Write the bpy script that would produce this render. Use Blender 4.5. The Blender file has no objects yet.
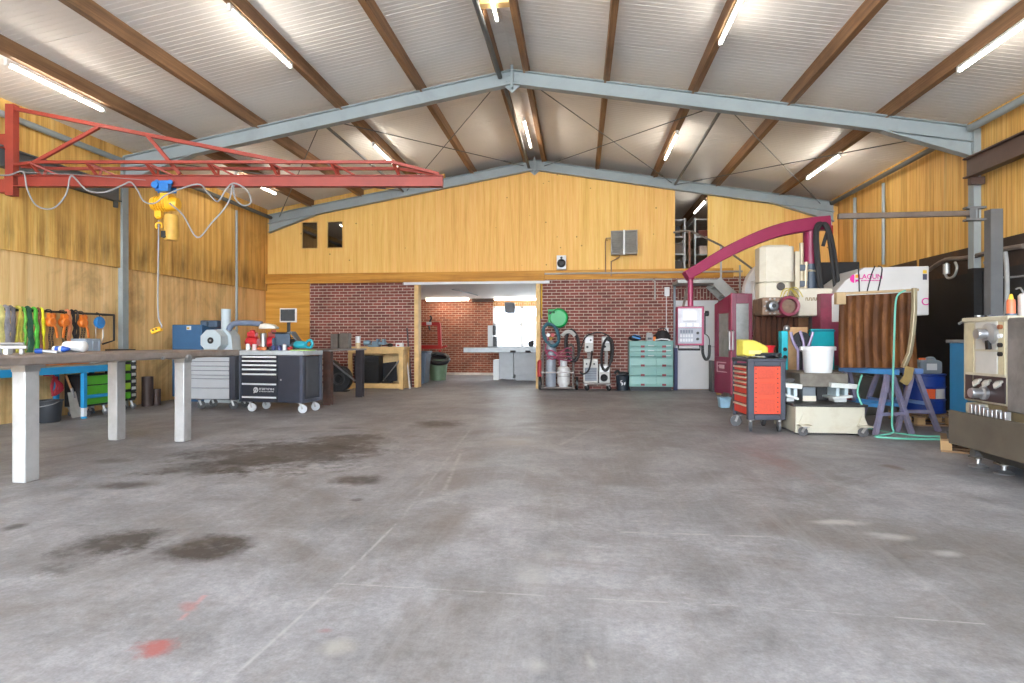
import bpy, bmesh, math, random
from mathutils import Vector, Matrix
random.seed(7)
SC = bpy.context.scene
COL = SC.collection
PI = math.pi
# ------------------------------------------------------------------ camera model (1024x683)
FPX, YAW, CAMH, HOR = 600.0, math.radians(6.37), 1.2, 340.5
CA, SA = math.cos(YAW), math.sin(YAW)
def ray(px, py):
    r = (px-512)/FPX; u = (HOR-py)/FPX
    return Vector((r*CA-SA, r*SA+CA, u))
def wY(px, py, y):
    d = ray(px, py); t = y/d.y; return Vector((d.x*t, y, CAMH+d.z*t))
def wX(px, py, x):
    d = ray(px, py); t = x/d.x; return Vector((x, d.y*t, CAMH+d.z*t))
def wZ(px, py, z=0.0):
    d = ray(px, py); t = (z-CAMH)/d.z; return Vector((d.x*t, d.y*t, z))
def lin(c):
    return tuple(((v/255)/12.92 if v/255 <= .04045 else ((v/255+.055)/1.055)**2.4) for v in c[:3]) + (1,)

# ------------------------------------------------------------------ materials
class NT:
    def __init__(s, name):
        s.m = bpy.data.materials.new(name); s.m.use_nodes = True
        s.t = s.m.node_tree; s.b = s.t.nodes['Principled BSDF']; s.out = s.t.nodes['Material Output']
    def n(s, typ, **kw):
        o = s.t.nodes.new(typ)
        for k, v in kw.items():
            if k.startswith('i_'): o.inputs[k[2:].replace('_', ' ')].default_value = v
            else: setattr(o, k, v)
        return o
    def l(s, a, b): s.t.links.new(a, b)
    def coord(s, scale=(1, 1, 1), kind='Object'):
        tc = s.n('ShaderNodeTexCoord'); mp = s.n('ShaderNodeMapping'); mp.inputs['Scale'].default_value = scale
        s.l(tc.outputs[kind], mp.inputs['Vector']); return mp.outputs['Vector']
    def world(s, scale=(1, 1, 1)):
        g = s.n('ShaderNodeNewGeometry'); mp = s.n('ShaderNodeMapping'); mp.inputs['Scale'].default_value = scale
        s.l(g.outputs['Position'], mp.inputs['Vector']); return mp.outputs['Vector']
    def noise(s, vec, scale, detail=4, rough=.55, dist=0):
        o = s.n('ShaderNodeTexNoise'); o.inputs['Scale'].default_value = scale; o.inputs['Detail'].default_value = detail
        o.inputs['Roughness'].default_value = rough; o.inputs['Distortion'].default_value = dist
        s.l(vec, o.inputs['Vector']); return o.outputs['Fac']
    def ramp(s, fac, stops):
        o = s.n('ShaderNodeValToRGB'); e = o.color_ramp.elements
        e[0].position, e[0].color = stops[0][0], stops[0][1]
        e[1].position, e[1].color = stops[-1][0], stops[-1][1]
        for p, c in stops[1:-1]:
            q = e.new(p); q.color = c
        s.l(fac, o.inputs['Fac']); return o.outputs['Color']
    def math(s, op, a, b=None, c=None, clamp=False):
        o = s.n('ShaderNodeMath', operation=op); o.use_clamp = clamp
        for i, v in enumerate((a, b, c)):
            if v is None: continue
            if isinstance(v, (int, float)): o.inputs[i].default_value = v
            else: s.l(v, o.inputs[i])
        return o.outputs[0]
    def mix(s, fac, a, b, mode='MIX'):
        o = s.n('ShaderNodeMix', data_type='RGBA', blend_type=mode)
        for i, v in ((0, fac), (6, a), (7, b)):
            if isinstance(v, (int, float, tuple)): o.inputs[i].default_value = v
            else: s.l(v, o.inputs[i])
        return o.outputs[2]
    def base(s, c): s.l(c, s.b.inputs['Base Color'])
    def bump(s, h, strength=.3, dist=.01):
        o = s.n('ShaderNodeBump'); o.inputs['Strength'].default_value = strength; o.inputs['Distance'].default_value = dist
        s.l(h, o.inputs['Height']); s.l(o.outputs['Normal'], s.b.inputs['Normal'])
BW = lambda v: (v, v, v, 1)
_MC = {}
def mat(name, c, rough=.5, metal=0, var=.16, scale=6, bump=0, dirt=None, damt=.5, spec=.5):
    if name in _MC: return _MC[name]
    k = NT(name); v = k.coord(); f = k.noise(v, scale, 5)
    c = lin(c); lo = tuple(x*(1-var) for x in c[:3])+(1,); hi = tuple(min(1, x*(1+var)) for x in c[:3])+(1,)
    col = k.ramp(f, [(.3, lo), (.7, hi)])
    if dirt:
        d = k.noise(v, scale*.6, 8, .7, .6); d = k.ramp(d, [(.62-.25*damt, BW(0)), (.78, BW(damt))])
        col = k.mix(d, col, lin(dirt))
    k.base(col); k.b.inputs['Roughness'].default_value = rough; k.b.inputs['Metallic'].default_value = metal
    k.b.inputs['Specular IOR Level'].default_value = spec
    if bump: k.bump(k.noise(v, scale*6, 4), bump, .004)
    _MC[name] = k.m; return k.m
def emit(name, c, s):
    if name in _MC: return _MC[name]
    k = NT(name); k.b.inputs['Base Color'].default_value = lin(c); k.b.inputs['Emission Color'].default_value = lin(c)
    k.b.inputs['Emission Strength'].default_value = s; _MC[name] = k.m; return k.m
def brick_mat(name, a, b, mort, rows=.075, width=.225, vertical=False, axis='X'):
    k = NT(name); g = k.n('ShaderNodeNewGeometry'); sp = k.n('ShaderNodeSeparateXYZ'); k.l(g.outputs['Position'], sp.inputs[0])
    cb = k.n('ShaderNodeCombineXYZ')
    u = sp.outputs[axis]
    if vertical: k.l(sp.outputs['Z'], cb.inputs['X']); k.l(u, cb.inputs['Y'])
    else: k.l(u, cb.inputs['X']); k.l(sp.outputs['Z'], cb.inputs['Y'])
    t = k.n('ShaderNodeTexBrick'); k.l(cb.outputs[0], t.inputs['Vector'])
    t.inputs['Color1'].default_value = lin(a); t.inputs['Color2'].default_value = lin(b); t.inputs['Mortar'].default_value = lin(mort)
    t.inputs['Scale'].default_value = 1; t.inputs['Brick Width'].default_value = width; t.inputs['Row Height'].default_value = rows
    t.inputs['Mortar Size'].default_value = .008; t.inputs['Mortar Smooth'].default_value = .15; t.inputs['Bias'].default_value = 0
    n = k.noise(g.outputs['Position'], 2.2, 5); n2 = k.noise(g.outputs['Position'], 30, 3)
    c = k.mix(.35, t.outputs['Color'], k.ramp(n, [(.3, BW(.25)), (.7, BW(.8))]), 'OVERLAY')
    c = k.mix(.25, c, k.ramp(n2, [(.3, BW(.2)), (.7, BW(.8))]), 'OVERLAY')
    k.base(c); k.b.inputs['Roughness'].default_value = .8
    k.bump(k.math('SUBTRACT', 1, t.outputs['Fac']), .5, .006); return k.m
def wood_mat(name, base, dark, light, along='Z', streak=.4, panel=1.22, paxis='X', knots=0, stain=0, stainz=None, rough=.6, scale=1., lines=0.):
    """boards / plywood in world space, the grain along one axis"""
    k = NT(name); g = k.n('ShaderNodeNewGeometry'); pos = g.outputs['Position']
    def mp(sc):
        m = k.n('ShaderNodeMapping'); m.inputs['Scale'].default_value = sc; k.l(pos, m.inputs['Vector']); return m.outputs[0]
    st = {'X': (.35, 9, 9), 'Y': (9, .35, 9), 'Z': (9, 9, .35)}[along]
    gr = k.noise(mp(tuple(v*scale for v in st)), 1.0, 8, .65, .4)
    fine = k.noise(mp(tuple(v*scale*5 for v in st)), 1.0, 4, .6)
    c = k.ramp(gr, [(.25, lin(dark)), (.5, lin(base)), (.75, lin(light))])
    c = k.mix(.25, c, k.ramp(fine, [(.3, BW(.2)), (.7, BW(.8))]), 'OVERLAY')
    sp = k.n('ShaderNodeSeparateXYZ'); k.l(pos, sp.inputs[0])
    if panel:
        fl = k.math('FLOOR', k.math('DIVIDE', sp.outputs[paxis], panel))
        wn = k.n('ShaderNodeTexWhiteNoise', noise_dimensions='1D'); k.l(fl, wn.inputs['W'])
        c = k.mix(.38, c, k.ramp(wn.outputs['Value'], [(0, BW(.36)), (1, BW(.62))]), 'OVERLAY')
        fr = k.math('FRACT', k.math('DIVIDE', sp.outputs[paxis], panel))
        seam = k.math('LESS_THAN', fr, .006/panel*1.0)
        c = k.mix(k.math('MULTIPLY', seam, .6), c, lin(dark))
    if lines:
        fr = k.math('FRACT', k.math('DIVIDE', sp.outputs[paxis], lines))
        seam = k.math('LESS_THAN', fr, .09)
        c = k.mix(k.math('MULTIPLY', seam, .28), c, lin((90, 62, 28)))
    if streak:
        s1 = k.noise(mp(tuple((v*.45 if v > 1 else v*.6) for v in st)), 1.0, 5, .6)
        c = k.mix(k.math('MULTIPLY', k.ramp(s1, [(.56, BW(0)), (.74, BW(1))]), streak), c, lin((72, 45, 20)))
    if stain:
        s2 = k.noise(mp((1.2, 1.2, .8)), 1.0, 6, .65, .5)
        f = k.ramp(s2, [(.5, BW(0)), (.72, BW(1))])
        if stainz is not None:
            dz = k.math('ABSOLUTE', k.math('SUBTRACT', sp.outputs['Z'], stainz))
            f2 = k.math('SUBTRACT', 1, k.math('DIVIDE', dz, .45), clamp=True)
            s3 = k.noise(mp((5, 5, .6)), 1.0, 6, .65)
            f = k.math('ADD', k.math('MULTIPLY', f, .45), k.math('MULTIPLY', f2, k.ramp(s3, [(.4, BW(0)), (.62, BW(1))])), clamp=True)
        c = k.mix(k.math('MULTIPLY', f, stain), c, lin((62, 42, 24)))
    if knots:
        vo = k.n('ShaderNodeTexVoronoi'); vo.inputs['Scale'].default_value = knots; k.l(pos, vo.inputs['Vector'])
        c = k.mix(k.ramp(vo.outputs['Distance'], [(.035, BW(.75)), (.075, BW(0))]), c, lin((95, 55, 18)))
    k.base(c); k.b.inputs['Roughness'].default_value = rough; k.b.inputs['Specular IOR Level'].default_value = .3
    k.bump(fine, .15, .003); return k.m
def floor_mat():
    k = NT('worn_concrete'); g = k.n('ShaderNodeNewGeometry'); pos = g.outputs['Position']
    n1 = k.noise(pos, .45, 6, .6, .3); n2 = k.noise(pos, 2.4, 8, .7, .4); n3 = k.noise(pos, 26, 6, .65); n4 = k.noise(pos, 90, 2)
    c = k.ramp(n1, [(.25, lin((118, 117, 119))), (.5, lin((140, 140, 144))), (.75, lin((162, 162, 166)))])
    c = k.mix(.6, c, k.ramp(n2, [(.3, BW(.2)), (.7, BW(.8))]), 'OVERLAY')
    c = k.mix(.22, c, k.ramp(n3, [(.3, BW(.1)), (.7, BW(.9))]), 'OVERLAY')
    c = k.mix(.12, c, k.ramp(n4, [(.3, BW(.1)), (.7, BW(.9))]), 'OVERLAY')
    br = k.noise(pos, .8, 7, .7, 1.0)
    c = k.mix(k.ramp(br, [(.46, BW(0)), (.66, BW(.5))]), c, lin((98, 88, 79)))
    # directional wear
    m = k.n('ShaderNodeMapping'); m.inputs['Rotation'].default_value = (0, 0, .5); m.inputs['Scale'].default_value = (7, .6, 1); k.l(pos, m.inputs['Vector'])
    c = k.mix(k.ramp(k.noise(m.outputs[0], 1, 7, .75, .5), [(.52, BW(0)), (.68, BW(.24))]), c, lin((168, 168, 172)))
    m = k.n('ShaderNodeMapping'); m.inputs['Rotation'].default_value = (0, 0, -.9); m.inputs['Scale'].default_value = (8, .5, 1); k.l(pos, m.inputs['Vector'])
    c = k.mix(k.ramp(k.noise(m.outputs[0], 1, 7, .75, .5), [(.54, BW(0)), (.7, BW(.2))]), c, lin((162, 162, 166)))
    warp = k.n('ShaderNodeTexNoise'); warp.inputs['Scale'].default_value = 2.6; warp.inputs['Detail'].default_value = 9; warp.inputs['Roughness'].default_value = .78; k.l(pos, warp.inputs['Vector'])
    def patch(px, py, hw, hh, colour, amt, soft=.5, rot=0., wob=.6):
        nonlocal c
        p = wZ(px, py); a = wZ(px-hw, py); b = wZ(px+hw, py); f = wZ(px, py-hh); q = wZ(px, py+hh)
        L = (b-a).length/2; W = (f-q).length/2
        o = k.n('ShaderNodeVectorMath', operation='SUBTRACT'); k.l(pos, o.inputs[0]); o.inputs[1].default_value = p
        wv = k.n('ShaderNodeVectorMath', operation='MULTIPLY_ADD'); k.l(warp.outputs['Color'], wv.inputs[0])
        s = math.sqrt(L*W)*2.9*max(wob, .5); wv.inputs[1].default_value = (s, s, 0); k.l(o.outputs[0], wv.inputs[2])
        w2 = k.n('ShaderNodeVectorMath', operation='SUBTRACT'); k.l(wv.outputs[0], w2.inputs[0]); w2.inputs[1].default_value = (s/2, s/2, 0)
        mm = k.n('ShaderNodeMapping'); mm.vector_type = 'TEXTURE'; mm.inputs['Rotation'].default_value = (0, 0, YAW+rot); mm.inputs['Scale'].default_value = (L, W, 1)
        k.l(w2.outputs[0], mm.inputs['Vector'])
        ln = k.n('ShaderNodeVectorMath', operation='LENGTH'); k.l(mm.outputs[0], ln.inputs[0])
        fac = k.ramp(ln.outputs['Value'], [(max(0, .8-soft), BW(1)), (1.0, BW(0))])
        tex = k.ramp(k.noise(pos, 9, 6, .7), [(.3, BW(.6)), (.5, BW(1))])
        c = k.mix(k.math('MULTIPLY', k.math('MULTIPLY', fac, tex), amt), c, lin(colour))
    oil = (62, 55, 50)
    patch(280, 454, 112, 17, oil, .85, .3, .10, 1.1); patch(345, 442, 46, 10, oil, .8, .25, 0, .9); patch(200, 470, 50, 6, oil, .6, .4, .1, 1.2)
    patch(248, 462, 50, 8, oil, .8, .3, 0, 1.2)
    patch(358, 480, 29, 7, oil, .85, .3); patch(207, 548, 49, 14, (66, 60, 57), .98, .18, .12, .35)
    patch(110, 545, 64, 15, (64, 60, 58), .95, .35, .25, 1.0); patch(60, 570, 40, 8, (72, 68, 66), .7, .6, .1, 1.6)
    patch(440, 424, 32, 5, (68, 62, 56), .9, .4); patch(125, 485, 34, 4, oil, .7, .4); patch(14, 527, 12, 4, (70, 68, 68), .85, .4)
    patch(110, 461, 22, 3, oil, .5, .5); patch(345, 428, 20, 2, oil, .5, .5); patch(357, 500, 8, 2, oil, .6, .3)
    patch(152, 648, 24, 9, (158, 82, 78), .8, .4, 0, 1.2); patch(190, 606, 10, 7, (160, 98, 94), .5, .4, .8); patch(325, 631, 9, 3, (150, 92, 90), .5, .5)
    patch(338, 648, 24, 10, (172, 168, 160), .6, .6); patch(195, 430, 24, 8, (154, 160, 166), .6, .7)
    patch(840, 522, 36, 3.5, (172, 170, 169), .8, .5); patch(892, 537, 26, 4, (170, 168, 168), .8, .5, -.35); patch(948, 554, 18, 4, (172, 170, 170), .75, .5)
    patch(530, 575, 22, 22, (158, 157, 155), .6, .8); patch(535, 665, 14, 12, (168, 166, 164), .55, .7); patch(590, 662, 6, 12, (172, 170, 168), .55, .7)
    patch(515, 442, 45, 8, (152, 138, 124), .55, .8); patch(775, 462, 18, 24, (140, 100, 96), .4, .8); patch(893, 467, 10, 3, (100, 84, 72), .8, .4)
    patch(550, 555, 20, 6, (158, 156, 155), .5, .8)
    def scratch(pts, w, amt, colour=(176, 175, 176)):
        nonlocal c
        for (a, b) in zip(pts, pts[1:]):
            A = wZ(*a); B = wZ(*b); mid = (A+B)/2; L = (B-A).length/2; ang = math.atan2((B-A).y, (B-A).x)
            o = k.n('ShaderNodeVectorMath', operation='SUBTRACT'); k.l(pos, o.inputs[0]); o.inputs[1].default_value = mid
            mm = k.n('ShaderNodeMapping'); mm.vector_type = 'TEXTURE'; mm.inputs['Rotation'].default_value = (0, 0, ang); mm.inputs['Scale'].default_value = (L, w, 1)
            k.l(o.outputs[0], mm.inputs['Vector'])
            sx = k.n('ShaderNodeSeparateXYZ'); k.l(mm.outputs[0], sx.inputs[0])
            fx = k.math('LESS_THAN', k.math('ABSOLUTE', sx.outputs['X']), 1); fy = k.math('SUBTRACT', 1, k.math('ABSOLUTE', sx.outputs['Y']), clamp=True)
            f = k.math('MULTIPLY', fx, fy)
            br = k.ramp(k.noise(pos, 7, 5, .7), [(.42, BW(0)), (.55, BW(1))])
            c = k.mix(k.math('MULTIPLY', k.math('MULTIPLY', f, br), amt), c, lin(colour))
    scratch([(226, 683), (330, 590), (400, 520)], .014, .6); scratch([(400, 520), (470, 430)], .02, .4)
    scratch([(330, 583), (620, 600), (760, 607), (985, 624)], .009, .75); scratch([(620, 532), (780, 537)], .02, .6)
    scratch([(180, 620), (205, 595)], .02, .5, (205, 130, 128)); scratch([(560, 445), (592, 428)], .04, .6); scratch([(440, 500), (462, 450)], .03, .5)
    k.base(c); k.l(k.ramp(n2, [(.3, BW(.42)), (.7, BW(.62))]), k.b.inputs['Roughness']); k.b.inputs['Specular IOR Level'].default_value = .4
    k.bump(k.math('ADD', n3, k.math('MULTIPLY', n2, .7)), .12, .006); return k.m

# ------------------------------------------------------------------ mesh builder
class MB:
    def __init__(s): s.bm = bmesh.new(); s.M = Matrix.Identity(4)
    def add(s, vs, fs):
        v = [s.bm.verts.new(s.M @ Vector(p)) for p in vs]
        for f in fs:
            try: s.bm.faces.new([v[i] for i in f])
            except ValueError: pass
        return s
    def box(s, x0, x1, y0, y1, z0, z1):
        vs = [(x, y, z) for z in (z0, z1) for y in (y0, y1) for x in (x0, x1)]
        return s.add(vs, [(0, 2, 3, 1), (4, 5, 7, 6), (0, 1, 5, 4), (2, 6, 7, 3), (0, 4, 6, 2), (1, 3, 7, 5)])
    def cb(s, c, d):
        return s.box(c[0]-d[0]/2, c[0]+d[0]/2, c[1]-d[1]/2, c[1]+d[1]/2, c[2]-d[2]/2, c[2]+d[2]/2)
    def ring(s, c, ax, r, n, ref=None):
        ax = ax.normalized(); ref = ref or (Vector((0, 0, 1)) if abs(ax.z) < .9 else Vector((1, 0, 0)))
        u = ax.cross(ref).normalized(); w = u.cross(ax)
        return [c+u*math.cos(2*PI*i/n)*r+w*math.sin(2*PI*i/n)*r for i in range(n)]
    def skin(s, rings, caps=True, closed=False):
        n = len(rings[0]); vs = [p for r in rings for p in r]; fs = []
        m = len(rings)
        for k in range(m if closed else m-1):
            a, b = k*n, ((k+1) % m)*n
            for i in range(n): fs.append((a+i, a+(i+1) % n, b+(i+1) % n, b+i))
        if caps and not closed: fs.append(tuple(range(n-1, -1, -1))); fs.append(tuple(range((m-1)*n, m*n)))
        return s.add(vs, fs)
    def cyl(s, p, q, r, r2=None, n=16):
        p, q = Vector(p), Vector(q); r2 = r if r2 is None else r2
        return s.skin([s.ring(p, q-p, r, n), s.ring(q, q-p, r2, n)])
    def tube(s, pts, r, n=8, smooth=0, closed=False):
        P = [Vector(p) for p in pts]
        if smooth: P = catmull(P, smooth, closed)
        rings = []; m = len(P); ref = None
        for i, p in enumerate(P):
            a = P[(i-1) % m] if (i > 0 or closed) else p; b = P[(i+1) % m] if (i < m-1 or closed) else p
            t = (b-a)
            if t.length < 1e-7: t = Vector((0, 0, 1))
            t.normalize()
            if ref is None: ref = Vector((0, 0, 1)) if abs(t.z) < .9 else Vector((1, 0, 0))
            u = t.cross(ref)
            if u.length < 1e-4: u = t.orthogonal()
            u.normalize(); w = u.cross(t); ref = w
            rr = r[i] if isinstance(r, (list, tuple)) else r
            rings.append([p+u*math.cos(2*PI*k/n)*rr+w*math.sin(2*PI*k/n)*rr for k in range(n)])
        return s.skin(rings, closed=closed)
    def strip(s, pts, w, h, side=None):
        """rectangular bar swept along pts; w across `side`, h the other way"""
        P = [Vector(p) for p in pts]; rings = []
        for i, p in enumerate(P):
            t = (P[min(i+1, len(P)-1)]-P[max(i-1, 0)]).normalized()
            sd = Vector(side) if side else (t.cross(Vector((0, 0, 1))) if abs(t.z) < .95 else Vector((1, 0, 0)))
            sd = (sd-t*sd.dot(t)).normalized(); up = sd.cross(t)
            rings.append([p-sd*w/2-up*h/2, p+sd*w/2-up*h/2, p+sd*w/2+up*h/2, p-sd*w/2+up*h/2])
        return s.skin(rings)
    def bar(s, p, q, w, h=None, side=None): return s.strip([p, q], w, h or w, side)
    def lathe(s, prof, c=(0, 0, 0), ax='Z', n=20):
        c = Vector(c); rings = []; ringp = prof[0][0] > 1e-3 and prof[-1][0] > 1e-3
        for r, t in prof:
            r = max(r, 1e-4); ring = []
            for i in range(n):
                a = 2*PI*i/n; x, y = math.cos(a)*r, math.sin(a)*r
                ring.append(c+Vector({'Z': (x, y, t), 'Y': (x, t, y), 'X': (t, x, y)}[ax]))
            rings.append(ring)
        return s.skin(rings, closed=ringp)
    def prism(s, poly, a, b, ax='Y'):
        f = {'Y': lambda u, v, d: (u, d, v), 'X': lambda u, v, d: (d, u, v), 'Z': lambda u, v, d: (u, v, d)}[ax]
        n = len(poly); vs = [f(u, v, a) for u, v in poly]+[f(u, v, b) for u, v in poly]
        return s.add(vs, [tuple(range(n)), tuple(range(2*n-1, n-1, -1))]+[(i, (i+1) % n, n+(i+1) % n, n+i) for i in range(n)])
    def ball(s, c, r, sc=(1, 1, 1), n=14):
        c = Vector(c); rings = []
        for j in range(n//2+1):
            a = -PI/2+PI*j/(n//2); rr = max(math.cos(a)*r, 1e-4)
            rings.append([c+Vector((math.cos(2*PI*i/n)*rr*sc[0], math.sin(2*PI*i/n)*rr*sc[1], math.sin(a)*r*sc[2])) for i in range(n)])
        return s.skin(rings)
    def build(s, name, m, parent=None, w=False, bev=0, smooth=35, loc=None):
        bm = s.bm
        if w and parent is not None:
            R = parent
            while R.parent: R = R.parent
            inv = (Matrix.Translation(R.location) @ R.rotation_euler.to_matrix().to_4x4()).inverted()
            bmesh.ops.transform(bm, matrix=inv, verts=bm.verts)
        bmesh.ops.recalc_face_normals(bm, faces=bm.faces)
        org = Vector((0, 0, 0))
        if parent is None:
            if loc is None:
                vs = [v.co for v in bm.verts]
                org = Vector(((min(v.x for v in vs)+max(v.x for v in vs))/2, (min(v.y for v in vs)+max(v.y for v in vs))/2, min(v.z for v in vs)))
                bmesh.ops.translate(bm, vec=-org, verts=bm.verts)
            else: org = Vector(loc)
        me = bpy.data.meshes.new(name); bm.to_mesh(me); bm.free()
        for p in me.polygons: p.use_smooth = True
        me.set_sharp_from_angle(angle=math.radians(smooth))
        me.materials.append(m)
        o = bpy.data.objects.new(name, me); COL.objects.link(o); o.location = org
        if parent is not None: o.parent = parent; o.location = (0, 0, 0)
        if bev:
            b = o.modifiers.new('bevel', 'BEVEL'); b.width = bev; b.segments = 2; b.limit_method = 'ANGLE'; b.angle_limit = math.radians(40)
            b.harden_normals = False
        return o
def catmull(P, k, closed=False):
    out = []; m = len(P)
    for i in range(m if closed else m-1):
        if closed: p0, p1, p2, p3 = (P[(i+j-1) % m] for j in range(4))
        else: p0, p1, p2, p3 = P[max(i-1, 0)], P[i], P[i+1], P[min(i+2, m-1)]
        for j in range(k):
            t = j/k
            out.append(.5*((2*p1)+(p2-p0)*t+(2*p0-5*p1+4*p2-p3)*t*t+(3*p1-p0-3*p2+p3)*t**3))
    if not closed: out.append(P[-1])
    return out
def tag(o, label=None, cat=None, group=None, kind=None):
    for k, v in (('label', label), ('category', cat), ('group', group), ('kind', kind)):
        if v: o[k] = v
    return o
def thing(name, label, cat, loc=(0, 0, 0), rz=0, group=None, kind=None):
    o = bpy.data.objects.new(name, None); COL.objects.link(o); o.empty_display_size = .1
    o.location = loc; o.rotation_euler = (0, 0, rz); return tag(o, label, cat, group, kind)
def dup(r, loc=None, rz=None, label=None, group=None):
    def cp(o, par):
        c = o.copy(); COL.objects.link(c)
        if par: c.parent = par
        for ch in list(o.children): cp(ch, c)
        return c
    c = cp(r, None)
    if loc is not None: c.location = loc
    if rz is not None: c.rotation_euler = (0, 0, rz)
    tag(c, label, None, group); return c
def text(s, size, m, name, parent, loc, rot, w=False, sx=1., bold=0., align='CENTER'):
    cu = bpy.data.curves.new('lettering', 'FONT'); cu.body = s; cu.size = size; cu.extrude = .0015; cu.align_x = align; cu.align_y = 'CENTER'; cu.offset = bold
    o = bpy.data.objects.new('tmp', cu); COL.objects.link(o); bpy.context.view_layer.update()
    me = bpy.data.meshes.new_from_object(o.evaluated_get(bpy.context.evaluated_depsgraph_get()))
    bpy.data.objects.remove(o); me.name = name
    M = Matrix.Translation(loc) @ rot @ Matrix.Diagonal((sx, 1, 1, 1))
    if w:
        R = parent
        while R.parent: R = R.parent
        M = (Matrix.Translation(R.location) @ R.rotation_euler.to_matrix().to_4x4()).inverted() @ M
    me.transform(M); me.materials.clear(); me.materials.append(m)
    q = bpy.data.objects.new(name, me); COL.objects.link(q); q.parent = parent; return q
FRONT = Matrix.Rotation(PI/2, 4, 'X')           # text that faces -Y
# ------------------------------------------------------------------ palette
GREY_STEEL = mat('painted_grey_steel', (150, 160, 163), .45, 0, .06, 3, 0, (105, 108, 106), .35)
DARK_GREY = mat('dark_grey_paint', (88, 92, 94), .5, 0, .1)
RAW = mat('raw_steel', (150, 150, 150), .38, .7, .18, 5, 0, (95, 85, 78), .4)
ALU = mat('brushed_aluminium', (176, 177, 178), .38, .25, .08, 6, 0, (140, 138, 135), .5)
CHROME = mat('chrome', (176, 178, 182), .32, .8, .04)
BLACK = mat('black_plastic', (26, 27, 30), .45, 0, .12)
RUBBER = mat('rubber_hose', (30, 30, 33), .55, 0, .1)
TYRE = mat('grey_tyre', (75, 76, 80), .6)
RED = mat('red_oxide_paint', (148, 57, 44), .5, 0, .14, 4, 0, (120, 45, 38), .5)
MAG = mat('magenta_paint', (142, 36, 76), .38, 0, .1, 3, 0, (110, 34, 58), .4)
CREAM = mat('cream_paint', (206, 199, 182), .42, 0, .05, 4, 0, (170, 152, 120), .45)
WHITE = mat('white_paint', (208, 209, 212), .45, 0, .04, 3)
PWHITE = mat('white_plastic', (214, 216, 218), .4, 0, .02)
BLUE = mat('bench_blue', (30, 140, 195), .45, 0, .08)
NAVY = mat('tool_cabinet_navy', (44, 49, 62), .4, 0, .1)
ORANGE = mat('orange_red_paint', (204, 70, 42), .42, 0, .06)
YEL = mat('hoist_yellow', (240, 178, 36), .42, 0, .1)
IRON = mat('cast_iron', (112, 106, 98), .6, .3, .2, 8, .2, (70, 60, 52), .6)
RUST = mat('dark_rusty_steel', (92, 74, 68), .6, .4, .25, 7, .1, (116, 66, 48), .7)
PINE = mat('pine_timber', (212, 176, 118), .6, 0, .16, 5, .1, (160, 118, 66), .5)
GLASSW = None

# ------------------------------------------------------------------ SETTING
XL, XR, RX, YB, YF = -8.2, 6.1, -1.1, 15.0, -5.4
SL = .172
def ceil_z(x): return 5.86-SL*abs(x-RX)
m = MB(); m.box(-9, 7, YF, 21, -.12, 0)
tag(m.build('floor', floor_mat(), loc=(0, 0, 0)), 'grey concrete workshop floor with dark oil stains and chalk scratches', 'floor', kind='structure')
m = MB(); m.box(-40, 40, -45, YF, -.14, -.02)  # added ground out of view, kept pale to reflect daylight onto the roof panels
tag(m.build('ground', mat('bounce_ground', (206, 204, 200), .8), loc=(0, 0, 0)), 'unseen pale ground added behind the viewer to bounce daylight into the hall', 'ground', kind='structure')
# roof : ribbed white panels, real grooves
CEILM = mat('white_roof_panel', (226, 223, 219), .33, 0, .03, .8, 0, (196, 190, 182), .3)
def roof(xa, xb, name, lab):
    m = MB(); ys = []
    y = YF
    while y < 21:
        joint = (round((y-YF)/.0917) % 12 == 0)
        g = .011 if joint else .004
        ys += [(y, 0), (y+.072, 0), (y+.077, g), (y+.087, g)]
        y += .0917
    ys.append((21, 0))
    xs = [xa, xb]
    lo = [[(x, yy, ceil_z(x)+dz) for yy, dz in ys] for x in xs]
    vs = lo[0]+lo[1]; n = len(ys)
    fs = [(i, i+1, n+i+1, n+i) for i in range(n-1)]
    m.add(vs, fs)
    a, b = xs
    m.add([(x, yy, ceil_z(x)+.1) for x in xs for yy in (YF, 21)], [(0, 1, 3, 2)])
    m.add([(a, YF, ceil_z(a)), (b, YF, ceil_z(b)), (b, YF, ceil_z(b)+.1), (a, YF, ceil_z(a)+.1)], [(0, 1, 2, 3)])
    m.add([(a, 21, ceil_z(a)), (b, 21, ceil_z(b)), (b, 21, ceil_z(b)+.1), (a, 21, ceil_z(a)+.1)], [(0, 1, 2, 3)])
    o = m.build(name, CEILM, loc=(0, 0, 0), smooth=10); return tag(o, lab, 'ceiling', kind='structure')
roof(XL-.3, RX, 'ceiling_left', 'white ribbed roof panels sloping up from the left wall to the ridge')
roof(RX, XR+.3, 'ceiling_right', 'white ribbed roof panels sloping up from the right wall to the ridge')
# side walls
WL_UP = wood_mat('stained_plywood_upper', (222, 176, 98), (170, 120, 58), (240, 204, 134), 'Z', .34, 1.22, 'Y', 0, .62, 2.75)
WL_LO = wood_mat('pale_plywood_lower', (230, 192, 134), (198, 152, 94), (242, 210, 158), 'Z', .2, 1.22, 'Y', 0, .5, None)
WR_UP = wood_mat('honey_board_wall', (222, 174, 96), (170, 118, 54), (238, 200, 130), 'Z', .35, 1.2, 'Y', 0, .0, lines=.105)
TAR = mat('black_tar_board', (27, 26, 27), .55, 0, .35, 1.5, .2, (58, 50, 46), .5)
BURNT = mat('dark_brown_tar_band', (58, 44, 36), .65, 0, .35, 2, .3, (110, 78, 48), .6)
def xwall(x0, x1, ya, yb, z0, z1): return MB().box(x0, x1, ya, yb, z0, z1)
m = xwall(XL-.2, XL, YF, 21, 0, 4.72)
tag(m.build('wall_left', WL_LO, loc=(0, 0, 0)), 'left hall wall of pale plywood sheets', 'wall', kind='structure')
m = MB(); m.box(XL-.02, XL+.045, YF, YB, 2.5, 4.66)
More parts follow.
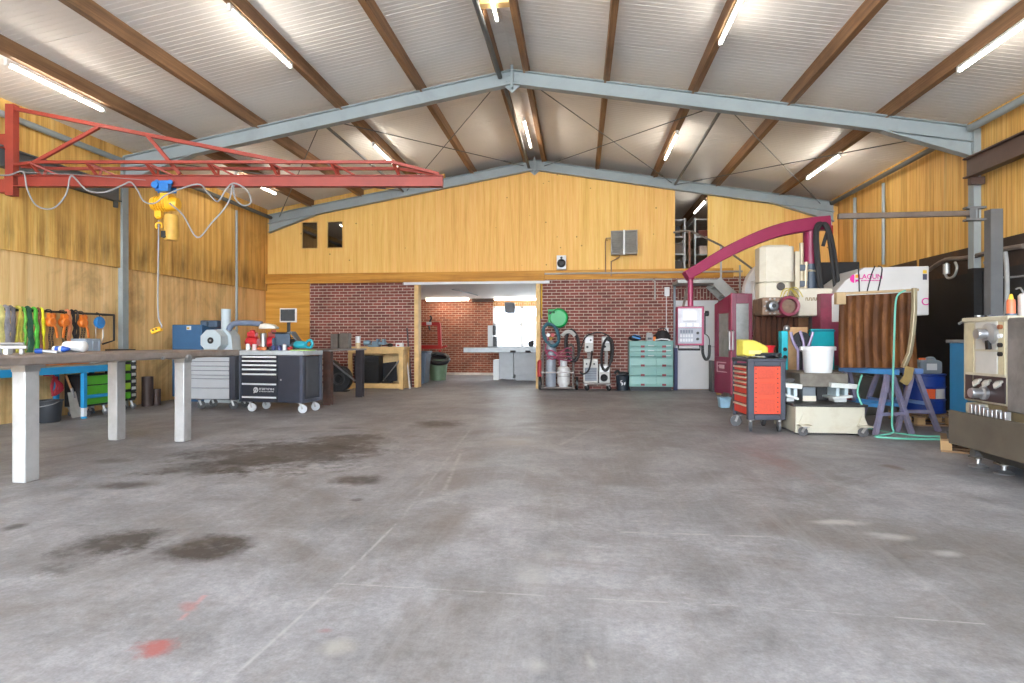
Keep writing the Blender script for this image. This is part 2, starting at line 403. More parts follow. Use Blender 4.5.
tag(m.build('wall_left_cladding', WL_UP, loc=(0, 0, 0)), 'honey coloured streaky upper cladding of the left wall', 'wall', kind='structure')
m = xwall(XR, XR+.2, YF, 21, 0, 4.7)
tag(m.build('wall_right', WR_UP, loc=(0, 0, 0)), 'right hall wall of honey coloured vertical boards', 'wall', kind='structure')
m = MB(); m.box(XR-.03, XR+.05, YF, YB, 0, 2.25)
tag(m.build('wall_right_tar_sheet', TAR, loc=(0, 0, 0)), 'black lower sheeting along the right wall', 'wall', kind='structure')
m = MB()
for ya, yb, zt in ((YF, 9.7, 2.68), (9.95, 11.55, 2.66), (11.65, 13.0, 2.66), (13.12, 14.9, 2.6)): m.box(XR-.015, XR+.05, ya, yb, 2.22, zt)
tag(m.build('trim_1', BURNT, loc=(0, 0, 0)), 'dark brown scorched band above the black sheeting of the right wall', 'trim', kind='structure')
# back wall : brick below, plywood above
BRICK = brick_mat('red_brown_brick', (130, 70, 61), (102, 56, 51), (184, 164, 152))
OX0, OX1, OZ = -4.2, -.95, 2.64                      # opening to the rear room
m = MB()
m.box(-6.99, OX0, YB, YB+.2, 0, 2.75); m.box(OX1, XR, YB, YB+.2, 0, 2.75)
tag(m.build('wall_back', BRICK, loc=(0, 0, 0)), 'brown brick back wall either side of the wide opening', 'wall', kind='structure')
m = MB(); m.box(XL, -6.99, YB-.02, YB+.2, 0, 2.72)
tag(m.build('wall_back_plywood', wood_mat('amber_plywood', (206, 150, 62), (170, 112, 34), (222, 170, 84), 'X', .25, 0, 'X', 0), loc=(0, 0, 0)), 'amber plywood sheet in the left corner of the back wall', 'wall', kind='structure')
PLY = wood_mat('yellow_plywood', (232, 187, 106), (212, 161, 78), (240, 200, 128), 'Z', .0, 1.22, 'X', 3.1, 0)
holes = [(-7.21, -6.77, 3.6, 4.3), (-6.52, -6.09, 3.6, 4.3), (2.33, 3.11, 2.9, 4.9)]
m = MB()
xs = sorted({XL, XR, RX, -3.4}|{h[i] for h in holes for i in (0, 1)})
for xa, xb in zip(xs, xs[1:]):
    hs = [h for h in holes if h[0] <= xa and h[1] >= xb]
    segs = [(2.72, hs[0][2]), (hs[0][3], None)] if hs else [(2.72, None)]
    for z0, z1 in segs:
        dz_ = .01 if xb < -3.3 else .24
        za, zb = (z1, z1) if z1 else (ceil_z(xa)-dz_, ceil_z(xb)-dz_)
        if z1 is None and z0 > min(za, zb): continue
        m.prism([(xa, z0), (xb, z0), (xb, zb), (xa, za)], YB, YB+.06)
tag(m.build('wall_back_gable', PLY, loc=(0, 0, 0)), 'yellow plywood gable above the brick back wall', 'wall', kind='structure')
BEAMW = wood_mat('osb_beam', (196, 138, 56), (138, 88, 28), (214, 164, 82), 'X', .3, 0, 'X', 0, .2)
m = MB(); m.box(-8.19, OX1+.1, YB-.12, YB, 2.685, 2.935)
tag(m.build('trim_2', BEAMW, loc=(0, 0, 0)), 'thick brown timber beam across the back wall above the opening', 'beam', kind='structure')
m = MB(); m.box(OX1+.1, 3.7, YB-.035, YB, 2.72, 2.95)
tag(m.build('trim_3', BEAMW, loc=(0, 0, 0)), 'amber board band above the right brick wall', 'beam', kind='structure')
m = MB(); m.box(OX0+.02, OX0+.13, YB-.06, YB+.22, 0, 2.68)
tag(m.build('trim_4', PINE, loc=(0, 0, 0), bev=.005), 'pale timber post at the left side of the opening', 'door frame', kind='structure')
m = MB(); m.box(OX1-.12, OX1-.01, YB-.06, YB+.22, 0, 2.68)
tag(m.build('trim_5', PINE, loc=(0, 0, 0), bev=.005), 'pale timber post at the right side of the opening', 'door frame', kind='structure')
m = MB(); m.box(OX0-.25, OX1+.22, YB-.1, YB-.01, 2.62, 2.685)
tag(m.build('trim_6', WHITE, loc=(0, 0, 0), bev=.004), 'white door track above the opening', 'door track', kind='structure')
# rear room
m = MB(); m.box(-6.2, 2.2, YB+.2, 20.5, 2.64, 2.8)
tag(m.build('ceiling_rear_room', mat('white_ceiling', (240, 240, 238), .6, 0, .02), loc=(0, 0, 0)), 'white flat ceiling of the rear room', 'ceiling', kind='structure')
m = MB(); m.box(XL, XR, YB+.2, 21, 2.8, 2.86)
tag(m.build('floor_mezzanine', mat('mezzanine_board', (120, 95, 70), .7), loc=(0, 0, 0)), 'board floor of the loft behind the gable', 'floor', kind='structure')
BRICK2 = brick_mat('orange_brown_brick', (150, 80, 56), (120, 62, 46), (176, 150, 128))
WZ0, WZ1, WXA, WXB = .95, 2.38, -2.95, 1.9  # window's right end stretched out of view to let more daylight in
m = MB()
m.box(-6.2, WXA, 20.5, 20.7, 0, 2.64); m.box(WXB, 2.2, 20.5, 20.7, 0, 2.64)
m.box(WXA, WXB, 20.5, 20.7, 0, WZ0)
tag(m.build('wall_rear_room_back', BRICK2, loc=(0, 0, 0)), 'orange brick back wall of the rear room', 'wall', kind='structure')
m = MB(); m.box(WXA, WXB, 20.5, 20.7, WZ1, 2.64)
tag(m.build('trim_7', brick_mat('soldier_course', (186, 132, 84), (160, 108, 66), (206, 182, 148), .075, .225, True), loc=(0, 0, 0)), 'upright brick course above the rear window', 'lintel', kind='structure')
m = MB(); m.box(-6.4, -6.2, YB+.2, 20.5, 0, 2.64); m.box(2.2, 2.4, YB+.2, 20.5, 0, 2.64)
tag(m.build('wall_rear_room_sides', brick_mat('orange_brown_brick_side', (150, 80, 56), (120, 62, 46), (176, 150, 128), axis='Y'), loc=(0, 0, 0)), 'brick side walls of the rear room', 'wall', kind='structure')
m = MB(); m.prism([(XL, 2.8), (XR, 2.8), (XR, ceil_z(XR)), (RX, ceil_z(RX)), (XL, ceil_z(XL))], 20.9, 21.0)
tag(m.build('wall_loft_back', mat('loft_wall', (150, 135, 118), .8), loc=(0, 0, 0)), 'dim end wall of the loft', 'wall', kind='structure')
m = MB(); m.box(-6.2, 2.2, 20.42, 20.5, 0, .09)
tag(m.build('baseboard_rear', mat('pale_plinth', (205, 196, 184), .6), loc=(0, 0, 0)), 'pale plinth along the rear room wall', 'baseboard', kind='structure')
# rear window with white frame
FRAME = mat('white_window_frame', (232, 234, 236), .4, 0, .02)
def clear_glass(name, tint, refl, trans=True):
    k = NT(name); g = k.n('ShaderNodeBsdfGlossy'); g.inputs['Roughness'].default_value = .03
    t = k.n('ShaderNodeBsdfTransparent'); t.inputs['Color'].default_value = lin(tint)
    mx = k.n('ShaderNodeMixShader'); mx.inputs[0].default_value = refl
    k.l(t.outputs[0], mx.inputs[1]); k.l(g.outputs[0], mx.inputs[2]); k.l(mx.outputs[0], k.out.inputs['Surface']); return k.m
PANE = clear_glass('window_glass', (240, 244, 246), .07)
wr = thing('window_3', 'bright white framed window at the back of the rear room', 'window', ((WXA+WXB)/2, 20.55, WZ0), kind='structure')
m = MB(); xm = -1.95
for a, b in ((WXA, WXA+.07), (xm-.05, xm+.05), (-.95, -.85), (.45, .55), (WXB-.07, WXB)): m.box(a, b, 20.5, 20.62, WZ0, WZ1)
m.box(WXA, WXB, 20.5, 20.62, WZ0, WZ0+.07); m.box(WXA, WXB, 20.5, 20.62, WZ1-.07, WZ1); m.box(WXA, xm, 20.5, 20.6, 1.72, 1.80)
m.build('window_frame', FRAME, wr, True, .004)
MB().box(WXA+.04, WXB-.04, 20.56, 20.57, WZ0+.04, WZ1-.04).build('pane', PANE, wr, True)
MB().box(WXA-.05, WXB+.05, 20.4, 20.5, WZ0-.04, WZ0).build('window_sill', WHITE, wr, True)
# outside the rear window: a pale facade across the yard
m = MB(); m.box(-9, 6, 34, 34.3, -.1, 2.6)
tag(m.build('ground_rear_facade', mat('pale_render', (206, 206, 204), .8), loc=(0, 0, 0)), 'pale facade outside the rear window', 'facade', kind='structure')
m = MB(); m.box(-30, 30, 21, 60, -.14, -.02)
tag(m.build('ground_rear', mat('outdoor_paving_rear', (186, 184, 180), .8), loc=(0, 0, 0)), 'pale yard outside the rear window', 'ground', kind='structure')
# loft windows
PANED = clear_glass('loft_glass', (150, 150, 150), .16)
for i, (xa, xb) in enumerate(((-7.21, -6.77), (-6.52, -6.09))):
    w = thing('window_%d' % (i+1), ('small dark loft window nearest the left corner of the gable', 'small dark loft window to the right of its twin in the gable')[i], 'window', ((xa+xb)/2, YB+.02, 3.6), kind='structure')
    m = MB()
    m.box(xa, xa+.018, YB-.012, YB+.05, 3.6, 4.3); m.box(xb-.018, xb, YB-.012, YB+.05, 3.6, 4.3); m.box(xa+.018, xb-.018, YB-.012, YB+.05, 3.6, 3.618); m.box(xa+.018, xb-.018, YB-.012, YB+.05, 4.282, 4.3)
    m.build('window_frame', mat('loft_frame', (196, 158, 92), .6), w, True)
    MB().box(xa+.015, xb-.015, YB+.02, YB+.026, 3.615, 4.285).build('pane', PANED, w, True)
# white door in the brick wall under the stairs
d = thing('door_1', 'plain white door in the brick wall below the steel stairs', 'door', (2.8, YB-.03, 0), kind='structure')
MB().box(2.34, 3.34, YB-.06, YB, .02, 2.17).build('door_leaf', WHITE, d, True, .006)
MB().cyl((3.26, YB-.1, 1.05), (3.26, YB-.05, 1.05), .02).bar((3.28, YB-.1, 1.05), (3.14, YB-.1, 1.05), .02).build('door_handle', CHROME, d, True)
m = MB(); m.box(2.2, 3.62, YB-.03, YB+.01, 2.2, 2.45)
tag(m.build('trim_8', brick_mat('soldier_course_brown', (120, 60, 54), (92, 48, 46), (170, 150, 138), .075, .225, True), loc=(0, 0, 0)), 'upright brown bricks above the white door', 'lintel', kind='structure')

# ------------------------------------------------------------------ STEEL FRAMES
def raf_top(x): return 5.68-SL*abs(x-RX)
def frame(y, lab):
    t = thing('portal_frame', lab, 'steel frame', (RX, y, 0), group='grey steel portal frames', kind='structure')
    for sx, nm in ((-1, 'left'), (1, 'right')):
        xw = XL+.12 if sx < 0 else XR-.12
        xo = XL+.02 if sx < 0 else XR-.02
        m = MB(); a, b = sorted((xo+sx*.1, xo-sx*.12))
        zt = raf_top(xo)
        m.box(a, a+.014, y-.07, y+.07, 0, zt); m.box(b-.014, b, y-.07, y+.07, 0, zt); m.box(a, b, y-.006, y+.006, 0, zt); m.box(a-.0, b, y-.08, y+.08, 0, .02)
        if y < 12: m.build('column', GREY_STEEL, t, True)
        if y < 12 and sx > 0: MB().box(a-.006, b, y-.076, y+.076, .02, 2.3).build('tar_wrap', TAR, t, True)
        # rafter I-section
        xe = xo-sx*.12
        def P(x, dz): return (x, raf_top(x)+dz)
        m = MB(); h = .24
        for y0, y1, d0, d1 in ((y-.07, y+.07, -.016, 0), (y-.07, y+.07, -h, -h+.016), (y-.006, y+.006, -h, 0)):
            m.prism([P(RX, d0), P(xe, d0), P(xe, d1), P(RX, d1)], y0, y1)
        # haunch
        L = 1.3
        pa, pb = (xe, raf_top(xe)-h), (xe-sx*L, raf_top(xe-sx*L)-h)
        m.prism([pa, pb, (xe, pa[1]-.22)], y-.006, y+.006)
        m.strip([(pb[0], y, pb[1]), (xe, y, pa[1]-.22)], .14, .014, (0, 1, 0))
        m.build('rafter', GREY_STEEL, t, True)
    m = MB(); m.box(RX-.018, RX+.018, y-.09, y+.09, 5.36, 5.74)
    m.prism([(RX-.16, 5.445), (RX+.16, 5.445), (RX, 5.31)], y-.01, y+.01)
    for dx in (-.1, -.05, .05, .1):
        for z in (5.5, 5.6): m.cyl((RX+dx, y-.02, z), (RX+dx, y+.02, z), .012, n=6)
    m.build('ridge_plate', GREY_STEEL, t, True)
frame(9.9, 'grey steel portal frame spanning the middle of the hall')
frame(YB-.1, 'grey steel portal frame against the plywood gable at the back')
# timber purlins
PURL = wood_mat('brown_roof_timber', (138, 104, 74), (90, 68, 50), (162, 126, 92), 'Y', .6, 0, 'X', 0, .35, scale=1.2)
pl = [('A', -6.92, 'lowest brown roof timber above the left wall'), ('B', -5.58, 'second brown roof timber up from the left wall'), ('C', -4.07, 'third brown roof timber up from the left wall'),
      ('D', -2.67, 'uppermost brown roof timber on the left slope before the ridge pair'), ('R', -1.33, 'left timber of the close pair under the ridge'), ('S', -.87, 'right timber of the close pair under the ridge'),
      ('E', .45, 'uppermost brown roof timber on the right slope after the ridge pair'), ('F', 1.84, 'third brown roof timber up from the right wall'), ('G', 3.31, 'second brown roof timber up from the right wall'), ('H', 4.77, 'lowest brown roof timber above the right wall')]
for kx, x, lab in pl:
    z1 = ceil_z(x)-.004; s = 1 if x < RX else -1
    m = MB(); m.prism([(x-.045, z1-.19), (x+.045, z1-.19), (x+.045, ceil_z(x+.036)), (x-.045, ceil_z(x-.045))], YF, 20.9)
    tag(m.build('roof_purlin', PURL), lab, 'roof beam', 'timber purlins under the roof')
# ridge cross blocks
for i, (y, lab) in enumerate(((7.75, 'pale timber block between the ridge timbers beside the nearest ridge lamp'), (11.7, 'pale timber block between the ridge timbers behind the middle frame'))):
    if i: continue
    m = MB(); m.box(-1.3, -.905, y, y+.12, 5.6, 5.68)
    tag(m.build('timber_block', PINE, bev=.004), lab, 'timber block')
# tubes along eaves and ridge
def tie(name, p, q, r, lab, group, mt=DARK_GREY):
    m = MB(); m.cyl(p, q, r, n=12); return tag(m.build(name, mt), lab, 'steel tube', group)
G = 'grey tie tubes of the steel frames'
tie('tie_tube', (XL+.105, YF, 4.40), (XL+.105, 9.82, 4.40), .048, 'grey tube along the left eaves in front of the middle frame', G, GREY_STEEL)
tie('tie_tube', (XL+.22, 9.98, 4.40), (XL+.22, 14.84, 4.40), .045, 'grey tube along the left eaves behind the middle frame', G)
tie('tie_tube', (XR-.2, YF, 4.42), (XR-.2, 9.82, 4.42), .055, 'grey tube along the right eaves in front of the middle frame', G, GREY_STEEL)
tie('tie_tube', (XR-.2, 9.98, 4.42), (XR-.2, 14.84, 4.42), .045, 'grey tube along the right eaves behind the middle frame', G)
tie('tie_tube', (-1.45, YF, 5.56), (-1.3, 9.84, 5.56), .04, 'grey tube under the ridge in front of the middle frame', G)
tie('tie_tube', (-1.24, 9.98, 5.47), (-1.24, 14.83, 5.50), .035, 'grey tube under the ridge behind the middle frame', G)
for px, lab in ((322, 'slim grey tie tube under the left roof slope'), (723, 'slim grey tie tube under the right roof slope')):
    p = wY(px, 128 if px < 500 else 113, 10.0); p.z = raf_top(p.x)-.12
    tie('tie_tube', p, (p.x, 14.83, p.z), .028, lab, G)
# bracing rods
G2 = 'thin bracing rods under the roof'
xsB = [-7.8, -4.55, -1.3, 2.45, 5.7]; xsB[3] = wY(723, 113, 9.9).x; xsB[1] = wY(322, 128, 9.9).x
nm = ['outer left roof bay', 'inner left roof bay', 'inner right roof bay', 'outer right roof bay']
for i in range(4):
    for j in range(2):
        xa, xb = xsB[i]+.06, xsB[i+1]-.06
        if i == 2: xa = -.85
        if j: xa, xb = xb, xa
        m = MB(); za, zb = raf_top(xa)-.1-.02*j, raf_top(xb)-.1-.02*j
        m.cyl((xa, 9.98, za), (xb, 14.83, zb), .009, n=6)
        c = ((xa+xb)/2, 12.4, (za+zb)/2)
        m.cyl((xa+(xb-xa)*.86, 9.98+.86*4.85, za+(zb-za)*.86), (xa+(xb-xa)*.91, 9.98+.91*4.85, za+(zb-za)*.91), .018, n=6)
        tag(m.build('bracing_rod', DARK_GREY), 'thin bracing rod of the %s, %s end at the middle frame' % (nm[i], 'right' if j else 'left'), 'bracing rod', G2)
# runway beams along both walls
for x, lab, mt in ((XL+.08, 'dark steel beam along the left wall behind the red crane arm', DARK_GREY), (XR-.25, 'dark brown steel beam high along the right wall', mat('dark_brown_steel', (84, 66, 60), .5, 0, .15))):
    m = MB(); m.box(x-.07, x+.07, YF+.3, 9.8, 3.93, 3.95); m.box(x-.07, x+.07, YF+.3, 9.8, 3.65, 3.67); m.box(x-.012, x+.012, YF+.3, 9.8, 3.65, 3.95)
    s = 1 if x > 0 else -1
    m.box(min(x, x+s*.2), max(x, x+s*.2), 9.72, 9.80, 3.55, 3.66)
    tag(m.build('runway_beam', mt), lab, 'steel beam', 'runway beams on the side walls')

# ------------------------------------------------------------------ FLUORESCENT LAMPS
TUBE = emit('lit_tube', (255, 246, 232), 27)
LAMPW = mat('lamp_housing', (225, 225, 222), .4, 0, .03)
def lamp(x, y0, y1, z, lab, dz=.0):
    t = thing('fluorescent_lamp', lab, 'ceiling lamp', (x, (y0+y1)/2, z), group='strip lamps under the roof timbers')
    h = (y1-y0)/2
    MB().box(-.02, .02, -h, h, .0, .04).build('housing', LAMPW, t, bev=.006)
    MB().cyl((0, -h+.05, -.025), (0, h-.05, -.025), .019, n=12).build('tube', TUBE, t)
    for s, in ((-1,), (1,)): MB().cb((0, s*(h-.025), -.015), (.045, .05, .06)).build('end_cap', LAMPW, t, bev=.004)
for x, side, nmx in ((-6.97, 1, 'lowest left'), (-4.07, 1, 'third left'), (1.84, 1, 'third right'), (4.75, 1, 'lowest right')):
    zb = ceil_z(x)-.195
    lamp(x, 6.6, 8.15, zb-.045, 'lit strip lamp under the %s roof timber, in front of the middle frame' % nmx)
    lamp(x, 11.55, 13.2, zb-.045, 'lit strip lamp under the %s roof timber, behind the middle frame' % nmx)
lamp(-1.12, 6.65, 8.2, 5.62, 'lit strip lamp under the ridge, in front of the middle frame')
lamp(-1.08, 11.8, 13.5, 5.58, 'lit strip lamp under the ridge, behind the middle frame')
lamp(3.24, 15.9, 17.4, ceil_z(3.24)-.3, 'lit strip lamp in the loft seen through the gable doorway')
lamp(-5.6, 17.4, 18.9, ceil_z(-5.6)-.26, 'lit strip lamp in the loft behind the small windows')
# rear room strip lamps run along X
for xa, xb, lab in ((-5.2, -3.68, 'lit strip lamp on the rear room wall left of the window'), (-2.85, -.9, 'lit strip lamp above the rear room window')):
    t = thing('fluorescent_lamp', lab, 'ceiling lamp', ((xa+xb)/2, 20.0, 2.56), group='strip lamps of the rear room')
    h = (xb-xa)/2
    MB().box(-h, h, -.02, .02, .03, .08).build('housing', LAMPW, t)
    MB().cyl((-h+.04, -.03, .01), (h-.04, -.03, .01), .02, n=12).cyl((-h+.04, .03, .01), (h-.04, .03, .01), .02, n=12).build('tube', emit('rear_lit_tube', (255, 244, 226), 16), t)
m = MB(); m.box(-3.65, -2.9, 20.3, 20.48, 2.53, 2.64)
tag(m.build('roller_housing', mat('dark_brown_housing', (70, 52, 44), .6)), 'dark brown box under the rear room ceiling between two lamps', 'box')
# ================================================================== LEFT SIDE
def castor(par, x, y, r=.055, h=.15, wm=None, ang=.6, hub=None):
    """swivel castor: bracket (part) > wheel (sub-part); local coords of par's root"""
    m = MB(); c, s = math.cos(ang), math.sin(ang)
    m.box(x-.04, x+.04, y-.035, y+.035, h-.012, h); m.cyl((x, y, h-.03), (x, y, h-.01), .025, n=10)
    off = (x+c*.03, y+s*.03)
    for k in (-1, 1):
        q = (off[0]-s*k*.022, off[1]+c*k*.022)
        m.bar((q[0], q[1], r*.9), (x-s*k*.022, y+c*k*.022, h-.02), .03, .004, (c, s, 0))
    b = m.build('castor', RAW, par)
    w = MB(); w.cyl((off[0]-s*.016*-1, off[1]+c*.016*-1, r), (off[0]-s*.016, off[1]+c*.016, r), r, n=18)
    w.cyl((off[0]+s*.02, off[1]-c*.02, r), (off[0]-s*.02, off[1]+c*.02, r), r*.55, n=14)
    w.build('wheel', wm or TYRE, b); return b
# ---- red wall jib crane
JO = wZ(13, 400, 0); FW = 8.5
jr = Vector(((13-512)/600*FW, FW)); JX, JY = jr.x*CA-jr.y*SA, jr.x*SA+jr.y*CA
jib = thing('jib_crane', 'red lattice jib crane arm swinging from the left wall', 'crane', (JX, JY, 3.35), YAW)
def J(px, py, v=0.): return Vector(((px-13)*FW/600, v, CAMH+(HOR-py)*FW/600-3.35))
zb0, zb1 = J(0, 187).z, J(0, 175.6).z
m = MB()
m.box(-.07, .045, -.055, .055, J(0, 196).z, J(0, 105).z); m.box(-.075, .05, -.06, -.055, J(0, 192).z, J(0, 176).z); m.build('mast', RED, jib, bev=.008)
m = MB()
for z0, z1 in ((J(0, 149).z, J(0, 135).z), (J(0, 193).z, J(0, 180).z)): m.box(-.2, -.07, -.05, .05, z0, z1)
m.build('wall_bracket', RED, jib)
xe = J(443, 0).x
m = MB(); m.box(.045, xe, -.05, .05, zb1-.012, zb1); m.box(.045, xe, -.05, .05, zb0, zb0+.012); m.box(.075, xe, -.005, .005, zb0, zb1); m.box(xe-.012, xe, -.055, .055, zb0, zb1)
m.build('boom', RED, jib)
m = MB()
zr = J(0, 165.5).z
for v in (-.16, .16): m.strip([(.07, v*.3, zr), (.5, v, zr), (J(395, 0).x, v, zr), (xe-.06, v*.1, zb1+.02)], .04, .04)
m.build('side_rail', RED, jib)
for i, px in enumerate((38, 94, 152, 213, 274, 334, 395)):
    m = MB(); u = J(px, 0).x
    for v in (-.16, .16): m.bar((u, v, zr), (u+.06, v*.2, zb1), .03, .03)
    m.bar((u, -.16, zr), (u, .16, zr), .028, .028)
    if px < 390: m.bar((u, -.16, zr), (u+.3, .0, zb1), .022, .022)
    m.build('lattice_strut', RED, jib)
m = MB(); m.bar(J(16, 109), J(290, 163), .05, .05); m.build('top_chord', RED, jib)
m = MB(); m.bar(J(30, 165, .0), J(99, 127), .045, .045); m.build('diagonal', RED, jib)
m = MB(); m.bar(J(147, 135), J(180, 174), .045, .045); m.build('diagonal', RED, jib)
def jw(px, py, v=0.):
    p = J(px, py, v); return Vector((JX+p.x*CA-p.y*SA, JY+p.x*SA+p.y*CA, p.z+3.35))
# festoon cable
CABG = mat('grey_cable', (140, 140, 142), .5, 0, .05)
m = MB(); pts = [(2, 177), (15, 177), (29, 174), (33, 191), (42, 207), (58, 210), (71, 197), (75, 180), (79, 179), (92, 192), (109, 194), (127, 187), (135, 184), (142, 192), (154, 205), (165, 207), (178, 198), (201, 186), (211, 194), (221, 203), (229, 192), (237, 185), (250, 192), (254, 204), (246, 207), (238, 199), (237, 187)]
VV = lambda a: -.24 if 150 < a < 182 else -.1
m.tube([jw(a, b, VV(a)) for a, b in pts], .011, 7, 5); m.tube([jw(a, b, -.13 if a > 185 else -.24) for a, b in ((237, 187), (232, 206), (216, 225), (202, 239), (188, 217), (179, 207))], .011, 7, 5)
m.tube([jw(29, 174, -.1), jw(80, 176.5, -.1), jw(150, 182, -.1)], .004, 5)
tag(m.build('festoon_cable', CABG), 'grey power cable hanging in loops along the red crane arm', 'cable')
# ---- yellow electric chain hoist
hp = jw(167, 188); hoist = thing('chain_hoist', 'yellow electric chain hoist with blue trolley under the red crane arm', 'hoist', (hp.x, hp.y, zb0+3.35), YAW)
def H(px, py, v=0.): p = jw(px, py, 0)-Vector(hoist.location); return Vector((p.x*CA+p.y*SA, v, p.z))
HB = mat('trolley_blue', (34, 108, 180), .4)
m = MB()
for v in (-.07, .07): m.cb(H(166, 187, v), (.22, .02, .15))
for u in (160, 173):
    for v in (-.065, .065): m.cyl(H(u, 183.5, v*.75), H(u, 183.5, v*1.3), .035, n=14)
m.cyl(H(160, 187, -.14), H(160, 187, -.08), .05, n=14); m.cb(H(170, 190, -.12), (.13, .09, .11)); m.cyl(H(158, 192, 0), H(176, 192, 0), .02)
m.build('trolley', HB, hoist, bev=.006)
m = MB(); m.lathe([(.0, -.19), (.09, -.19), (.1, -.15), (.1, -.02), (.085, 0), (.1, .02), (.1, .13), (.08, .18), (0, .18)], H(166, 204, 0), 'X', 18)
for k in range(5): m.lathe([(.1, -.012), (.112, -.008), (.112, .008), (.1, .012)], H(166, 204, 0)+Vector((-.13+k*.035, 0, 0)), 'X', 18)
m.cb(H(168, 200, 0), (.12, .2, .16)); m.build('motor_housing', YEL, hoist, bev=.004)
m = MB(); m.box(-.03, .03, -.02, .02, H(0, 199).z, 0); m.build('suspension', YEL, hoist)
m = MB(); m.cb(H(159, 214, 0), (.09, .07, .09)); m.lathe([(.03, .0), (.045, .02), (.03, .05)], H(159, 219, 0), 'Z', 12)
hk = [H(159, 219, 0)+Vector((math.sin(a)*.045, 0, -.05-.045*math.cos(a)*-1-.045)) for a in [x*.35-2.6 for x in range(15)]]
m.tube(hk, .013, 8); m.build('hook', YEL, hoist)
m = MB(); b0 = H(171.5, 215, 0)
m.lathe([(.0, 0), (.085, 0), (.095, -.05), (.1, -.3), (.085, -.36), (0, -.365)], b0, 'Z', 16); m.build('chain_bag', mat('bag_ochre', (206, 160, 72), .6), hoist)
m = MB(); m.lathe([(.0, 0), (.035, 0), (.04, -.09), (.0, -.1)], H(167, 232, -.08), 'Z', 10); m.build('limit_weight', BLACK, hoist)
m = MB(); m.tube([H(158, 220, .02), H(157.5, 260, .02), H(157, 300, .02), H(158, 319, .02), H(161, 326, .02), H(158, 330, .02)], .011, 7, 4); m.build('control_cable', CABG, hoist)
m = MB(); a, b = H(160.5, 328.5, .02), H(151, 332, .02)
m.strip([a, a+(b-a)*.3, b], .07, .07); pc = m.build('control_pendant', YEL, hoist, bev=.012)
m = MB()
for k in (.35, .7): q = a+(b-a)*k; m.cyl(q+Vector((0, -.05, .01)), q+Vector((0, -.02, .01)), .014, n=10)
m.build('button', BLACK, pc)
# ---- steel slab workbench
TX1, TX0, TY0, TY1, TZ = -4.6, -5.72, 4.1, 7.73, 1.075
bench = thing('welding_bench', 'long thick steel welding bench on square aluminium coloured legs', 'workbench', ((TX0+TX1)/2, (TY0+TY1)/2, 0))
SLAB = mat('worn_steel_plate', (142, 132, 126), .5, .25, .2, 5, .1, (96, 80, 70), .6)
m = MB(); m.box(TX0, TX1, TY0, TY1, TZ-.085, TZ); m.build('bench_top', SLAB, bench, True, .02)
for i, c in enumerate((wZ(25, 483.5), wZ(184, 442), wZ(117, 440.5), None)):
    if c is None: c = Vector((-5.45, 4.53, 0))
    m = MB(); m.box(c.x-.125, c.x, c.y, c.y+.14, 0.0, TZ-.086); leg = m.build('leg', ALU, bench, True, .01)
    m = MB(); m.box(c.x-.18, c.x+.03, c.y-.03, c.y+.17, TZ-.1, TZ-.085); m.box(c.x-.128, c.x+.003, c.y-.003, c.y+.143, TZ-.14, TZ-.1)
    m.build('top_plate', RAW, leg, True)
m = MB(); m.cyl((TX1-.01, 6.62, TZ-.075), (TX1+.035, 6.62, TZ-.075), .035, n=14); m.cyl((TX1-.02, 6.2, TZ-.07), (TX1+.02, 6.2, TZ-.07), .02, n=10); m.build('clamp_bolt', RAW, bench, True)
# small things on the bench
m = MB(); c = wZ(75, 352.2, TZ); ax = Vector((CA, SA, 0)); m.cyl(c+Vector((0, 0, .06))-ax*.09, c+Vector((0, 0, .06))+ax*.09, .06, n=18); m.ball(c+Vector((0, 0, .06))+ax*.09, .06, (.45, 1, 1)); m.ball(c+Vector((0, 0, .06))-ax*.09, .06, (.3, 1, 1))
tag(m.build('cloth_roll', PWHITE), 'white paper roll lying on the steel welding bench', 'roll')
t = thing('spray_bottle', 'blue and white bottle lying on the welding bench beside the white roll', 'bottle', wZ(60, 352.5, TZ), YAW)
MB().cyl((-.06, 0, .035), (.03, 0, .035), .034, n=16).build('body', PWHITE, t); MB().cyl((.03, 0, .035), (.085, 0, .035), .034, .02, n=16).cyl((.085, 0, .035), (.1, 0, .035), .014, n=10).build('cap', mat('bottle_blue', (30, 80, 170), .4), t); MB().cyl((-.035, 0, .035), (.005, 0, .035), .0346, n=16).build('sticker', mat('bottle_blue', (30, 80, 170)), t)
t = thing('glue_tube', 'small blue and silver tube on the welding bench further from the white roll', 'tube', wZ(44, 353.5, TZ), YAW+.4)
MB().cyl((-.07, 0, .025), (-.01, 0, .025), .024, n=14).build('cap', mat('bottle_blue', (30, 80, 170)), t); MB().strip([(-.01, 0, .025), (.05, 0, .02), (.11, 0, .012)], .048, .03, (0, 1, 0)).build('body', RAW, t, bev=.006)
t = thing('bar_clamp', 'grey steel screw clamp at the near end of the welding bench', 'clamp', wZ(8, 354.5, TZ), YAW+.1)
MB().box(-.12, .16, -.012, .012, .05, .08).box(.1, .13, -.015, .015, 0, .05).build('bar', RAW, t, bev=.003)
MB().box(-.1, -.06, -.02, .02, .0, .08).box(-.02, .02, -.03, .03, 0, .05).build('jaw', mat('pale_steel', (180, 184, 186), .4, .4), t, bev=.003); MB().cyl((-.16, 0, .095), (.13, 0, .095), .014, n=10).build('spindle', CHROME, t)
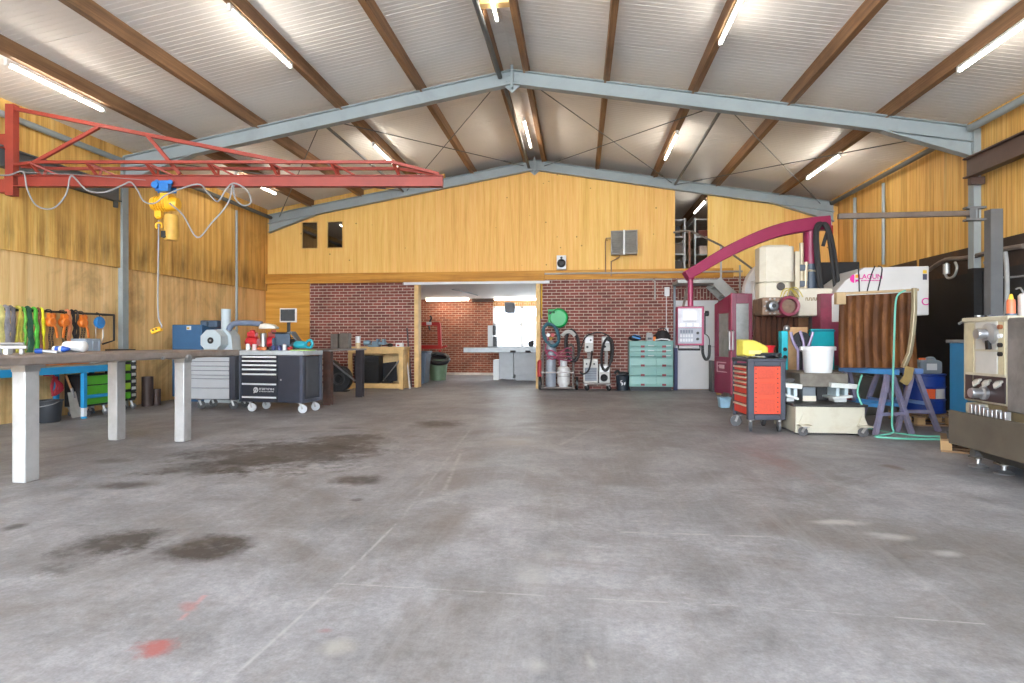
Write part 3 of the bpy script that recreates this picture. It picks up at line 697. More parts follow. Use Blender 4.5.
# ---- blue side bench along the wall
bx0, bx1, by0, by1, bz = -8.1, -7.56, 6.5, 9.22, .83
bb = thing('side_bench', 'bright blue framed bench along the left wall under the strap rail', 'workbench', ((bx0+bx1)/2, (by0+by1)/2, 0))
MB().box(bx0, bx1, by0, by1, bz-.02, bz).build('bench_top', mat('worn_board', (150, 142, 130), .6), bb, True, .004)
m = MB(); m.box(bx1-.04, bx1, by0, by1, bz-.125, bz-.02); m.box(bx0, bx0+.04, by0, by1, bz-.125, bz-.02); m.box(bx0+.04, bx1-.04, by1-.05, by1, bz-.125, bz-.02); m.box(bx0+.04, bx1-.04, by0, by0+.05, bz-.125, bz-.02); m.build('apron', BLUE, bb, True, .004)
for y in (6.93, 8.47, 9.15):
    for x in (bx1-.035, bx0+.035):
        m = MB(); m.box(x-.03, x+.03, y-.03, y+.03, .16, bz-.126); l = m.build('leg', BLUE, bb, True, .003)
        MB().box(x-.027, x+.027, y-.027, y+.027, .03, .16).build('leg_extension', WHITE, l, True); MB().cyl((x, y, 0), (x, y, .03), .05, .03, n=12).build('foot', BLUE, l, True)
m = MB(); m.box(bx1-.05, bx1-.02, 8.5, 9.12, .3, .35); m.build('cross_bar', BLUE, bb, True)
m = MB(); a = wX(47, 364, -7.7); b = wX(88, 362, -7.7); m.cyl((-7.7, a.y, bz+.05), (-7.7, b.y, bz+.05), .045, n=14); tag(m.build('orange_tube', mat('orange_plastic', (232, 140, 60), .45)), 'orange tube lying on the blue side bench', 'tube')
m = MB(); a = wX(89, 362, -7.7); b = wX(107, 361, -7.7); m.cyl((-7.7, a.y, bz+.045), (-7.7, b.y, bz+.045), .04, n=14); m.cyl((-7.7, a.y+.05, bz+.045), (-7.7, a.y+.09, bz+.045), .047, n=14); tag(m.build('white_tube', mat('grey_plastic_tube', (190, 194, 198), .45)), 'pale grey tube lying on the blue side bench behind the orange one', 'tube')
# crate on blue bench
CRG = mat('crate_grey', (150, 163, 178), .5, 0, .04)
def crate(loc, sx, sy, h, label, cm, name='storage_crate'):
    t = thing(name, label, 'crate', loc)
    m = MB(); a, b = sx/2, sy/2; w = .02
    m.box(-a+.02, a-.02, -b+.02, b-.02, 0, .02)
    for s in (-1, 1):
        m.box(min(s*a, s*(a-w)), max(s*a, s*(a-w)), -b, b, .02, h); m.box(-a+w, a-w, min(s*b, s*(b-w)), max(s*b, s*(b-w)), .02, h)
    m.build('body', cm, t, bev=.004)
    m = MB()
    for s in (-1, 1):
        m.box(min(s*a, s*(a+.012)), max(s*a, s*(a+.012)), -b, b, h-.04, h); m.box(-a, a, min(s*b, s*(b+.012)), max(s*b, s*(b+.012)), h-.04, h)
        for k in (-.45, 0, .45): m.box(min(s*a, s*(a+.01)), max(s*a, s*(a+.01)), k*sy-.012, k*sy+.012, .03, h-.04)
    m.build('rim', cm, t, bev=.003); return t
y0, y1 = wX(74, 340, -7.72).y, wX(106, 340, -7.72).y
crate((-7.88, (y0+y1)/2+.06, bz), .3, (y1-y0)/2-.03, .4, 'grey plastic crate on the far end of the blue side bench', CRG)
# bucket, shovel, cabinets under / behind
t = thing('rubber_bucket', 'black rubber bucket on the floor under the blue side bench', 'bucket', (-7.75, wX(49, 390, -7.75).y, 0))
MB().lathe([(0, .01), (.13, 0), (.145, .02), (.165, .3), (.178, .31), (.178, .325), (.155, .325), (.14, .03), (0, .025)], n=24).build('body', mat('bucket_black', (42, 46, 52), .5), t)
MB().tube([(-.17, 0, .31), (-.14, -.1, .27), (0, -.2, .24), (.14, -.1, .27), (.17, 0, .31)], .006, 6, 4).build('handle', RAW, t)
t = thing('shovel', 'shovel with a pale steel blade leaning under the blue side bench', 'shovel', (-7.85, wX(72, 400, -7.85).y, 0))
m = MB(); rows = []
for i in range(6):
    f = i/5; w = .12+.03*f if f < .8 else .15; z = .40-.39*f
    rows.append([Vector((.02+.10*f-.03*math.cos(k*PI/6*2-PI/2*2)*0+.02*abs(k-3)/3, -w+2*w*k/6, z)) for k in range(7)])
vs = [p for r in rows for p in r]; vb = [p+Vector((-.006, 0, 0)) for p in vs]; n = 7; fs = []
for i in range(5):
    for k in range(6): fs += [(i*n+k, i*n+k+1, (i+1)*n+k+1, (i+1)*n+k), (42+i*n+k, 42+(i+1)*n+k, 42+(i+1)*n+k+1, 42+i*n+k+1)]
m.add(vs+vb, fs); m.build('blade', mat('pale_blade', (206, 204, 198), .4, .3), t)
MB().cyl((.02, 0, .36), (-.06, -.06, .69), .017, n=10).build('shaft', mat('shaft_wood', (150, 104, 62), .6), t); MB().cyl((.03, 0, .30), (.005, -.015, .46), .026, .02, n=10).build('socket', RAW, t)
GREEN = mat('cabinet_green', (84, 170, 44), .4, 0, .05)
t = thing('green_cabinet', 'green cabinet on castors standing below the far end of the blue bench', 'cabinet', (-7.84, 8.81, 0))
MB().box(-.18, .16, -.24, .26, .16, .66).build('body', BLACK, t, bev=.006)
for k in range(3): MB().box(.16, .178, -.21, .23, .19+k*.155, .33+k*.155).build('drawer', GREEN, t, bev=.004)
for x in (-.15, .11):
    for y in (-.18, .2): castor(t, x, y, .05, .16)
t = thing('tool_rack', 'black and green tool rack with white labels beside the wall column', 'tool rack', (-7.9, 9.6, 0))
MB().box(-.18, .14, -.15, .17, .16, 1.05).build('body', BLACK, t, bev=.006)
for k in range(5): MB().box(.14, .17, -.13, .015, .2+k*.16, .31+k*.16).build('bin', GREEN if k in (0, 2, 4) else mat('bin_lime', (150, 196, 60), .4), t, bev=.004)
for k in range(7):
    dr = MB().box(.14, .158, .03, .165, .19+k*.12, .295+k*.12).build('drawer', mat('drawer_black', (34, 36, 40), .4), t, bev=.003); MB().box(.158, .162, .05, .145, .225+k*.12, .275+k*.12).build('drawer_label', WHITE, dr)
for x in (-.13, .09):
    for y in (-.1, .12): castor(t, x, y, .05, .16)
BROWNP = mat('brown_pipe', (72, 58, 54), .5, .2, .15)
m = MB(); y = wX(145.5, 390, -7.85).y; m.lathe([(0, 0), (.095, 0), (.095, .54), (.08, .54), (.08, .05), (0, .05)], (-7.85, y+.05, 0), n=20); tag(m.build('brown_pipe', BROWNP), 'tall brown pipe standing on the floor by the left wall', 'pipe')
m = MB(); y = wX(154, 395, -7.8).y; m.lathe([(0, 0), (.075, 0), (.075, .3), (.06, .3), (.06, .05), (0, .05)], (-7.8, y+.06, 0), n=20); tag(m.build('brown_pipe', BROWNP), 'short brown pipe standing beside the tall one by the left wall', 'pipe')
m = MB(); y = wX(55, 385, -8.0).y; rnd = random.Random(8)
for k in range(5):
    m.tube([(-8.0, y+rnd.uniform(-.05, .05), .62), (-7.97, y+rnd.uniform(-.1, .1), .5), (-7.99, y+rnd.uniform(-.08, .08), .36), (-7.96, y+rnd.uniform(-.1, .1), .46), (-8.0, y+rnd.uniform(-.05, .05), .64)], .014, 7, 4)
m.tube([(-8.19, y, .66), (-8.02, y, .66), (-8.0, y, .62)], .012, 7)
tag(m.build('red_strap_bundle', mat('strap_red', (170, 46, 60), .7, 0, .2)), 'bundle of red straps hanging under the blue side bench', 'straps')
m = MB(); y = wX(237, 240, -8.1).y; m.cyl((-8.11, y, 1.2), (-8.11, y, 4.3), .03, n=10); tag(m.build('wall_conduit', GREY_STEEL), 'vertical grey conduit on the left wall near the back corner', 'conduit')
# ---- strap rail
rail = thing('strap_rail', 'black steel rail on the left wall holding lifting straps', 'rail', (-8.05, 8.6, 1.64))
m = MB(); yA, yB = 6.9, wX(114, 314, -8.0).y
m.cyl((-8.0, yA, 1.64), (-8.0, yB, 1.64), .018, n=10); m.build('bar', BLACK, rail, True)
m = MB(); m.tube([(-8.0, yB, 1.64), (-8.0, yB, 1.2), (-8.0, yB-.25, 1.14)], .016, 8); m.build('end_bar', BLACK, rail, True)
for y in (7.05, 8.3, yB-.03): MB().cyl((-8.2+.002, y, 1.64), (-8.0, y, 1.64), .014, n=8).build('bracket', BLACK, rail, True)
def strap(px, wpx, col, label, zlow=.92, style=0, seed=0):
    rnd = random.Random(seed+int(px*10)); y = wX(px, 330, -7.95).y
    w = wpx*.0155; mm = mat('strap_%d_%d_%d' % col, col, .75, 0, .3, 14, .3)
    m = MB()
    for sgn in ((-1, 1) if style == 1 else (0,)):
        pts = []
        for i in range(9):
            f = i/8; z = 1.67-(1.67-zlow)*f
            pts.append(Vector((-7.965+.012*math.sin(f*5+px)+.02*f, y+sgn*w*.9*f+rnd.uniform(-.012, .012), z)))
        P = catmull(pts, 3); rings = []
        for i, p in enumerate(P):
            f = i/(len(P)-1); ww = w*(.75+.25*min(1, f*3))*(.55 if style == 1 else 1); dx = .014+.006*math.sin(i*1.3+px)
            rings.append([p+Vector((-dx, -ww/2, 0)), p+Vector((dx*.4, -ww/2, 0)), p+Vector((dx, 0, 0)), p+Vector((dx*.4, ww/2, 0)), p+Vector((-dx, ww/2, 0))])
        m.skin(rings)
    m.tube([(-8.02, y, 1.62), (-8.03, y, 1.66), (-8.0, y, 1.685), (-7.97, y, 1.66)], w*.3, 8, 3)
    return tag(m.build('lifting_strap', mm, smooth=60), label, 'strap', 'lifting straps on the wall rail')
strap(2.5, 5, (208, 200, 130), 'pale yellow lifting strap at the near end of the rail')
strap(8.5, 5, (150, 150, 160), 'wide silver grey lifting strap beside the pale yellow one')
strap(13.5, 4.2, (112, 108, 112), 'dark grey lifting strap next to the silver grey one')
strap(21, 4.5, (186, 178, 76), 'olive yellow forked lifting strap on the wall rail', style=1)
strap(25.5, 2.4, (110, 176, 70), 'thin lime strap behind the olive yellow forked one')
strap(30.5, 5.5, (46, 96, 74), 'dark green lifting strap on the wall rail')
strap(36.8, 4, (92, 190, 70), 'bright green lifting strap right of the dark green one')
strap(41, 2.6, (128, 82, 62), 'brown lifting strap between the bright green and yellow ones')
strap(44, 2.8, (232, 222, 40), 'bright yellow lifting strap on the wall rail')
strap(70, 3.6, (226, 150, 108), 'salmon orange lifting strap between the orange chain hoists', .95)
strap(74.5, 3.0, (40, 38, 40), 'black lifting strap right of the salmon orange strap', .95)
strap(78.5, 2.4, (56, 48, 44), 'dark brown strap beside the black one on the wall rail', .98)
OR2 = mat('chain_hoist_orange', (222, 120, 40), .45, 0, .15)
def lever_hoist(px, label, k=1.):
    y = wX(px, 325, -7.93).y; t = thing('lever_hoist', label, 'hoist', (-7.94, y, 1.4), 0, 'orange lever hoists on the wall rail')
    m = MB(); m.lathe([(0, -.05), (.06, -.05), (.075, -.03), (.075, .03), (.06, .05), (0, .05)], (0, 0, .08), 'X', 16); m.ball((.0, .04, .17), .05, (.8, 1, 1)); m.cb((0, 0, .16), (.06, .07, .1)); m.build('body', OR2, t)
    MB().strip([(.03, 0, .08), (.05, .05*k, -.02), (.05, .07*k, -.16)], .035, .02, (0, 1, 0)).build('lever', OR2, t, bev=.004)
    MB().tube([(0, 0, .2), (0, .02, .235), (-.03, .02, .268), (-.075, 0, .262), (-.085, 0, .23)], .009, 7, 3).build('hook', BLACK, t)
    m = MB()
    for j in range(2):
        for i in range(11):
            c = Vector((.01, (j-.5)*.05+.01*math.sin(i), .02-i*.036)); d = (0, .011, 0) if i % 2 else (.011, 0, 0); d = Vector(d)
            m.tube([c+d+Vector((0, 0, .014)), c+Vector((0, 0, .024)), c-d+Vector((0, 0, .014)), c-d-Vector((0, 0, .014)), c-Vector((0, 0, .024)), c+d-Vector((0, 0, .014))], .005, 5, closed=True)
    m.build('chain', BLACK, t)
lever_hoist(51, 'orange lever hoist with black chain, nearest of three on the rail'); lever_hoist(64.5, 'orange lever hoist with grey wheel, middle of three on the rail', -1); lever_hoist(83, 'orange lever hoist at the far end beside the blue disc', 1)
y = wX(100, 320, -7.93).y
t = thing('cable_winder', 'round blue disc hanging from the far end of the strap rail', 'hanging tool', (-7.94, y, 1.5))
MB().lathe([(0, -.03), (.09, -.03), (.1, -.01), (.1, .02), (.085, .035), (0, .035)], (0, 0, 0), 'X', 20).build('disc', mat('disc_blue', (36, 120, 190), .4), t); MB().tube([(0, 0, .09), (-.01, 0, .14), (-.05, 0, .165), (-.075, 0, .135)], .008, 7, 3).build('hook', BLACK, t)
MB().tube([(0, -.07, -.07), (0, -.075, -.25), (0, -.03, -.36)], .006, 6, 3).tube([(0, .07, -.07), (0, .075, -.25), (0, .03, -.36)], .006, 6, 3).build('wire', RAW, t)
# ---- blue grinding machine with octagonal housing
GB = mat('machine_blue', (58, 98, 136), .45, 0, .08); GP = mat('machine_pale_grey', (186, 198, 204), .45, 0, .05); GA = mat('arm_blue_grey', (112, 124, 146), .5)
gm = thing('grinding_machine', 'blue grinding machine with pale octagonal housing and upright duct', 'machine', (-7.4, 11.2, 0))
MB().box(-7.93, -7.3, 10.95, 11.6, .1, 1.51).box(-7.88, -7.35, 11.0, 11.55, 0, .1).build('cabinet', GB, gm, True, .015)
p = wY(189, 328, 10.95); m = MB(); m.cb((p.x, 10.945, p.z), (.09, .01, .075)); m.build('warning_plate', WHITE, gm, True); MB().cb((p.x-.01, 10.938, p.z-.005), (.05, .006, .035)).build('warning_mark', mat('plate_ochre', (190, 150, 40)), gm, True)
c = wY(210.5, 340.5, 10.75)
oc = [(c.x+.225*math.cos(PI/8+k*PI/4), c.z+.225*math.sin(PI/8+k*PI/4)) for k in range(8)]
MB().prism(oc, 10.75, 11.1).build('octagonal_housing', GP, gm, True, .008)
MB().cyl((c.x, 10.744, c.z), (c.x, 10.76, c.z), .062, n=20).build('shaft_opening', BLACK, gm, True)
MB().cyl((c.x, 10.735, c.z), (c.x, 10.75, c.z), .02, n=12).build('shaft_end', RAW, gm, True)
MB().box(c.x-.2, c.x+.65, 10.85, 11.4, 0, .93).box(-7.3, -7.25, 11.0, 11.3, .9, 1.2).build('pedestal', GP, gm, True, .01)
q = wY(224.5, 331, 11.1); m = MB(); m.cyl((q.x, 11.15, q.z-.1), (q.x, 11.15, 1.82), .09, n=18); m.prism([(q.x-.18, .93), (q.x+.24, .93), (q.x+.2, 1.3), (q.x+.09, 1.42), (q.x-.09, 1.42)], 11.0, 11.3); m.build('duct', GP, gm, True)
m = MB(); a = wY(231, 326, 11.1); b = wY(262, 323, 11.1); m.tube([(a.x-.05, 11.1, a.z-.08), (a.x+.05, 11.1, a.z+.04), ((a.x+b.x)/2, 11.1, a.z+.06), (b.x, 11.1, b.z-.02)], .055, 12, 4); m.build('arm', GA, gm, True)
a = wY(199, 323, 11.2); MB().cb((a.x+.25, 11.25, a.z-.02), (.36, .25, .14)).cb((a.x+.2, 11.1, a.z-.02), (.12, .1, .1)).build('motor', mat('motor_grey', (74, 92, 112), .5), gm, True, .02)
# ---- grey drawer cart
def drawer(par, x0, x1, y, z0, z1, m, hm, hz=None, hh=.014):
    d = MB().box(x0, x1, y-.02, y, z0, z1).build('drawer', m, par, bev=.004)
    MB().box(x0+.01, x1-.01, y-.034, y-.018, z1-hh-.006, z1-.004).build('handle', hm, d, bev=.003); return d
LG = mat('drawer_light_grey', (172, 175, 180), .4, 0, .04)
ga = wY(190, 400, 9.78); gb = wY(229, 400, 9.78)
t = thing('grey_drawer_cart', 'roller cabinet with pale grey drawers behind the welding bench', 'tool cabinet', ((ga.x+gb.x)/2, 9.8, 0))
hw = (gb.x-ga.x)/2
MB().box(-hw-.01, hw+.12, 0, .5, .17, .96).box(hw+.012, hw+.12, -.035, 0, .2, .93).build('body', NAVY, t, bev=.008); MB().box(-hw-.03, hw+.14, -.03, .52, .96, .99).build('top', mat('cart_top_black', (50, 52, 56)), t, bev=.008)
zs = [.18, .40, .565, .63, .70, .775, .855, .93]
zz = [wY(205, v, 9.78).z for v in (400, 388, 378.7, 375, 370.5, 366, 361.5, 357)]
for z0, z1 in zip(zz, zz[1:]): drawer(t, -hw, hw, 0, max(z0, .18)+.004, min(z1, .95)-.004, LG, LG)
for x in (-hw+.12, hw):
    for y in (.06, .42): castor(t, x, y, .07, .17, BLACK)
# ---- navy tool cabinet with door
cart = thing('navy_tool_cabinet', 'dark navy roller cabinet with silver drawer handles, door and grey top', 'tool cabinet', (-5.085, 9.47, 0), math.radians(-7.8))
W2 = .585
MB().box(-W2, W2, 0, .55, .17, .94).build('body', NAVY, cart, bev=.008)
MB().box(-W2-.02, W2+.03, -.02, .57, .955, 1.03).build('top', mat('grey_top', (168, 174, 178), .45), cart, bev=.01)
m = MB(); m.box(W2-.03, W2+.02, -.035, .03, .17, .955); m.box(W2-.02, W2+.02, .5, .57, .17, .955); m.box(W2, W2+.02, .03, .5, .17, .23); m.box(-W2-.02, -W2+.01, -.03, .57, .17, .955); m.build('corner_post', mat('corner_slate', (66, 72, 88), .4), cart, bev=.006)
dz = [.20, .335, .345, .53, .60, .67, .74, .81, .88, .945]
SILV = mat('silver_handle', (222, 226, 232), .3, .2, .03)
for z0, z1 in ((.185, .27), (.275, .49), (.495, .655), (.66, .735), (.74, .805), (.81, .875), (.88, .945)):
    dd = drawer(cart, -W2+.03, .12, 0, z0, z1, mat('drawer_navy', (36, 41, 54), .4), SILV, hh=.026)
    if z1 == .49:
        m = MB()
        for k in range(20):
            a0, a1 = 2*PI*k/20, 2*PI*(k+1)/20
            m.prism([(-.28+.046*math.cos(a0), .375+.046*math.sin(a0)), (-.28+.046*math.cos(a1), .375+.046*math.sin(a1)), (-.28+.028*math.cos(a1), .375+.028*math.sin(a1)), (-.28+.028*math.cos(a0), .375+.028*math.sin(a0))], -.024, -.0205)
        m.prism([(-.33, .325), (-.31, .32), (-.262, .375), (-.275, .39)], -.024, -.0205); m.prism([(-.295, .38), (-.265, .385), (-.262, .405), (-.285, .4)], -.024, -.0205)
        m.build('logo', WHITE, dd)
        m = MB(); rn = random.Random(12)
        for zc_, hh_, n_ in ((.393, .017, 11), (.352, .009, 15)):
            xl_ = -.215; st_ = .29/n_
            for k in range(n_):
                w_ = st_*.74; x_ = xl_+k*st_; m.box(x_, x_+w_*.3, -.0225, -.0205, zc_-hh_, zc_+hh_)
                o_ = rn.choice((-1, 0, 1)); m.box(x_, x_+w_, -.0225, -.0205, zc_+o_*hh_*.8-hh_*.2, zc_+o_*hh_*.8+hh_*.2)
                if rn.random() < .6: m.box(x_+w_*.7, x_+w_, -.0225, -.0205, zc_-hh_, zc_+hh_)
        m.build('lettering', WHITE, dd)
do = MB().box(.14, W2-.04, -.018, 0, .185, .945).build('door', NAVY, cart, bev=.005)
MB().cyl((.2, -.03, .55), (.2, -.016, .55), .014, n=12).build('lock', CHROME, do)
m = MB(); m.box(W2, W2+.006, .08, .47, .26, .92); m.build('side_panel', mat('side_panel_grey', (58, 60, 68), .5), cart, bev=.003)
WHC = mat('grey_wheel', (178, 182, 186), .45)
for x in (-W2+.12, W2-.08):
    for y in (.08, .46): castor(cart, x, y, .07, .17, WHC, .3)
# things on the navy cabinet
CT = 1.03
def on(px, Y=9.72): return Vector((wY(px, 345, Y).x, Y, CT))
def can(px, Y, r, h, name, label, mb, ml=None, cat='can', z=CT, grp=None):
    p = wY(px, 345, Y); t = thing(name, label, cat, (p.x, Y, z), 0, grp)
    MB().lathe([(0, 0), (r, 0), (r, h*.85), (r*.9, h*.92), (0, h*.92)], n=16).build('body', mb, t)
    MB().lathe([(0, h*.9), (r*.55, h*.9), (r*.5, h), (0, h)], n=12).build('lid', ml or mb, t); return t
can(248, 9.75, .036, .12, 'paint_can', 'white can on the left corner of the navy cabinet', PWHITE, RAW)
can(254.5, 9.75, .036, .115, 'paint_can', 'white and pink can right of the first can on the navy cabinet', mat('pink_white', (226, 200, 204), .4), RED)
BB = mat('bottle_blue', (30, 80, 170)); DB = mat('dark_blue_bottle', (38, 56, 110), .3)
can(273.5, 9.75, .04, .09, 'blue_jar', 'dark blue jar near the middle of the navy cabinet', DB, BLACK, 'jar'); can(279.5, 9.75, .04, .09, 'blue_jar', 'dark blue jar right of its twin on the navy cabinet', DB, BLACK, 'jar')
can(284.5, 9.8, .03, .11, 'spray_can', 'white spray can behind the green pad on the navy cabinet', PWHITE, RED)
can(270.2, 9.62, .02, .07, 'small_bottle', 'small black bottle in front of the blue jars', BLACK, None, 'bottle')
for k, (px, c, lab) in enumerate(((260, (196, 96, 60), 'orange rag ball left on the navy cabinet'), (264, (206, 130, 84), 'pale orange rag between the cans and blue jars'), (290, (190, 60, 60), 'red and white rag beside the teal power tool'))):
    p = on(px, 9.68); m = MB(); rnd = random.Random(k)
    m.ball(p+Vector((0, 0, .028)), .05, (1.1, .8, .6), 12)
    for v in m.bm.verts: v.co += Vector((rnd.uniform(-.012, .012), rnd.uniform(-.012, .012), rnd.uniform(-.006, .012)))
    for v in m.bm.verts: v.co.z = max(v.co.z, CT+.001)
    tag(m.build('cleaning_rag', mat('rag_%d' % k, c, .8, 0, .3, 20)), lab, 'rag')
p = on(303, 9.62); m = MB(); m.M = Matrix.Translation(p) @ Matrix.Rotation(-.14, 4, 'Z'); m.box(-.2, .2, -.09, .06, .001, .014); tag(m.build('green_pad', mat('pad_green', (160, 206, 110), .7), bev=.003), 'light green pad on the front right of the navy cabinet', 'pad')
p = on(306, 9.8); m = MB(); m.M = Matrix.Translation(p) @ Matrix.Rotation(.2, 4, 'Z'); m.box(-.14, .16, -.06, .08, .001, .008); tag(m.build('paper_sheet', PWHITE), 'white paper sheets behind the green pad', 'paper')
TEAL = mat('power_tool_teal', (30, 150, 168), .4, 0, .06)
t = thing('power_tool', 'teal handheld power tool on the navy cabinet', 'power tool', on(301, 9.86)+Vector((0, 0, .012)), -.1)
MB().lathe([(0, -.11), (.055, -.11), (.065, -.08), (.065, .05), (.05, .09), (.035, .1), (0, .1)], (0, 0, .085), 'X', 18).build('motor_body', TEAL, t)
MB().tube([(.08, 0, .09), (.13, 0, .15), (.19, 0, .16), (.22, 0, .10), (.18, 0, .04), (.09, 0, .05)], .022, 10, 4).build('handle', TEAL, t)
MB().cyl((-.18, 0, .085), (-.1, 0, .085), .035, .045, n=14).cyl((-.2, 0, .05), (-.2, 0, .07), .06, n=18).cb((-.17, 0, .03), (.12, .1, .06)).build('gear_head', mat('tool_dark', (70, 74, 80), .4, .3), t)
# ---- second steel table on I-beam legs
T2 = thing('steel_table', 'dark steel plate table on brown I-beam legs behind the navy cabinet', 'table', (-5.45, 11.5, 0))
ST2 = mat('dark_steel_plate', (112, 104, 100), .5, .4, .2, 5, .1, (80, 70, 66), .5)
Z2 = 1.03
MB().box(-6.3, -4.55, 10.55, 12.5, Z2-.03, Z2).build('table_top', ST2, T2, True, .004)
def ibeam(m, x, y, z0, z1, b=.14, h=.14):
    m.box(x-b/2, x+b/2, y-h/2, y-h/2+.012, z0, z1); m.box(x-b/2, x+b/2, y+h/2-.012, y+h/2, z0, z1); m.box(x-.006, x+.006, y-h/2, y+h/2, z0, z1)
for x, y in ((-4.64, 10.72), (-4.64, 12.35), (-6.2, 10.72), (-6.2, 12.35)):
    m = MB(); ibeam(m, x, y, 0, Z2-.031); m.build('leg', RUST if y < 11 else mat('dark_beam', (64, 58, 62), .5, .4, .15), T2, True)
# things on it
t = thing('computer_monitor', 'silver framed computer monitor against the amber plywood', 'monitor', (wY(288.5, 320, 11.0).x, 11.0, Z2))
MB().lathe([(0, 0), (.13, 0), (.13, .012), (.03, .03), (0, .03)], (0, 0, .21), n=20).box(-.03, .03, -.02, .02, .235, .34).build('stand', BLACK, t)
scr = MB().box(-.165, .165, -.03, .02, .52, .79).build('bezel', mat('bezel_silver', (206, 200, 196), .4), t, bev=.008)
for v in scr.data.vertices: v.co.z -= .0
MB().box(-.145, .145, -.033, -.03, .545, .77).build('screen', mat('dark_screen', (52, 58, 64), .25), scr)
MB().box(-.03, .03, -.01, .03, .33, .53).build('neck', BLACK, t, bev=.006)
MB().box(-.13, -.02, -.1, .0, .222, .26).build('white_device', PWHITE, t, bev=.01)
MB().box(-.16, .16, -.14, .14, 0, .2).build('base_box', mat('pc_dark', (44, 46, 50), .5), t, bev=.008)
def compressor(px, lab, k):
    t = thing('red_compressor', lab, 'compressor', (wY(px, 340, 10.85).x, 10.85, Z2), 0, 'red compressors on the steel table')
    rm = mat('compressor_red', (196, 44, 52), .35, 0, .08)
    MB().lathe([(0, -.12), (.07, -.12), (.1, -.09), (.105, 0), (.1, .09), (.07, .12), (0, .12)], (0, 0, .14), 'X', 18).build('tank', rm, t)
    MB().box(-.08, .08, -.06, .06, .24, .33).cyl((0, 0, .33), (0, 0, .37), .05, n=14).build('pump', rm if k else mat('pump_red_brown', (150, 70, 64), .5), t, bev=.01)
    for s in (-.08, .08): MB().box(s-.02, s+.02, -.06, .06, 0, .05).build('foot', BLACK, t)
compressor(252.5, 'red compressor left of the silver cylinder on the steel table', 1); compressor(273.5, 'red compressor right of the silver cylinder on the steel table', 0)
t = thing('silver_cylinder', 'silver cylinder between the two red compressors', 'cylinder', (wY(263.5, 340, 10.72).x, 10.72, Z2))
MB().lathe([(0, 0), (.06, 0), (.06, .29), (.05, .31), (0, .31)], n=18).build('body', CHROME, t); MB().lathe([(0, 0), (.065, 0), (.065, .03), (0, .03)], n=18).build('base_ring', BLACK, t)
m = MB(); c = wY(268.5, 326, 10.85); m.prism([(c.x-.17, 1.42), (c.x+.16, 1.42), (c.x+.17, 1.45), (c.x+.1, 1.5), (c.x-.05, 1.53), (c.x-.14, 1.51)], 10.78, 10.95); tag(m.build('white_cover', mat('cream_cover', (226, 220, 206), .5), bev=.015), 'cream cover lying across the red compressors', 'cover')
t = thing('grey_lid_case', 'open slate blue case standing behind the teal power tool', 'case', (wY(287, 340, 10.95).x+.06, 10.72, Z2))
MB().box(-.2, .1, -.08, .05, 0, .02).box(-.2, .1, .03, .05, .02, .3).box(-.2, -.17, -.08, .03, .02, .22).build('shell', mat('case_slate', (74, 92, 112), .45), t, bev=.01)
MB().strip([(.02, .1, .3), (.12, .1, .33), (.32, .1, .06)], .2, .03, (0, 1, 0)).build('lid', mat('lid_grey', (96, 104, 112), .5), t, bev=.006); MB().box(-.24, .06, -.02, .12, .30, .325).build('tray', BLACK, t, bev=.005)
for px0, px1, lab, k in ((332.5, 339.5, 'upright dark steel block nearer the navy cabinet on the steel table', 0), (341.5, 350, 'upright dark steel block nearer the pine crate on the steel table', 1)):
    a, b = wY(px0, 340, 11.9), wY(px1, 340, 11.9); m = MB(); m.box(a.x, b.x, 11.8, 11.98, Z2, 1.34+.01*k); m.box(a.x-.0, a.x+.03, 11.79, 11.8, Z2, 1.3); tag(m.build('steel_block', mat('block_brown_grey', (92, 82, 74), .6, .3, .25), bev=.006), lab, 'steel block', 'steel blocks on the steel table')
t = thing('paper_roll', 'white and beige roll standing on the edge of the steel table', 'roll', (wY(358, 340, 12.3).x, 12.3, Z2)); MB().cyl((0, 0, 0), (0, 0, .12), .052, n=18).build('lower_band', mat('beige_paper', (206, 180, 140), .6), t); MB().cyl((0, 0, .12), (0, 0, .26), .052, n=18).build('body', PWHITE, t)
# black blower on the floor
t = thing('black_blower', 'black round blower housing on the floor left of the pine crate', 'blower', (wY(340, 390, 13.6).x, 13.6, 0))
pr = [(-.3+.0, .3)]; pr = [(.29*math.cos(a), .30+.30*math.sin(a)) for a in [k*2*PI/28 for k in range(28)]]
pr = [(x*(1.0), z+(.34 if z > .5 and x < 0 else 0)*abs(x)/.29) for x, z in pr]
MB().prism(pr, -.09, .09).build('housing', mat('housing_black', (38, 40, 44), .5), t, bev=.02)
MB().lathe([(.1, -.1), (.13, -.12), (.15, -.1), (.15, -.08), (.1, -.08)], (0, 0, .3), 'Y', 20).build('inlet_ring', mat('ring_grey', (70, 72, 76), .4), t); MB().cyl((0, -.11, .3), (0, -.08, .3), .06, n=16).build('hub', BLACK, t)
MB().box(-.2, .2, -.1, .1, 0, .03).build('base', BLACK, t, bev=.004); MB().bar((-.25, -.13, .78), (.42, -.13, .26), .05, .03).build('handle_bar', mat('bar_grey', (120, 122, 128), .4, .4), t)
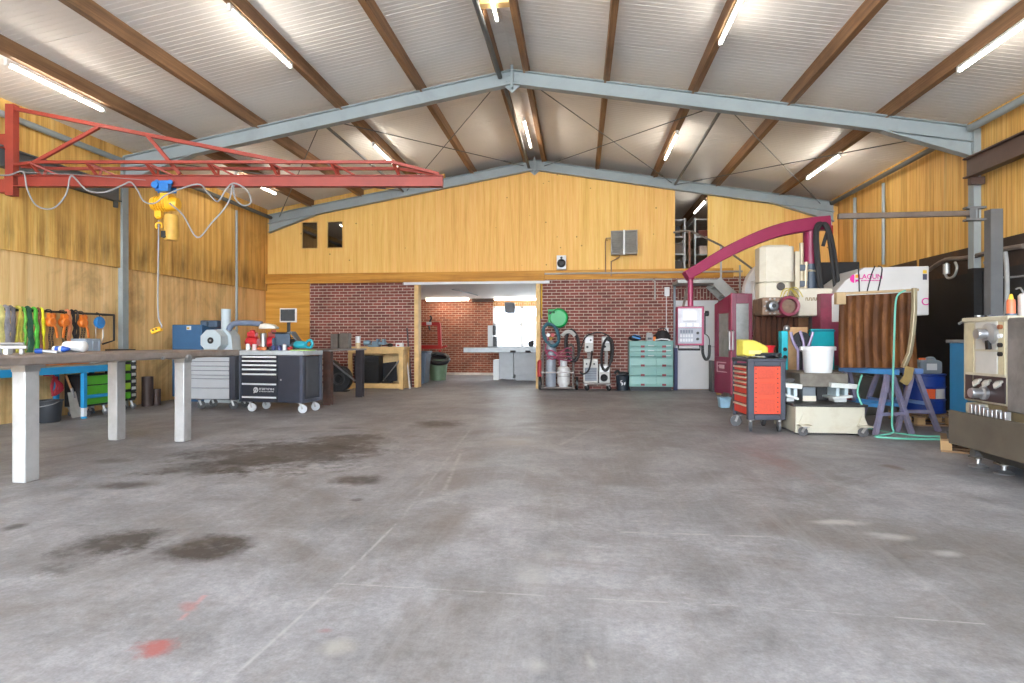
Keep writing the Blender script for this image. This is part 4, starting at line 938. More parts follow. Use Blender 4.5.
# ---- pine crate
a, b = wY(348, 388, 14.3), wY(403, 388, 14.3)
cr = thing('pine_crate', 'open fronted pine crate standing against the brick wall', 'crate', ((a.x+b.x)/2, 14.55, 0))
x0, x1, y0, y1 = a.x, b.x, 14.3, 14.86
for x in (x0, x1-.1):
    for y in (y0, y1-.06): MB().box(x, x+.1, y, y+.06, 0, .98).build('corner_post', PINE, cr, True, .004)
m = MB(); m.box(x0-.02, x1+.02, y0-.02, y1+.02, .98, 1.04); m.build('top_board', PINE, cr, True, .004)
m = MB(); m.box(x0+.1, x1-.1, y0+.005, y0+.05, .02, .14); m.build('bottom_rail', PINE, cr, True, .004); m = MB(); m.box(x0+.1, x1-.1, y0+.005, y0+.05, .88, .979); m.build('top_rail', PINE, cr, True, .004)
m = MB(); m.box(x0, x1, y0+.06, y1-.06, .12, .14); m.build('floor_board', PINE, cr, True)
m = MB(); n = 9
for k in range(n): xx = x0+.1+(x1-x0-.2)*k/n; m.box(xx+.004, xx+(x1-x0-.2)/n, y1-.05, y1-.03, .05, .97)
m.build('back_boards', mat('pine_boards', (222, 190, 138), .6, 0, .2, 3), cr, True)
m = MB()
for k in range(4): yy = y0+.065+k*.105; m.box(x1-.03, x1-.01, yy, yy+.1, .02, .97)
m.build('side_boards', PINE, cr, True)
m = MB(); m.box(x0+.11, x0+.74, y0+.12, y1-.1, .142, .82)
for k in range(5): m.box(x0+.12, x0+.73, y0+.11, y0+.12, .2+k*.12, .25+k*.12)
tag(m.build('black_box', BLACK, bev=.01), 'black ribbed box inside the pine crate', 'box')
m = MB(); m.M = Matrix.Translation((x0+.94, y1-.2, .142)) @ Matrix.Rotation(-.12, 4, 'Y') @ Matrix.Rotation(-.25, 4, 'X'); m.box(-.16, .2, -.012, .012, .02, .52); m.box(-.1, .14, -.02, -.012, .1, .42); tag(m.build('black_board', mat('panel_black', (30, 32, 38), .4), bev=.004), 'black panel leaning inside the pine crate', 'panel')
m = MB(); m.cyl((x0+.78, y0+.3, .16), (x1-.16, y0+.26, .72), .016, n=8); tag(m.build('steel_rod', RAW), 'slanting steel rod inside the pine crate', 'rod')
m = MB(); m.box(x0+.8, x0+1.05, y0+.15, y0+.32, .142, .19); m.cyl((x0+.9, y0+.2, .19), (x0+.9, y0+.2, .23), .05, n=12); tag(m.build('black_tool', BLACK, bev=.01), 'small black tool lying on the pine crate floor', 'tool')
# vise etc on crate
VB = mat('vise_blue_grey', (116, 142, 162), .45, .1, .15)
v = thing('bench_vise', 'blue grey bench vise on top of the pine crate', 'vise', (wY(375, 345, 14.5).x, 14.5, 1.04))
MB().box(-.16, .12, -.09, .09, 0, .05).box(-.06, .1, -.07, .07, .05, .14).box(.06, .11, -.09, .09, .1, .2).build('body', VB, v, bev=.01); MB().box(.2, .26, -.09, .09, .05, .2).box(.1, .3, -.04, .04, .06, .12).build('front_jaw', VB, v, bev=.01); MB().cyl((-.26, 0, .08), (.34, 0, .08), .02, n=10).build('screw', RAW, v); MB().cyl((.34, -.09, .08), (.34, .09, .08), .011, n=8).build('handle', RAW, v); MB().lathe([(0, -.1), (.06, -.1), (.07, 0), (.05, .06), (0, .06)], (-.18, 0, .1), 'X', 14).build('swivel', VB, v)
m = MB(); p = wY(390, 345, 14.5); m.ball((p.x, 14.5, 1.085), .075, (1.1, .8, .6)); tag(m.build('black_lump', BLACK), 'small black cap on top of the pine crate', 'cap')
t = thing('white_box', 'small white box with a red mark on the pine crate top', 'box', (wY(400, 345, 14.5).x, 14.5, 1.041)); MB().box(-.09, .08, -.06, .06, 0, .1).build('body', PWHITE, t, bev=.005); MB().box(-.06, .0, -.062, -.06, .02, .06).build('mark', RED, t)
m = MB(); m.bar(wY(407, 328, 14.97), Vector((wY(411.5, 388, 14.8).x, 14.8, .02)), .03, .03); tag(m.build('dark_bar', mat('bar_dark', (70, 62, 66), .5, .3)), 'thin dark bar leaning on the brick wall by the pine crate', 'bar')
m = MB(); a = Vector((wY(406, 350, 14.8).x, 14.8, .88)); b = Vector((wY(410.5, 378, 14.6).x, 14.56, .0)); m.cyl(a, b, .02, n=8); tag(m.build('white_pole', mat('pole_white', (214, 210, 206), .4)), 'white pole leaning right of the pine crate', 'pole')
# ================================================================== REAR ROOM
t = thing('blue_grey_bin', 'slate blue wheeled bin just inside the opening on the left', 'bin', (-4.27, 15.75, 0))
SLATE = mat('bin_slate', (78, 92, 108), .5, 0, .08)
MB().prism([(-.2, .06), (.2, .06), (.27, .86), (-.27, .86)], -.26, .26).build('body', SLATE, t, bev=.02); MB().box(-.29, .3, -.29, .29, .86, .92).build('lid', mat('lid_slate', (64, 76, 90), .5), t, bev=.02)
for y in (-.27, .25): MB().cyl((-.16, y-.02, .075), (-.16, y+.04, .075), .075, n=16).build('wheel', BLACK, t)
t = thing('green_bin', 'round olive green bin with a black open rim in the rear room', 'bin', (wY(438, 370, 17.5).x, 17.5, 0))
MB().lathe([(0, .02), (.23, .02), (.3, .62), (.29, .64), (.27, .62), (.21, .06), (0, .05)], n=24).build('body', mat('bin_green', (98, 122, 94), .5), t)
rg = MB(); rg.M = Matrix.Translation((.02, -.05, .66)) @ Matrix.Rotation(.16, 4, 'Y') @ Matrix.Rotation(.42, 4, 'X'); rg.lathe([(.24, -.02), (.34, -.05), (.36, 0), (.34, .06), (.25, .06), (.23, .02)], n=24); rg.lathe([(0, -.02), (.24, -.02), (.24, .0), (0, .0)], n=20); rg.build('rim', BLACK, t)
t = thing('red_lifting_frame', 'red steel lifting frame with hook against the rear room brick wall', 'lifting frame', (-4.6, 18.3, 0))
RF = mat('bright_red_paint', (186, 40, 34), .45, 0, .1)
m = MB(); Y = 18.3
def rp(px, py): p = wY(px, py, Y); return Vector((p.x+4.6, 0, p.z))
m.bar(rp(416, 324), rp(440, 324), .1, .1); m.bar(rp(439, 324), rp(440, 347), .1, .1); m.bar(rp(414, 347), rp(442, 347), .12, .12); m.bar(rp(419, 322), rp(419, 350), .1, .1); m.bar(rp(440, 348), rp(447, 346), .06, .06)
m.build('frame', RF, t)
for px in (420, 440): p = rp(px, 350); MB().bar(p, Vector((p.x, .0, .05)), .07, .07).bar((p.x, -.35, .035), (p.x, .3, .035), .07, .07).build('leg', RF, t)
MB().tube([rp(430, 316), rp(431.5, 318), rp(430, 321), rp(429, 326), rp(430, 330)], .03, 8, 3).build('hook', BLACK, t); MB().cb(rp(429.5, 323.5)+Vector((0, -.07, 0)), (.16, .03, .09)).build('plate', WHITE, t)
# sliding table saw
SAW = mat('saw_grey', (168, 172, 176), .45, 0, .06); SAWP = mat('saw_pale', (206, 208, 208), .4, 0, .04)
sw = thing('panel_saw', 'grey sliding table saw with long side table under the rear window', 'saw', (-2.2, 18, 0))
a, b = wY(464, 350, 17.7), wY(540, 350, 17.7)
MB().box(a.x, b.x, 17.6, 17.95, .84, .99).build('sliding_table', mat('saw_table', (150, 154, 156), .4, .3), sw, True, .008)
c0, c1, c2 = wY(499, 360, 17.8).x, wY(513.5, 360, 17.8).x, wY(545, 360, 17.8).x
MB().box(c0, c1, 17.8, 18.5, .06, .84).build('left_cabinet', SAW, sw, True, .01); MB().box(c1+.01, c2, 17.82, 18.5, .18, .84).box(c1+.05, c2-.05, 17.9, 18.4, 0, .18).build('right_cabinet', SAW, sw, True, .01); MB().box(c0-.2, c0-.01, 17.95, 18.4, 0, .62).build('motor_box', SAWP, sw, True, .01)
MB().box(wY(488, 350, 18).x, c2, 17.96, 18.8, .985, 1.02).build('saw_top', mat('saw_top_dark', (120, 122, 124), .4, .4), sw, True, .004)
e0, e1 = wY(488, 340, 18.1).x, wY(495, 340, 18.1).x
MB().box(e0, e0+.15, 18.05, 18.25, 1.02, 1.66).build('control_column', SAWP, sw, True, .01); MB().box(e0+.15, e1+.03, 18.06, 18.2, 1.36, 1.66).box(e0+.16, e1+.06, 18.06, 18.2, 1.02, 1.32).build('control_box', BLACK, sw, True, .01)
for px in (513, 528): p = wY(px, 351.5, 17.58); MB().cyl((p.x-.08, 17.59, p.z), (p.x+.08, 17.59, p.z), .03, n=8).build('locking_handle', BLACK, sw, True)
m = MB(); p = wY(531, 345, 18.3); m.ball((p.x, 18.3, 1.10), .1, (1, .8, .9)); m.cb((p.x+.05, 18.3, 1.15), (.08, .1, .12)); tag(m.build('dark_motor', mat('motor_dark', (60, 62, 66), .5)), 'dark motor on the right of the panel saw table', 'motor')
t = thing('hanging_heater', 'small grey box hanging in front of the rear window', 'heater', (wY(510, 312, 19.5).x, 19.5, 2.12))
MB().box(-.17, .15, -.1, .1, 0, .32).box(-.12, .17, -.08, .08, -.03, .3).build('body', mat('heater_grey', (112, 114, 118), .5), t, bev=.02); MB().bar((0, 0, .32), (0, 0, .52), .02).build('hanger', RAW, t)
m = MB(); m.tube([wY(478, 295.5, 17.5), wY(468, 292.5, 17.5), wY(452, 289.5, 16.2)], .014, 6); tag(m.build('conduit_rod', GREY_STEEL), 'thin rod under the white ceiling of the rear room', 'rod')

# ================================================================== BACK WALL, RIGHT HALF
# loudspeaker
p = wY(561.5, 271, 14.9); t = thing('loudspeaker', 'small white loudspeaker with black cone above the opening', 'loudspeaker', (p.x, 14.86, 2.945))
MB().box(-.115, .115, -.07, .09, 0, .35).build('cabinet', PWHITE, t, bev=.008); MB().lathe([(0, -.078), (.03, -.085), (.06, -.074), (.09, -.088), (.105, -.08), (.105, -.07), (0, -.07)], (0, 0, .155), 'Y', 24).build('woofer', BLACK, t); MB().lathe([(0, -.08), (.02, -.085), (.03, -.07), (0, -.07)], (0, 0, .29), 'Y', 16).build('tweeter', BLACK, t)
# unit heater
a, b = wY(612, 231, 14.75), wY(638.5, 254.5, 14.75)
t = thing('unit_heater', 'grey louvred heater mounted on the yellow plywood gable', 'heater', ((a.x+b.x)/2, 14.98, (a.z+b.z)/2), math.radians(-6))
w2, h2 = (b.x-a.x)/2, (a.z-b.z)/2
HG = mat('heater_shell', (132, 128, 124), .45, .1, .06)
m = MB(); m.box(-w2, w2, -.3, -.12, h2-.03, h2); m.box(-w2, w2, -.3, -.12, -h2, -h2+.03); m.box(-w2, -w2+.03, -.3, -.12, -h2, h2); m.box(w2-.03, w2, -.3, -.12, -h2, h2); m.box(-w2, w2, -.14, -.12, -h2, h2); m.build('casing', HG, t, bev=.006)
m = MB()
for k in range(9):
    z = -h2+.06+k*(2*h2-.12)/8
    m.strip([(-w2+.03, -.27, z), (w2-.03, -.27, z)], .075, .006, (0, .6, .8))
m.build('louvres', mat('louvre_grey', (150, 148, 142), .4, .1), t)
MB().box(-.022, .022, -.315, -.29, -h2-.01, h2+.01).build('centre_bar', PWHITE, t, bev=.004); MB().box(-.2, .2, -.12, -.035, -.05, .05).build('mount', HG, t)
m = MB(); z = -h2
m.tube([(-w2+.04, -.2, z+.42), (-w2-.12, -.2, z+.42), (-w2-.14, -.1, z+.35), (-w2-.14, -.08, -1.05+.33)], .015, 8); m.tube([(-w2+.2, -.2, z), (-w2+.2, -.2, z-.05), (-w2, -.1, z-.14), (-w2, -.08, -.78)], .018, 8); m.build('pipe', mat('copper_brown', (150, 120, 92), .45, .3), t)
# conduits
CON = mat('conduit_grey', (166, 162, 156), .45, .1, .06)
m = MB(); a = wY(541, 273, 14.9); b = wY(700, 275, 14.9); m.tube([(a.x, 14.93, 2.86), (3.9, 14.93, 2.86)], .022, 8); m.box(a.x-.05, a.x+.06, 14.9, 14.96, 2.79, 2.92); tag(m.build('conduit', CON), 'long grey conduit along the amber board band above the brick', 'conduit')
m = MB(); a = wY(608, 281, 14.9); b = wY(655, 300, 14.95); m.tube([(a.x, 14.94, 2.69), (b.x-.05, 14.94, 2.69), (b.x, 14.95, 2.64), (b.x, 14.95, 2.2)], .022, 8); m.tube([(b.x, 14.94, 2.69), (2.25, 14.94, 2.69)], .02, 8); tag(m.build('conduit', CON), 'lower grey conduit with a short drop on the brick wall', 'conduit')
m = MB(); a = wY(541.5, 283, 14.93); m.tube([(a.x, 14.98, 2.7), (a.x, 14.98, 1.75)], .018, 8); tag(m.build('yellow_pipe', mat('yellow_pipe', (206, 160, 40), .45)), 'yellow gas pipe running down the brick beside the opening', 'pipe')
m = MB(); a = wY(667, 290, 14.95); m.box(a.x-.06, a.x+.06, 14.93, 14.998, 2.28, 2.5); tag(m.build('junction_box', PWHITE, bev=.006), 'white junction box on the brick wall near the stairs', 'junction box')
m = MB(); a = wY(666.5, 330, 14.95); m.cb((a.x, 14.96, 1.45), (.09, .07, .12)); m.tube([(a.x, 14.97, 1.5), (a.x, 14.975, 2.3)], .01, 6); tag(m.build('wall_socket', PWHITE, bev=.004), 'white socket with cable on the brick above the teal cabinet', 'socket')
# green hose reel
p = wY(557.5, 318, 14.8); t = thing('hose_reel', 'bright green round hose reel mounted on the brick wall', 'hose reel', (p.x, 15.0, p.z))
GR = mat('reel_green', (22, 160, 84), .4, 0, .06)
MB().lathe([(0, -.26), (.2, -.26), (.24, -.22), (.24, -.04), (.2, -.0), (0, 0)], (.02, 0, 0), 'Y', 28).box(-.23, .06, -.24, -.02, -.2, .22).build('drum', GR, t, bev=.01)
MB().tube([(-.2, -.26, .12), (-.2, -.32, .15), (-.08, -.32, .15), (-.08, -.26, .12)], .016, 8).build('handle', mat('reel_dark_green', (14, 96, 56), .4), t); MB().cb((-.14, -.245, .12), (.13, .02, .06)).build('grip_recess', BLACK, t)
# ---- gas bottle trolley
g = thing('gas_bottle_trolley', 'rusty grey gas bottle trolley against the brick wall', 'trolley', (-.53, 14.6, 0))
FRM = mat('trolley_grey', (112, 104, 100), .5, .3, .15)
def gx(px): return wY(px, 370, 14.5).x+.53
m = MB(); m.box(gx(541), gx(575), -.16, .2, .05, .08); m.build('base_plate', FRM, g, bev=.004)
for a, b in ((541.5, 544), (571, 575)):
    m = MB(); x0, x1 = gx(a), gx(b); xm = (x0+x1)/2
    m.tube([(xm, -.15, .05), (xm, -.15, .8), (xm+(.03 if a < 550 else -.08), -.1, .95), (xm+(.06 if a < 550 else -.16), .05, 1.0), (xm, .2, 1.05), (xm, .2, .08)], .026, 8, 3); m.build('side_frame', FRM, g)
for z in (.42,): MB().box(gx(541), gx(574), -.2, -.185, z, z+.03).build('cross_strap', mat('strap_steel', (120, 112, 108), .4, .4), g)
for x in (gx(539.5), gx(577)): MB().cyl((x-.03, .05, .16), (x+.03, .05, .16), .16, n=22).build('wheel', BLACK, g)
t = thing('gas_cylinder', 'tall grey gas cylinder on the left of the bottle trolley', 'gas cylinder', (gx(550.5)-.53, 14.62, .082))
MB().lathe([(0, 0), (.125, 0), (.13, .02), (.13, .95), (.11, 1.04), (.06, 1.1), (.035, 1.12), (0, 1.12)], n=24).build('body', mat('cylinder_grey', (140, 146, 156), .4, .1), t); MB().lathe([(0, 1.11), (.03, 1.11), (.03, 1.2), (0, 1.2)], n=12).cyl((-.07, 0, 1.18), (.07, 0, 1.18), .02, n=10).build('valve', mat('brass', (180, 140, 70), .35, .6), t)
for x in (-.06, .05): MB().cyl((x, -.05, 1.25), (x, -.09, 1.25), .045, n=16).build('gauge', PWHITE if x < 0 else mat('gauge_red', (180, 60, 60)), t)
t = thing('propane_bottle', 'white propane bottle on the right of the bottle trolley', 'gas bottle', (gx(563.5)-.53, 14.58, .082))
MB().lathe([(0, 0), (.11, 0), (.11, .04), (.15, .06), (.155, .1), (.155, .4), (.14, .46), (.08, .5), (0, .5)], n=24).build('body', mat('bottle_white', (200, 200, 200), .4), t); MB().lathe([(.075, .49), (.085, .49), (.085, .66), (.075, .66)], n=20).build('collar', PWHITE, t); MB().cyl((0, 0, .5), (0, 0, .6), .022, n=10).build('valve', mat('brass', (180, 140, 70)), t); MB().lathe([(.156, .25), (.158, .25), (.158, .27), (.156, .27)], n=24).build('seam', RAW, t)
# hoses on the trolley
def coil(c, rx, rz, tilt, n, r, name, m_, label, cat='hose', depth=.09, rot=0.):
    m = MB(); pts = []
    for i in range(n*18+1):
        a = 2*PI*i/18; k = i/(n*18)
        x, z = rx*math.cos(a)*(1.04-.3*((k*n*.38) % 1)), rz*math.sin(a)*(1.04-.22*((k*n*.38+.3) % 1))
        X, Z = x*math.cos(tilt)-z*math.sin(tilt), x*math.sin(tilt)+z*math.cos(tilt)
        pts.append(Vector(c)+Vector((X, (k-.5)*depth+.01*math.sin(i*1.7), Z)))
    m.tube(pts, r, 7); return tag(m.build(name, m_, smooth=60), label, cat)
pc = wY(551, 335, 14.35)
coil((pc.x, 14.33, pc.z), .19, .30, .35, 5, .022, 'teal_hose_coil', mat('hose_teal', (34, 84, 98), .5), 'coiled dark teal hose hung over the grey gas cylinder')
m = MB(); rnd = random.Random(3)
for k in range(4):
    z = wY(558, 350+k*3, 14.3).z; x0, x1 = gx(545)-.53, gx(572)-.53
    m.tube([(x0+.02*k, 14.34+.02*k, z-.02), (x0+.15, 14.27+.015*k, z+.06*(k % 2)), ((x0+x1)/2, 14.28, z-.07+.05*k*.5), (x1-.1, 14.28+.02*k, z+.05-.03*k), (x1, 14.33, z-.02)], .014, 7, 5)
m.tube([(gx(549)-.53, 14.32, 1.28), (gx(546)-.53, 14.29, .98), (gx(552)-.53, 14.28, .75), (gx(558)-.53, 14.27, .82), (gx(560)-.53, 14.3, .62)], .014, 7, 5)
tag(m.build('red_hose', mat('hose_maroon', (150, 62, 92), .5, 0, .2)), 'tangled maroon and purple gas hoses across the bottle trolley', 'hose')
pc = wY(571, 346, 14.4)
coil((pc.x+.03, 14.42, pc.z), .17, .40, .1, 3, .026, 'black_welding_hose', RUBBER, 'black welding hose looped on the right of the bottle trolley', rot=0)
m = MB(); m.tube([wY(562, 336, 14.3), wY(566, 332, 14.3), wY(571, 332, 14.3), wY(575, 336, 14.3)], .045, 10, 4); tag(m.build('torch_neck', mat('torch_pale', (190, 188, 184), .4, .3)), 'pale torch neck on top of the looped black hose', 'torch')
m = MB(); p = wY(539, 362, 14.5); m.lathe([(0, 0), (.06, 0), (.06, .36), (.03, .42), (0, .42)], (p.x, 14.78, .3), n=14); tag(m.build('red_extinguisher', mat('ext_red', (176, 40, 44), .4)), 'red cylinder beside the left wheel of the bottle trolley', 'extinguisher')
# ---- welding machine trolley
wm = thing('welding_trolley', 'steel trolley carrying two grey welding machines', 'trolley', (.44, 14.6, 0))
def mx(px): return wY(px, 370, 14.45).x-.44
m = MB(); m.box(mx(583), mx(611), -.2, .22, .15, .19); m.build('deck', FRM, wm, bev=.004)
for x in (mx(583.5), mx(610.5)): MB().tube([(x, .2, .19), (x, .22, .75), (x, .1, .82)], .016, 8).build('upright', FRM, wm)
for x in (mx(586), mx(608)):
    for y in (-.14, .16): castor(wm, x, y, .06, .15, BLACK)
WG = mat('welder_grey', (176, 174, 170), .45, 0, .08)
w1 = thing('welding_machine', 'grey welding machine with grille front on the left of the steel trolley', 'welding machine', (.44+(mx(583.5)+mx(598))/2, 14.58, .192)); h = (mx(598)-mx(583.5))/2
MB().box(-h, h, -.17, .2, 0, .56).build('body', WG, w1, bev=.01)
m = MB(); m.box(-h+.03, h-.03, -.178, -.17, .05, .36)
m.build('grille', mat('grille_slate', (84, 92, 104), .5), w1); m = MB()
for k in range(7): m.box(-h+.03, h-.03, -.186, -.178, .07+k*.042, .085+k*.042)
m.build('grille_slats', mat('slat_grey', (120, 126, 134), .4), w1)
for k in range(3): MB().cyl((-.1+k*.09, -.19, .45), (-.1+k*.09, -.17, .45), .022, n=12).build('control_knob', BLACK, w1)
w2_ = thing('welding_machine', 'smaller welding machine with a round black fan on the right of the steel trolley', 'welding machine', (.44+(mx(599)+mx(610))/2, 14.6, .192)); h = (mx(610)-mx(599))/2
MB().box(-h, h, -.17, .2, 0, .44).build('body', WG, w2_, bev=.01); MB().lathe([(0, -.19), (.03, -.2), (.05, -.18), (.085, -.195), (.09, -.17), (0, -.17)], (-.01, 0, .12), 'Y', 22).build('fan_guard', BLACK, w2_); MB().box(-h+.02, h-.02, -.176, -.17, .26, .4).build('label_plate', PWHITE, w2_)
def feeder(px0, px1, py0, py1, lab, y=14.6):
    a, b = wY(px0, py0, y-.1), wY(px1, py1, y-.1); t = thing('wire_feeder', lab, 'wire feeder', ((a.x+b.x)/2, y, b.z)); h = (b.x-a.x)/2; H_ = a.z-b.z
    MB().box(-h, h, -.1, .16, 0, H_).build('body', WG, t, bev=.012); MB().box(-h+.02, h-.02, -.106, -.1, H_*.55, H_*.9).build('front_plate', PWHITE, t); MB().cyl((-.04, -.13, H_*.3), (-.04, -.1, H_*.3), .03, n=14).build('connector', BLACK, t); MB().cyl((.04, -.12, H_*.72), (.04, -.1, H_*.72), .022, n=12).build('dial', BLACK, t); MB().tube([(-h*.5, 0, H_-.005), (-h*.5, 0, H_+.04), (h*.5, 0, H_+.04), (h*.5, 0, H_-.005)], .01, 6).build('handle', BLACK, t)
    return t
f1 = feeder(584.5, 593.5, 335.5, 352, 'upright pale wire feeder above the left welding machine')
f2 = feeder(602, 611, 336.5, 351, 'upright pale wire feeder wrapped by black hoses above the right welding machine')
for f, x in ((f1, 0), (f2, 0)):
    pass
m = MB(); a = f1.location; m.box(a.x-.04, a.x+.04, 14.62, 14.72, .75, a.z); tag(m.build('feeder_post', FRM), 'short post under the left wire feeder', 'post')
m = MB(); a = f2.location; m.box(a.x-.04, a.x+.04, 14.62, 14.72, .63, a.z); tag(m.build('feeder_post', FRM), 'short post under the right wire feeder', 'post')
pc = wY(606.5, 355, 14.35); coil((pc.x, 14.40, pc.z), .13, .42, -.08, 3, .02, 'black_torch_hose', RUBBER, 'black torch hose hung in long loops over the right wire feeder', depth=.1)
m = MB(); m.tube([wY(580, 372, 14.3), wY(583, 374, 14.28), wY(588, 371, 14.28), wY(591, 362, 14.28), wY(592, 351, 14.3)], .02, 7, 5); m.tube([wY(580, 352, 14.45), wY(585, 338, 14.42), wY(594, 333, 14.42), wY(604, 333.5, 14.42), wY(612, 340, 14.42), wY(613.5, 350, 14.42), wY(612, 362, 14.42)], .016, 7, 5); tag(m.build('welding_cable', RUBBER), 'black cable arching over both wire feeders', 'cable')
# bucket with white print
p = wZ(623.3, 389.5); t = thing('black_bucket', 'black bucket with a white print left of the teal drawer cabinet', 'bucket', (p.x-.03, 14.72, 0))
NB = mat('bucket_navy', (34, 44, 56), .45, 0, .08)
MB().lathe([(0, 0), (.14, 0), (.16, .34), (.165, .36), (.15, .36), (.13, .03), (0, .03)], n=26).build('body', NB, t); MB().tube([(-.165, 0, .33), (-.14, -.1, .37), (0, -.17, .39), (.14, -.1, .37), (.165, 0, .33)], .006, 6, 4).build('handle', RAW, t)
m = MB()
for pa in ([(-.06, .24), (-.02, .25), (-.02, .235), (-.045, .23), (-.04, .2), (-.005, .19), (.0, .14), (-.04, .125), (-.03, .16), (-.06, .19)], [(.02, .19), (.055, .21), (.06, .17), (.035, .13), (.02, .14)]): m.prism(pa, -.17, -.12)
m.build('print_mark', PWHITE, t)
m = MB(); c = Vector((p.x, 14.72, .4)); m.ball(c, .1, (1.2, .9, .5)); m.tube([c+Vector((-.1, 0, .0)), c+Vector((-.15, 0, .07)), c+Vector((-.22, .02, .0))], .03, 8, 3)
for v in m.bm.verts: v.co.z = max(v.co.z, .335)
tag(m.build('black_gloves', BLACK), 'black rags stuffed in the black bucket', 'rag')
# ---- teal drawer cabinet
tc = thing('teal_drawer_cabinet', 'mint green drawer cabinet with red label clips by the brick wall', 'drawer cabinet', (wY(651, 380, 14.55).x, 14.55, 0))
MINT = mat('mint_paint', (116, 162, 156), .42, 0, .05); MINT2 = mat('mint_paint_pale', (134, 178, 172), .4, 0, .04); CLIP = mat('clip_maroon', (136, 56, 66), .5)
x0, x1 = wY(629.7, 380, 14.55).x-tc.location.x, wY(672.8, 380, 14.55).x-tc.location.x
xd = x0+(x1-x0)*.615; z0, z1 = .10, 1.19
MB().box(x0-.01, x1+.01, .0, .42, z0, z1-.02).build('carcass', MINT, tc, bev=.006); MB().box(x0-.02, x1+.02, -.02, .43, z1-.02, z1).build('top', MINT, tc, bev=.004); MB().box(x0+.02, x1-.02, .03, .42, 0, z0).build('plinth', mat('plinth_dark', (40, 44, 48), .6), tc)
fr = [0, .144, .253, .367, .57, .785, 1.0]
for i in range(6):
    za, zb = z1-.03-(z1-.03-z0)*fr[i+1], z1-.03-(z1-.03-z0)*fr[i]
    for (xa, xb, xc) in ((x0, xd, x0+(x1-x0)*.3), (xd, x1, x0+(x1-x0)*.795)):
        m = MB(); m.box(xa+.006, xb-.006, -.02, 0, za+.006, zb-.006)
        m.strip([(xa+.008, -.03, za+.045), (xb-.008, -.03, za+.045)], .035, .008, (0, .6, -.8)); d_ = m.build('drawer', MINT2 if i % 2 else MINT, tc, bev=.003)
        MB().box(xc-.045, xc+.045, -.046, -.028, za+.025, za+.075).build('label_clip', CLIP, d_, bev=.003)
        if i < 3: MB().box(xb-.19, xb-.05, -.026, -.02, za+.04, za+.075).build('paper_label', PWHITE, d_)
zt = z1
def on_teal(px, y=14.7): return Vector((wY(px, 338, y).x, y, zt))
p = on_teal(635); m = MB(); m.ball(p+Vector((0, 0, .07)), .15, (1.05, .7, .5)); 
for v in m.bm.verts: v.co.z = max(v.co.z, zt)
t = thing('tool_bag', 'black and blue tool bag on the left of the mint green cabinet', 'bag', p)
for v in m.bm.verts: v.co -= p
m.build('body', BLACK, t); mm = MB(); mm.M = Matrix.Translation((.02, -.02, .09)) @ Matrix.Rotation(.3, 4, 'Y'); mm.box(-.1, .1, -.1, -.075, -.03, .01); mm.box(-.06, .08, -.09, .06, .04, .055); mm.build('stripe', mat('stripe_blue', (60, 130, 190), .5), t, bev=.004)
p = on_teal(649.3); t = thing('charger_box', 'grey box with dark display on the mint green cabinet', 'box', p); MB().prism([(-.08, 0), (.08, 0), (.08, .12), (.06, .2), (-.06, .2), (-.08, .12)], -.08, .08).build('body', mat('box_grey', (150, 152, 154), .5), t, bev=.01); MB().box(-.05, .05, -.086, -.08, .03, .08).build('display', mat('dark_display', (50, 56, 66), .3), t)
p = on_teal(654.3, 14.65); m = MB(); m.lathe([(0, 0), (.03, 0), (.04, .1), (0, .1)], p, n=14); tag(m.build('orange_cup', mat('cup_orange', (240, 130, 50), .4)), 'small orange cup between the grey box and the black bag', 'cup')
p = on_teal(662.5, 14.75); t = thing('black_bag', 'rounded black bag on the right of the mint green cabinet', 'bag', p); m = MB(); m.lathe([(0, 0), (.17, 0), (.19, .06), (.17, .16), (.11, .24), (0, .26)], n=20); m.build('body', mat('bag_black', (34, 32, 36), .7), t); MB().tube([(-.12, 0, .2), (-.08, -.02, .29), (.05, -.02, .3), (.1, 0, .22)], .012, 7, 4).build('handle', BLACK, t)
p = on_teal(661.5, 14.56); m = MB(); m.M = Matrix.Translation(p); m.strip([(-.15, -.0, .02), (.0, -.0, .045), (.14, 0, .035), (.2, 0, .012)], .05, .03, (0, 1, 0)); tag(m.build('white_hose_piece', PWHITE, bev=.008), 'white curved piece in front of the black bag', 'part')
m = MB(); a = wY(672.9, 350, 14.85); b = wY(676.5, 350, 14.85); m.box(a.x+.02, b.x+.02, 14.8, 14.86, 0, 1.02); tag(m.build('blue_board', mat('board_dark_blue', (44, 52, 96), .5), bev=.004), 'narrow dark blue board between the mint cabinet and white door', 'board')
# ---- loft shelving seen through the gable doorway
SHW = mat('rack_grey', (176, 176, 174), .45, .1, .05)
def rack(x0, x1, y0, y1, z0, z1, n, label):
    t = thing('shelf_rack', label, 'shelf rack', ((x0+x1)/2, (y0+y1)/2, z0), 0, 'loft shelf racks')
    for x in (x0, x1-.04):
        for y in (y0, y1-.04): MB().box(x, x+.04, y, y+.04, z0, z1).build('upright', SHW, t, True)
    for k in range(n):
        z = z0+.08+(z1-z0-.1)*k/(n-1); MB().box(x0+.005, x1-.005, y0+.005, y1-.005, z-.03, z).build('shelf', SHW, t, True)
    return t
rack(2.2, 2.64, 15.35, 16.2, 2.86, 4.25, 4, 'grey shelf rack just inside the gable doorway on the left')
rack(2.9, 3.6, 15.6, 17.4, 2.86, 4.3, 4, 'grey shelf rack inside the gable doorway on the right')
rnd = random.Random(5)
cols = [(60, 52, 48), (92, 78, 66), (46, 48, 54), (150, 120, 90), (210, 190, 176), (120, 60, 50)]
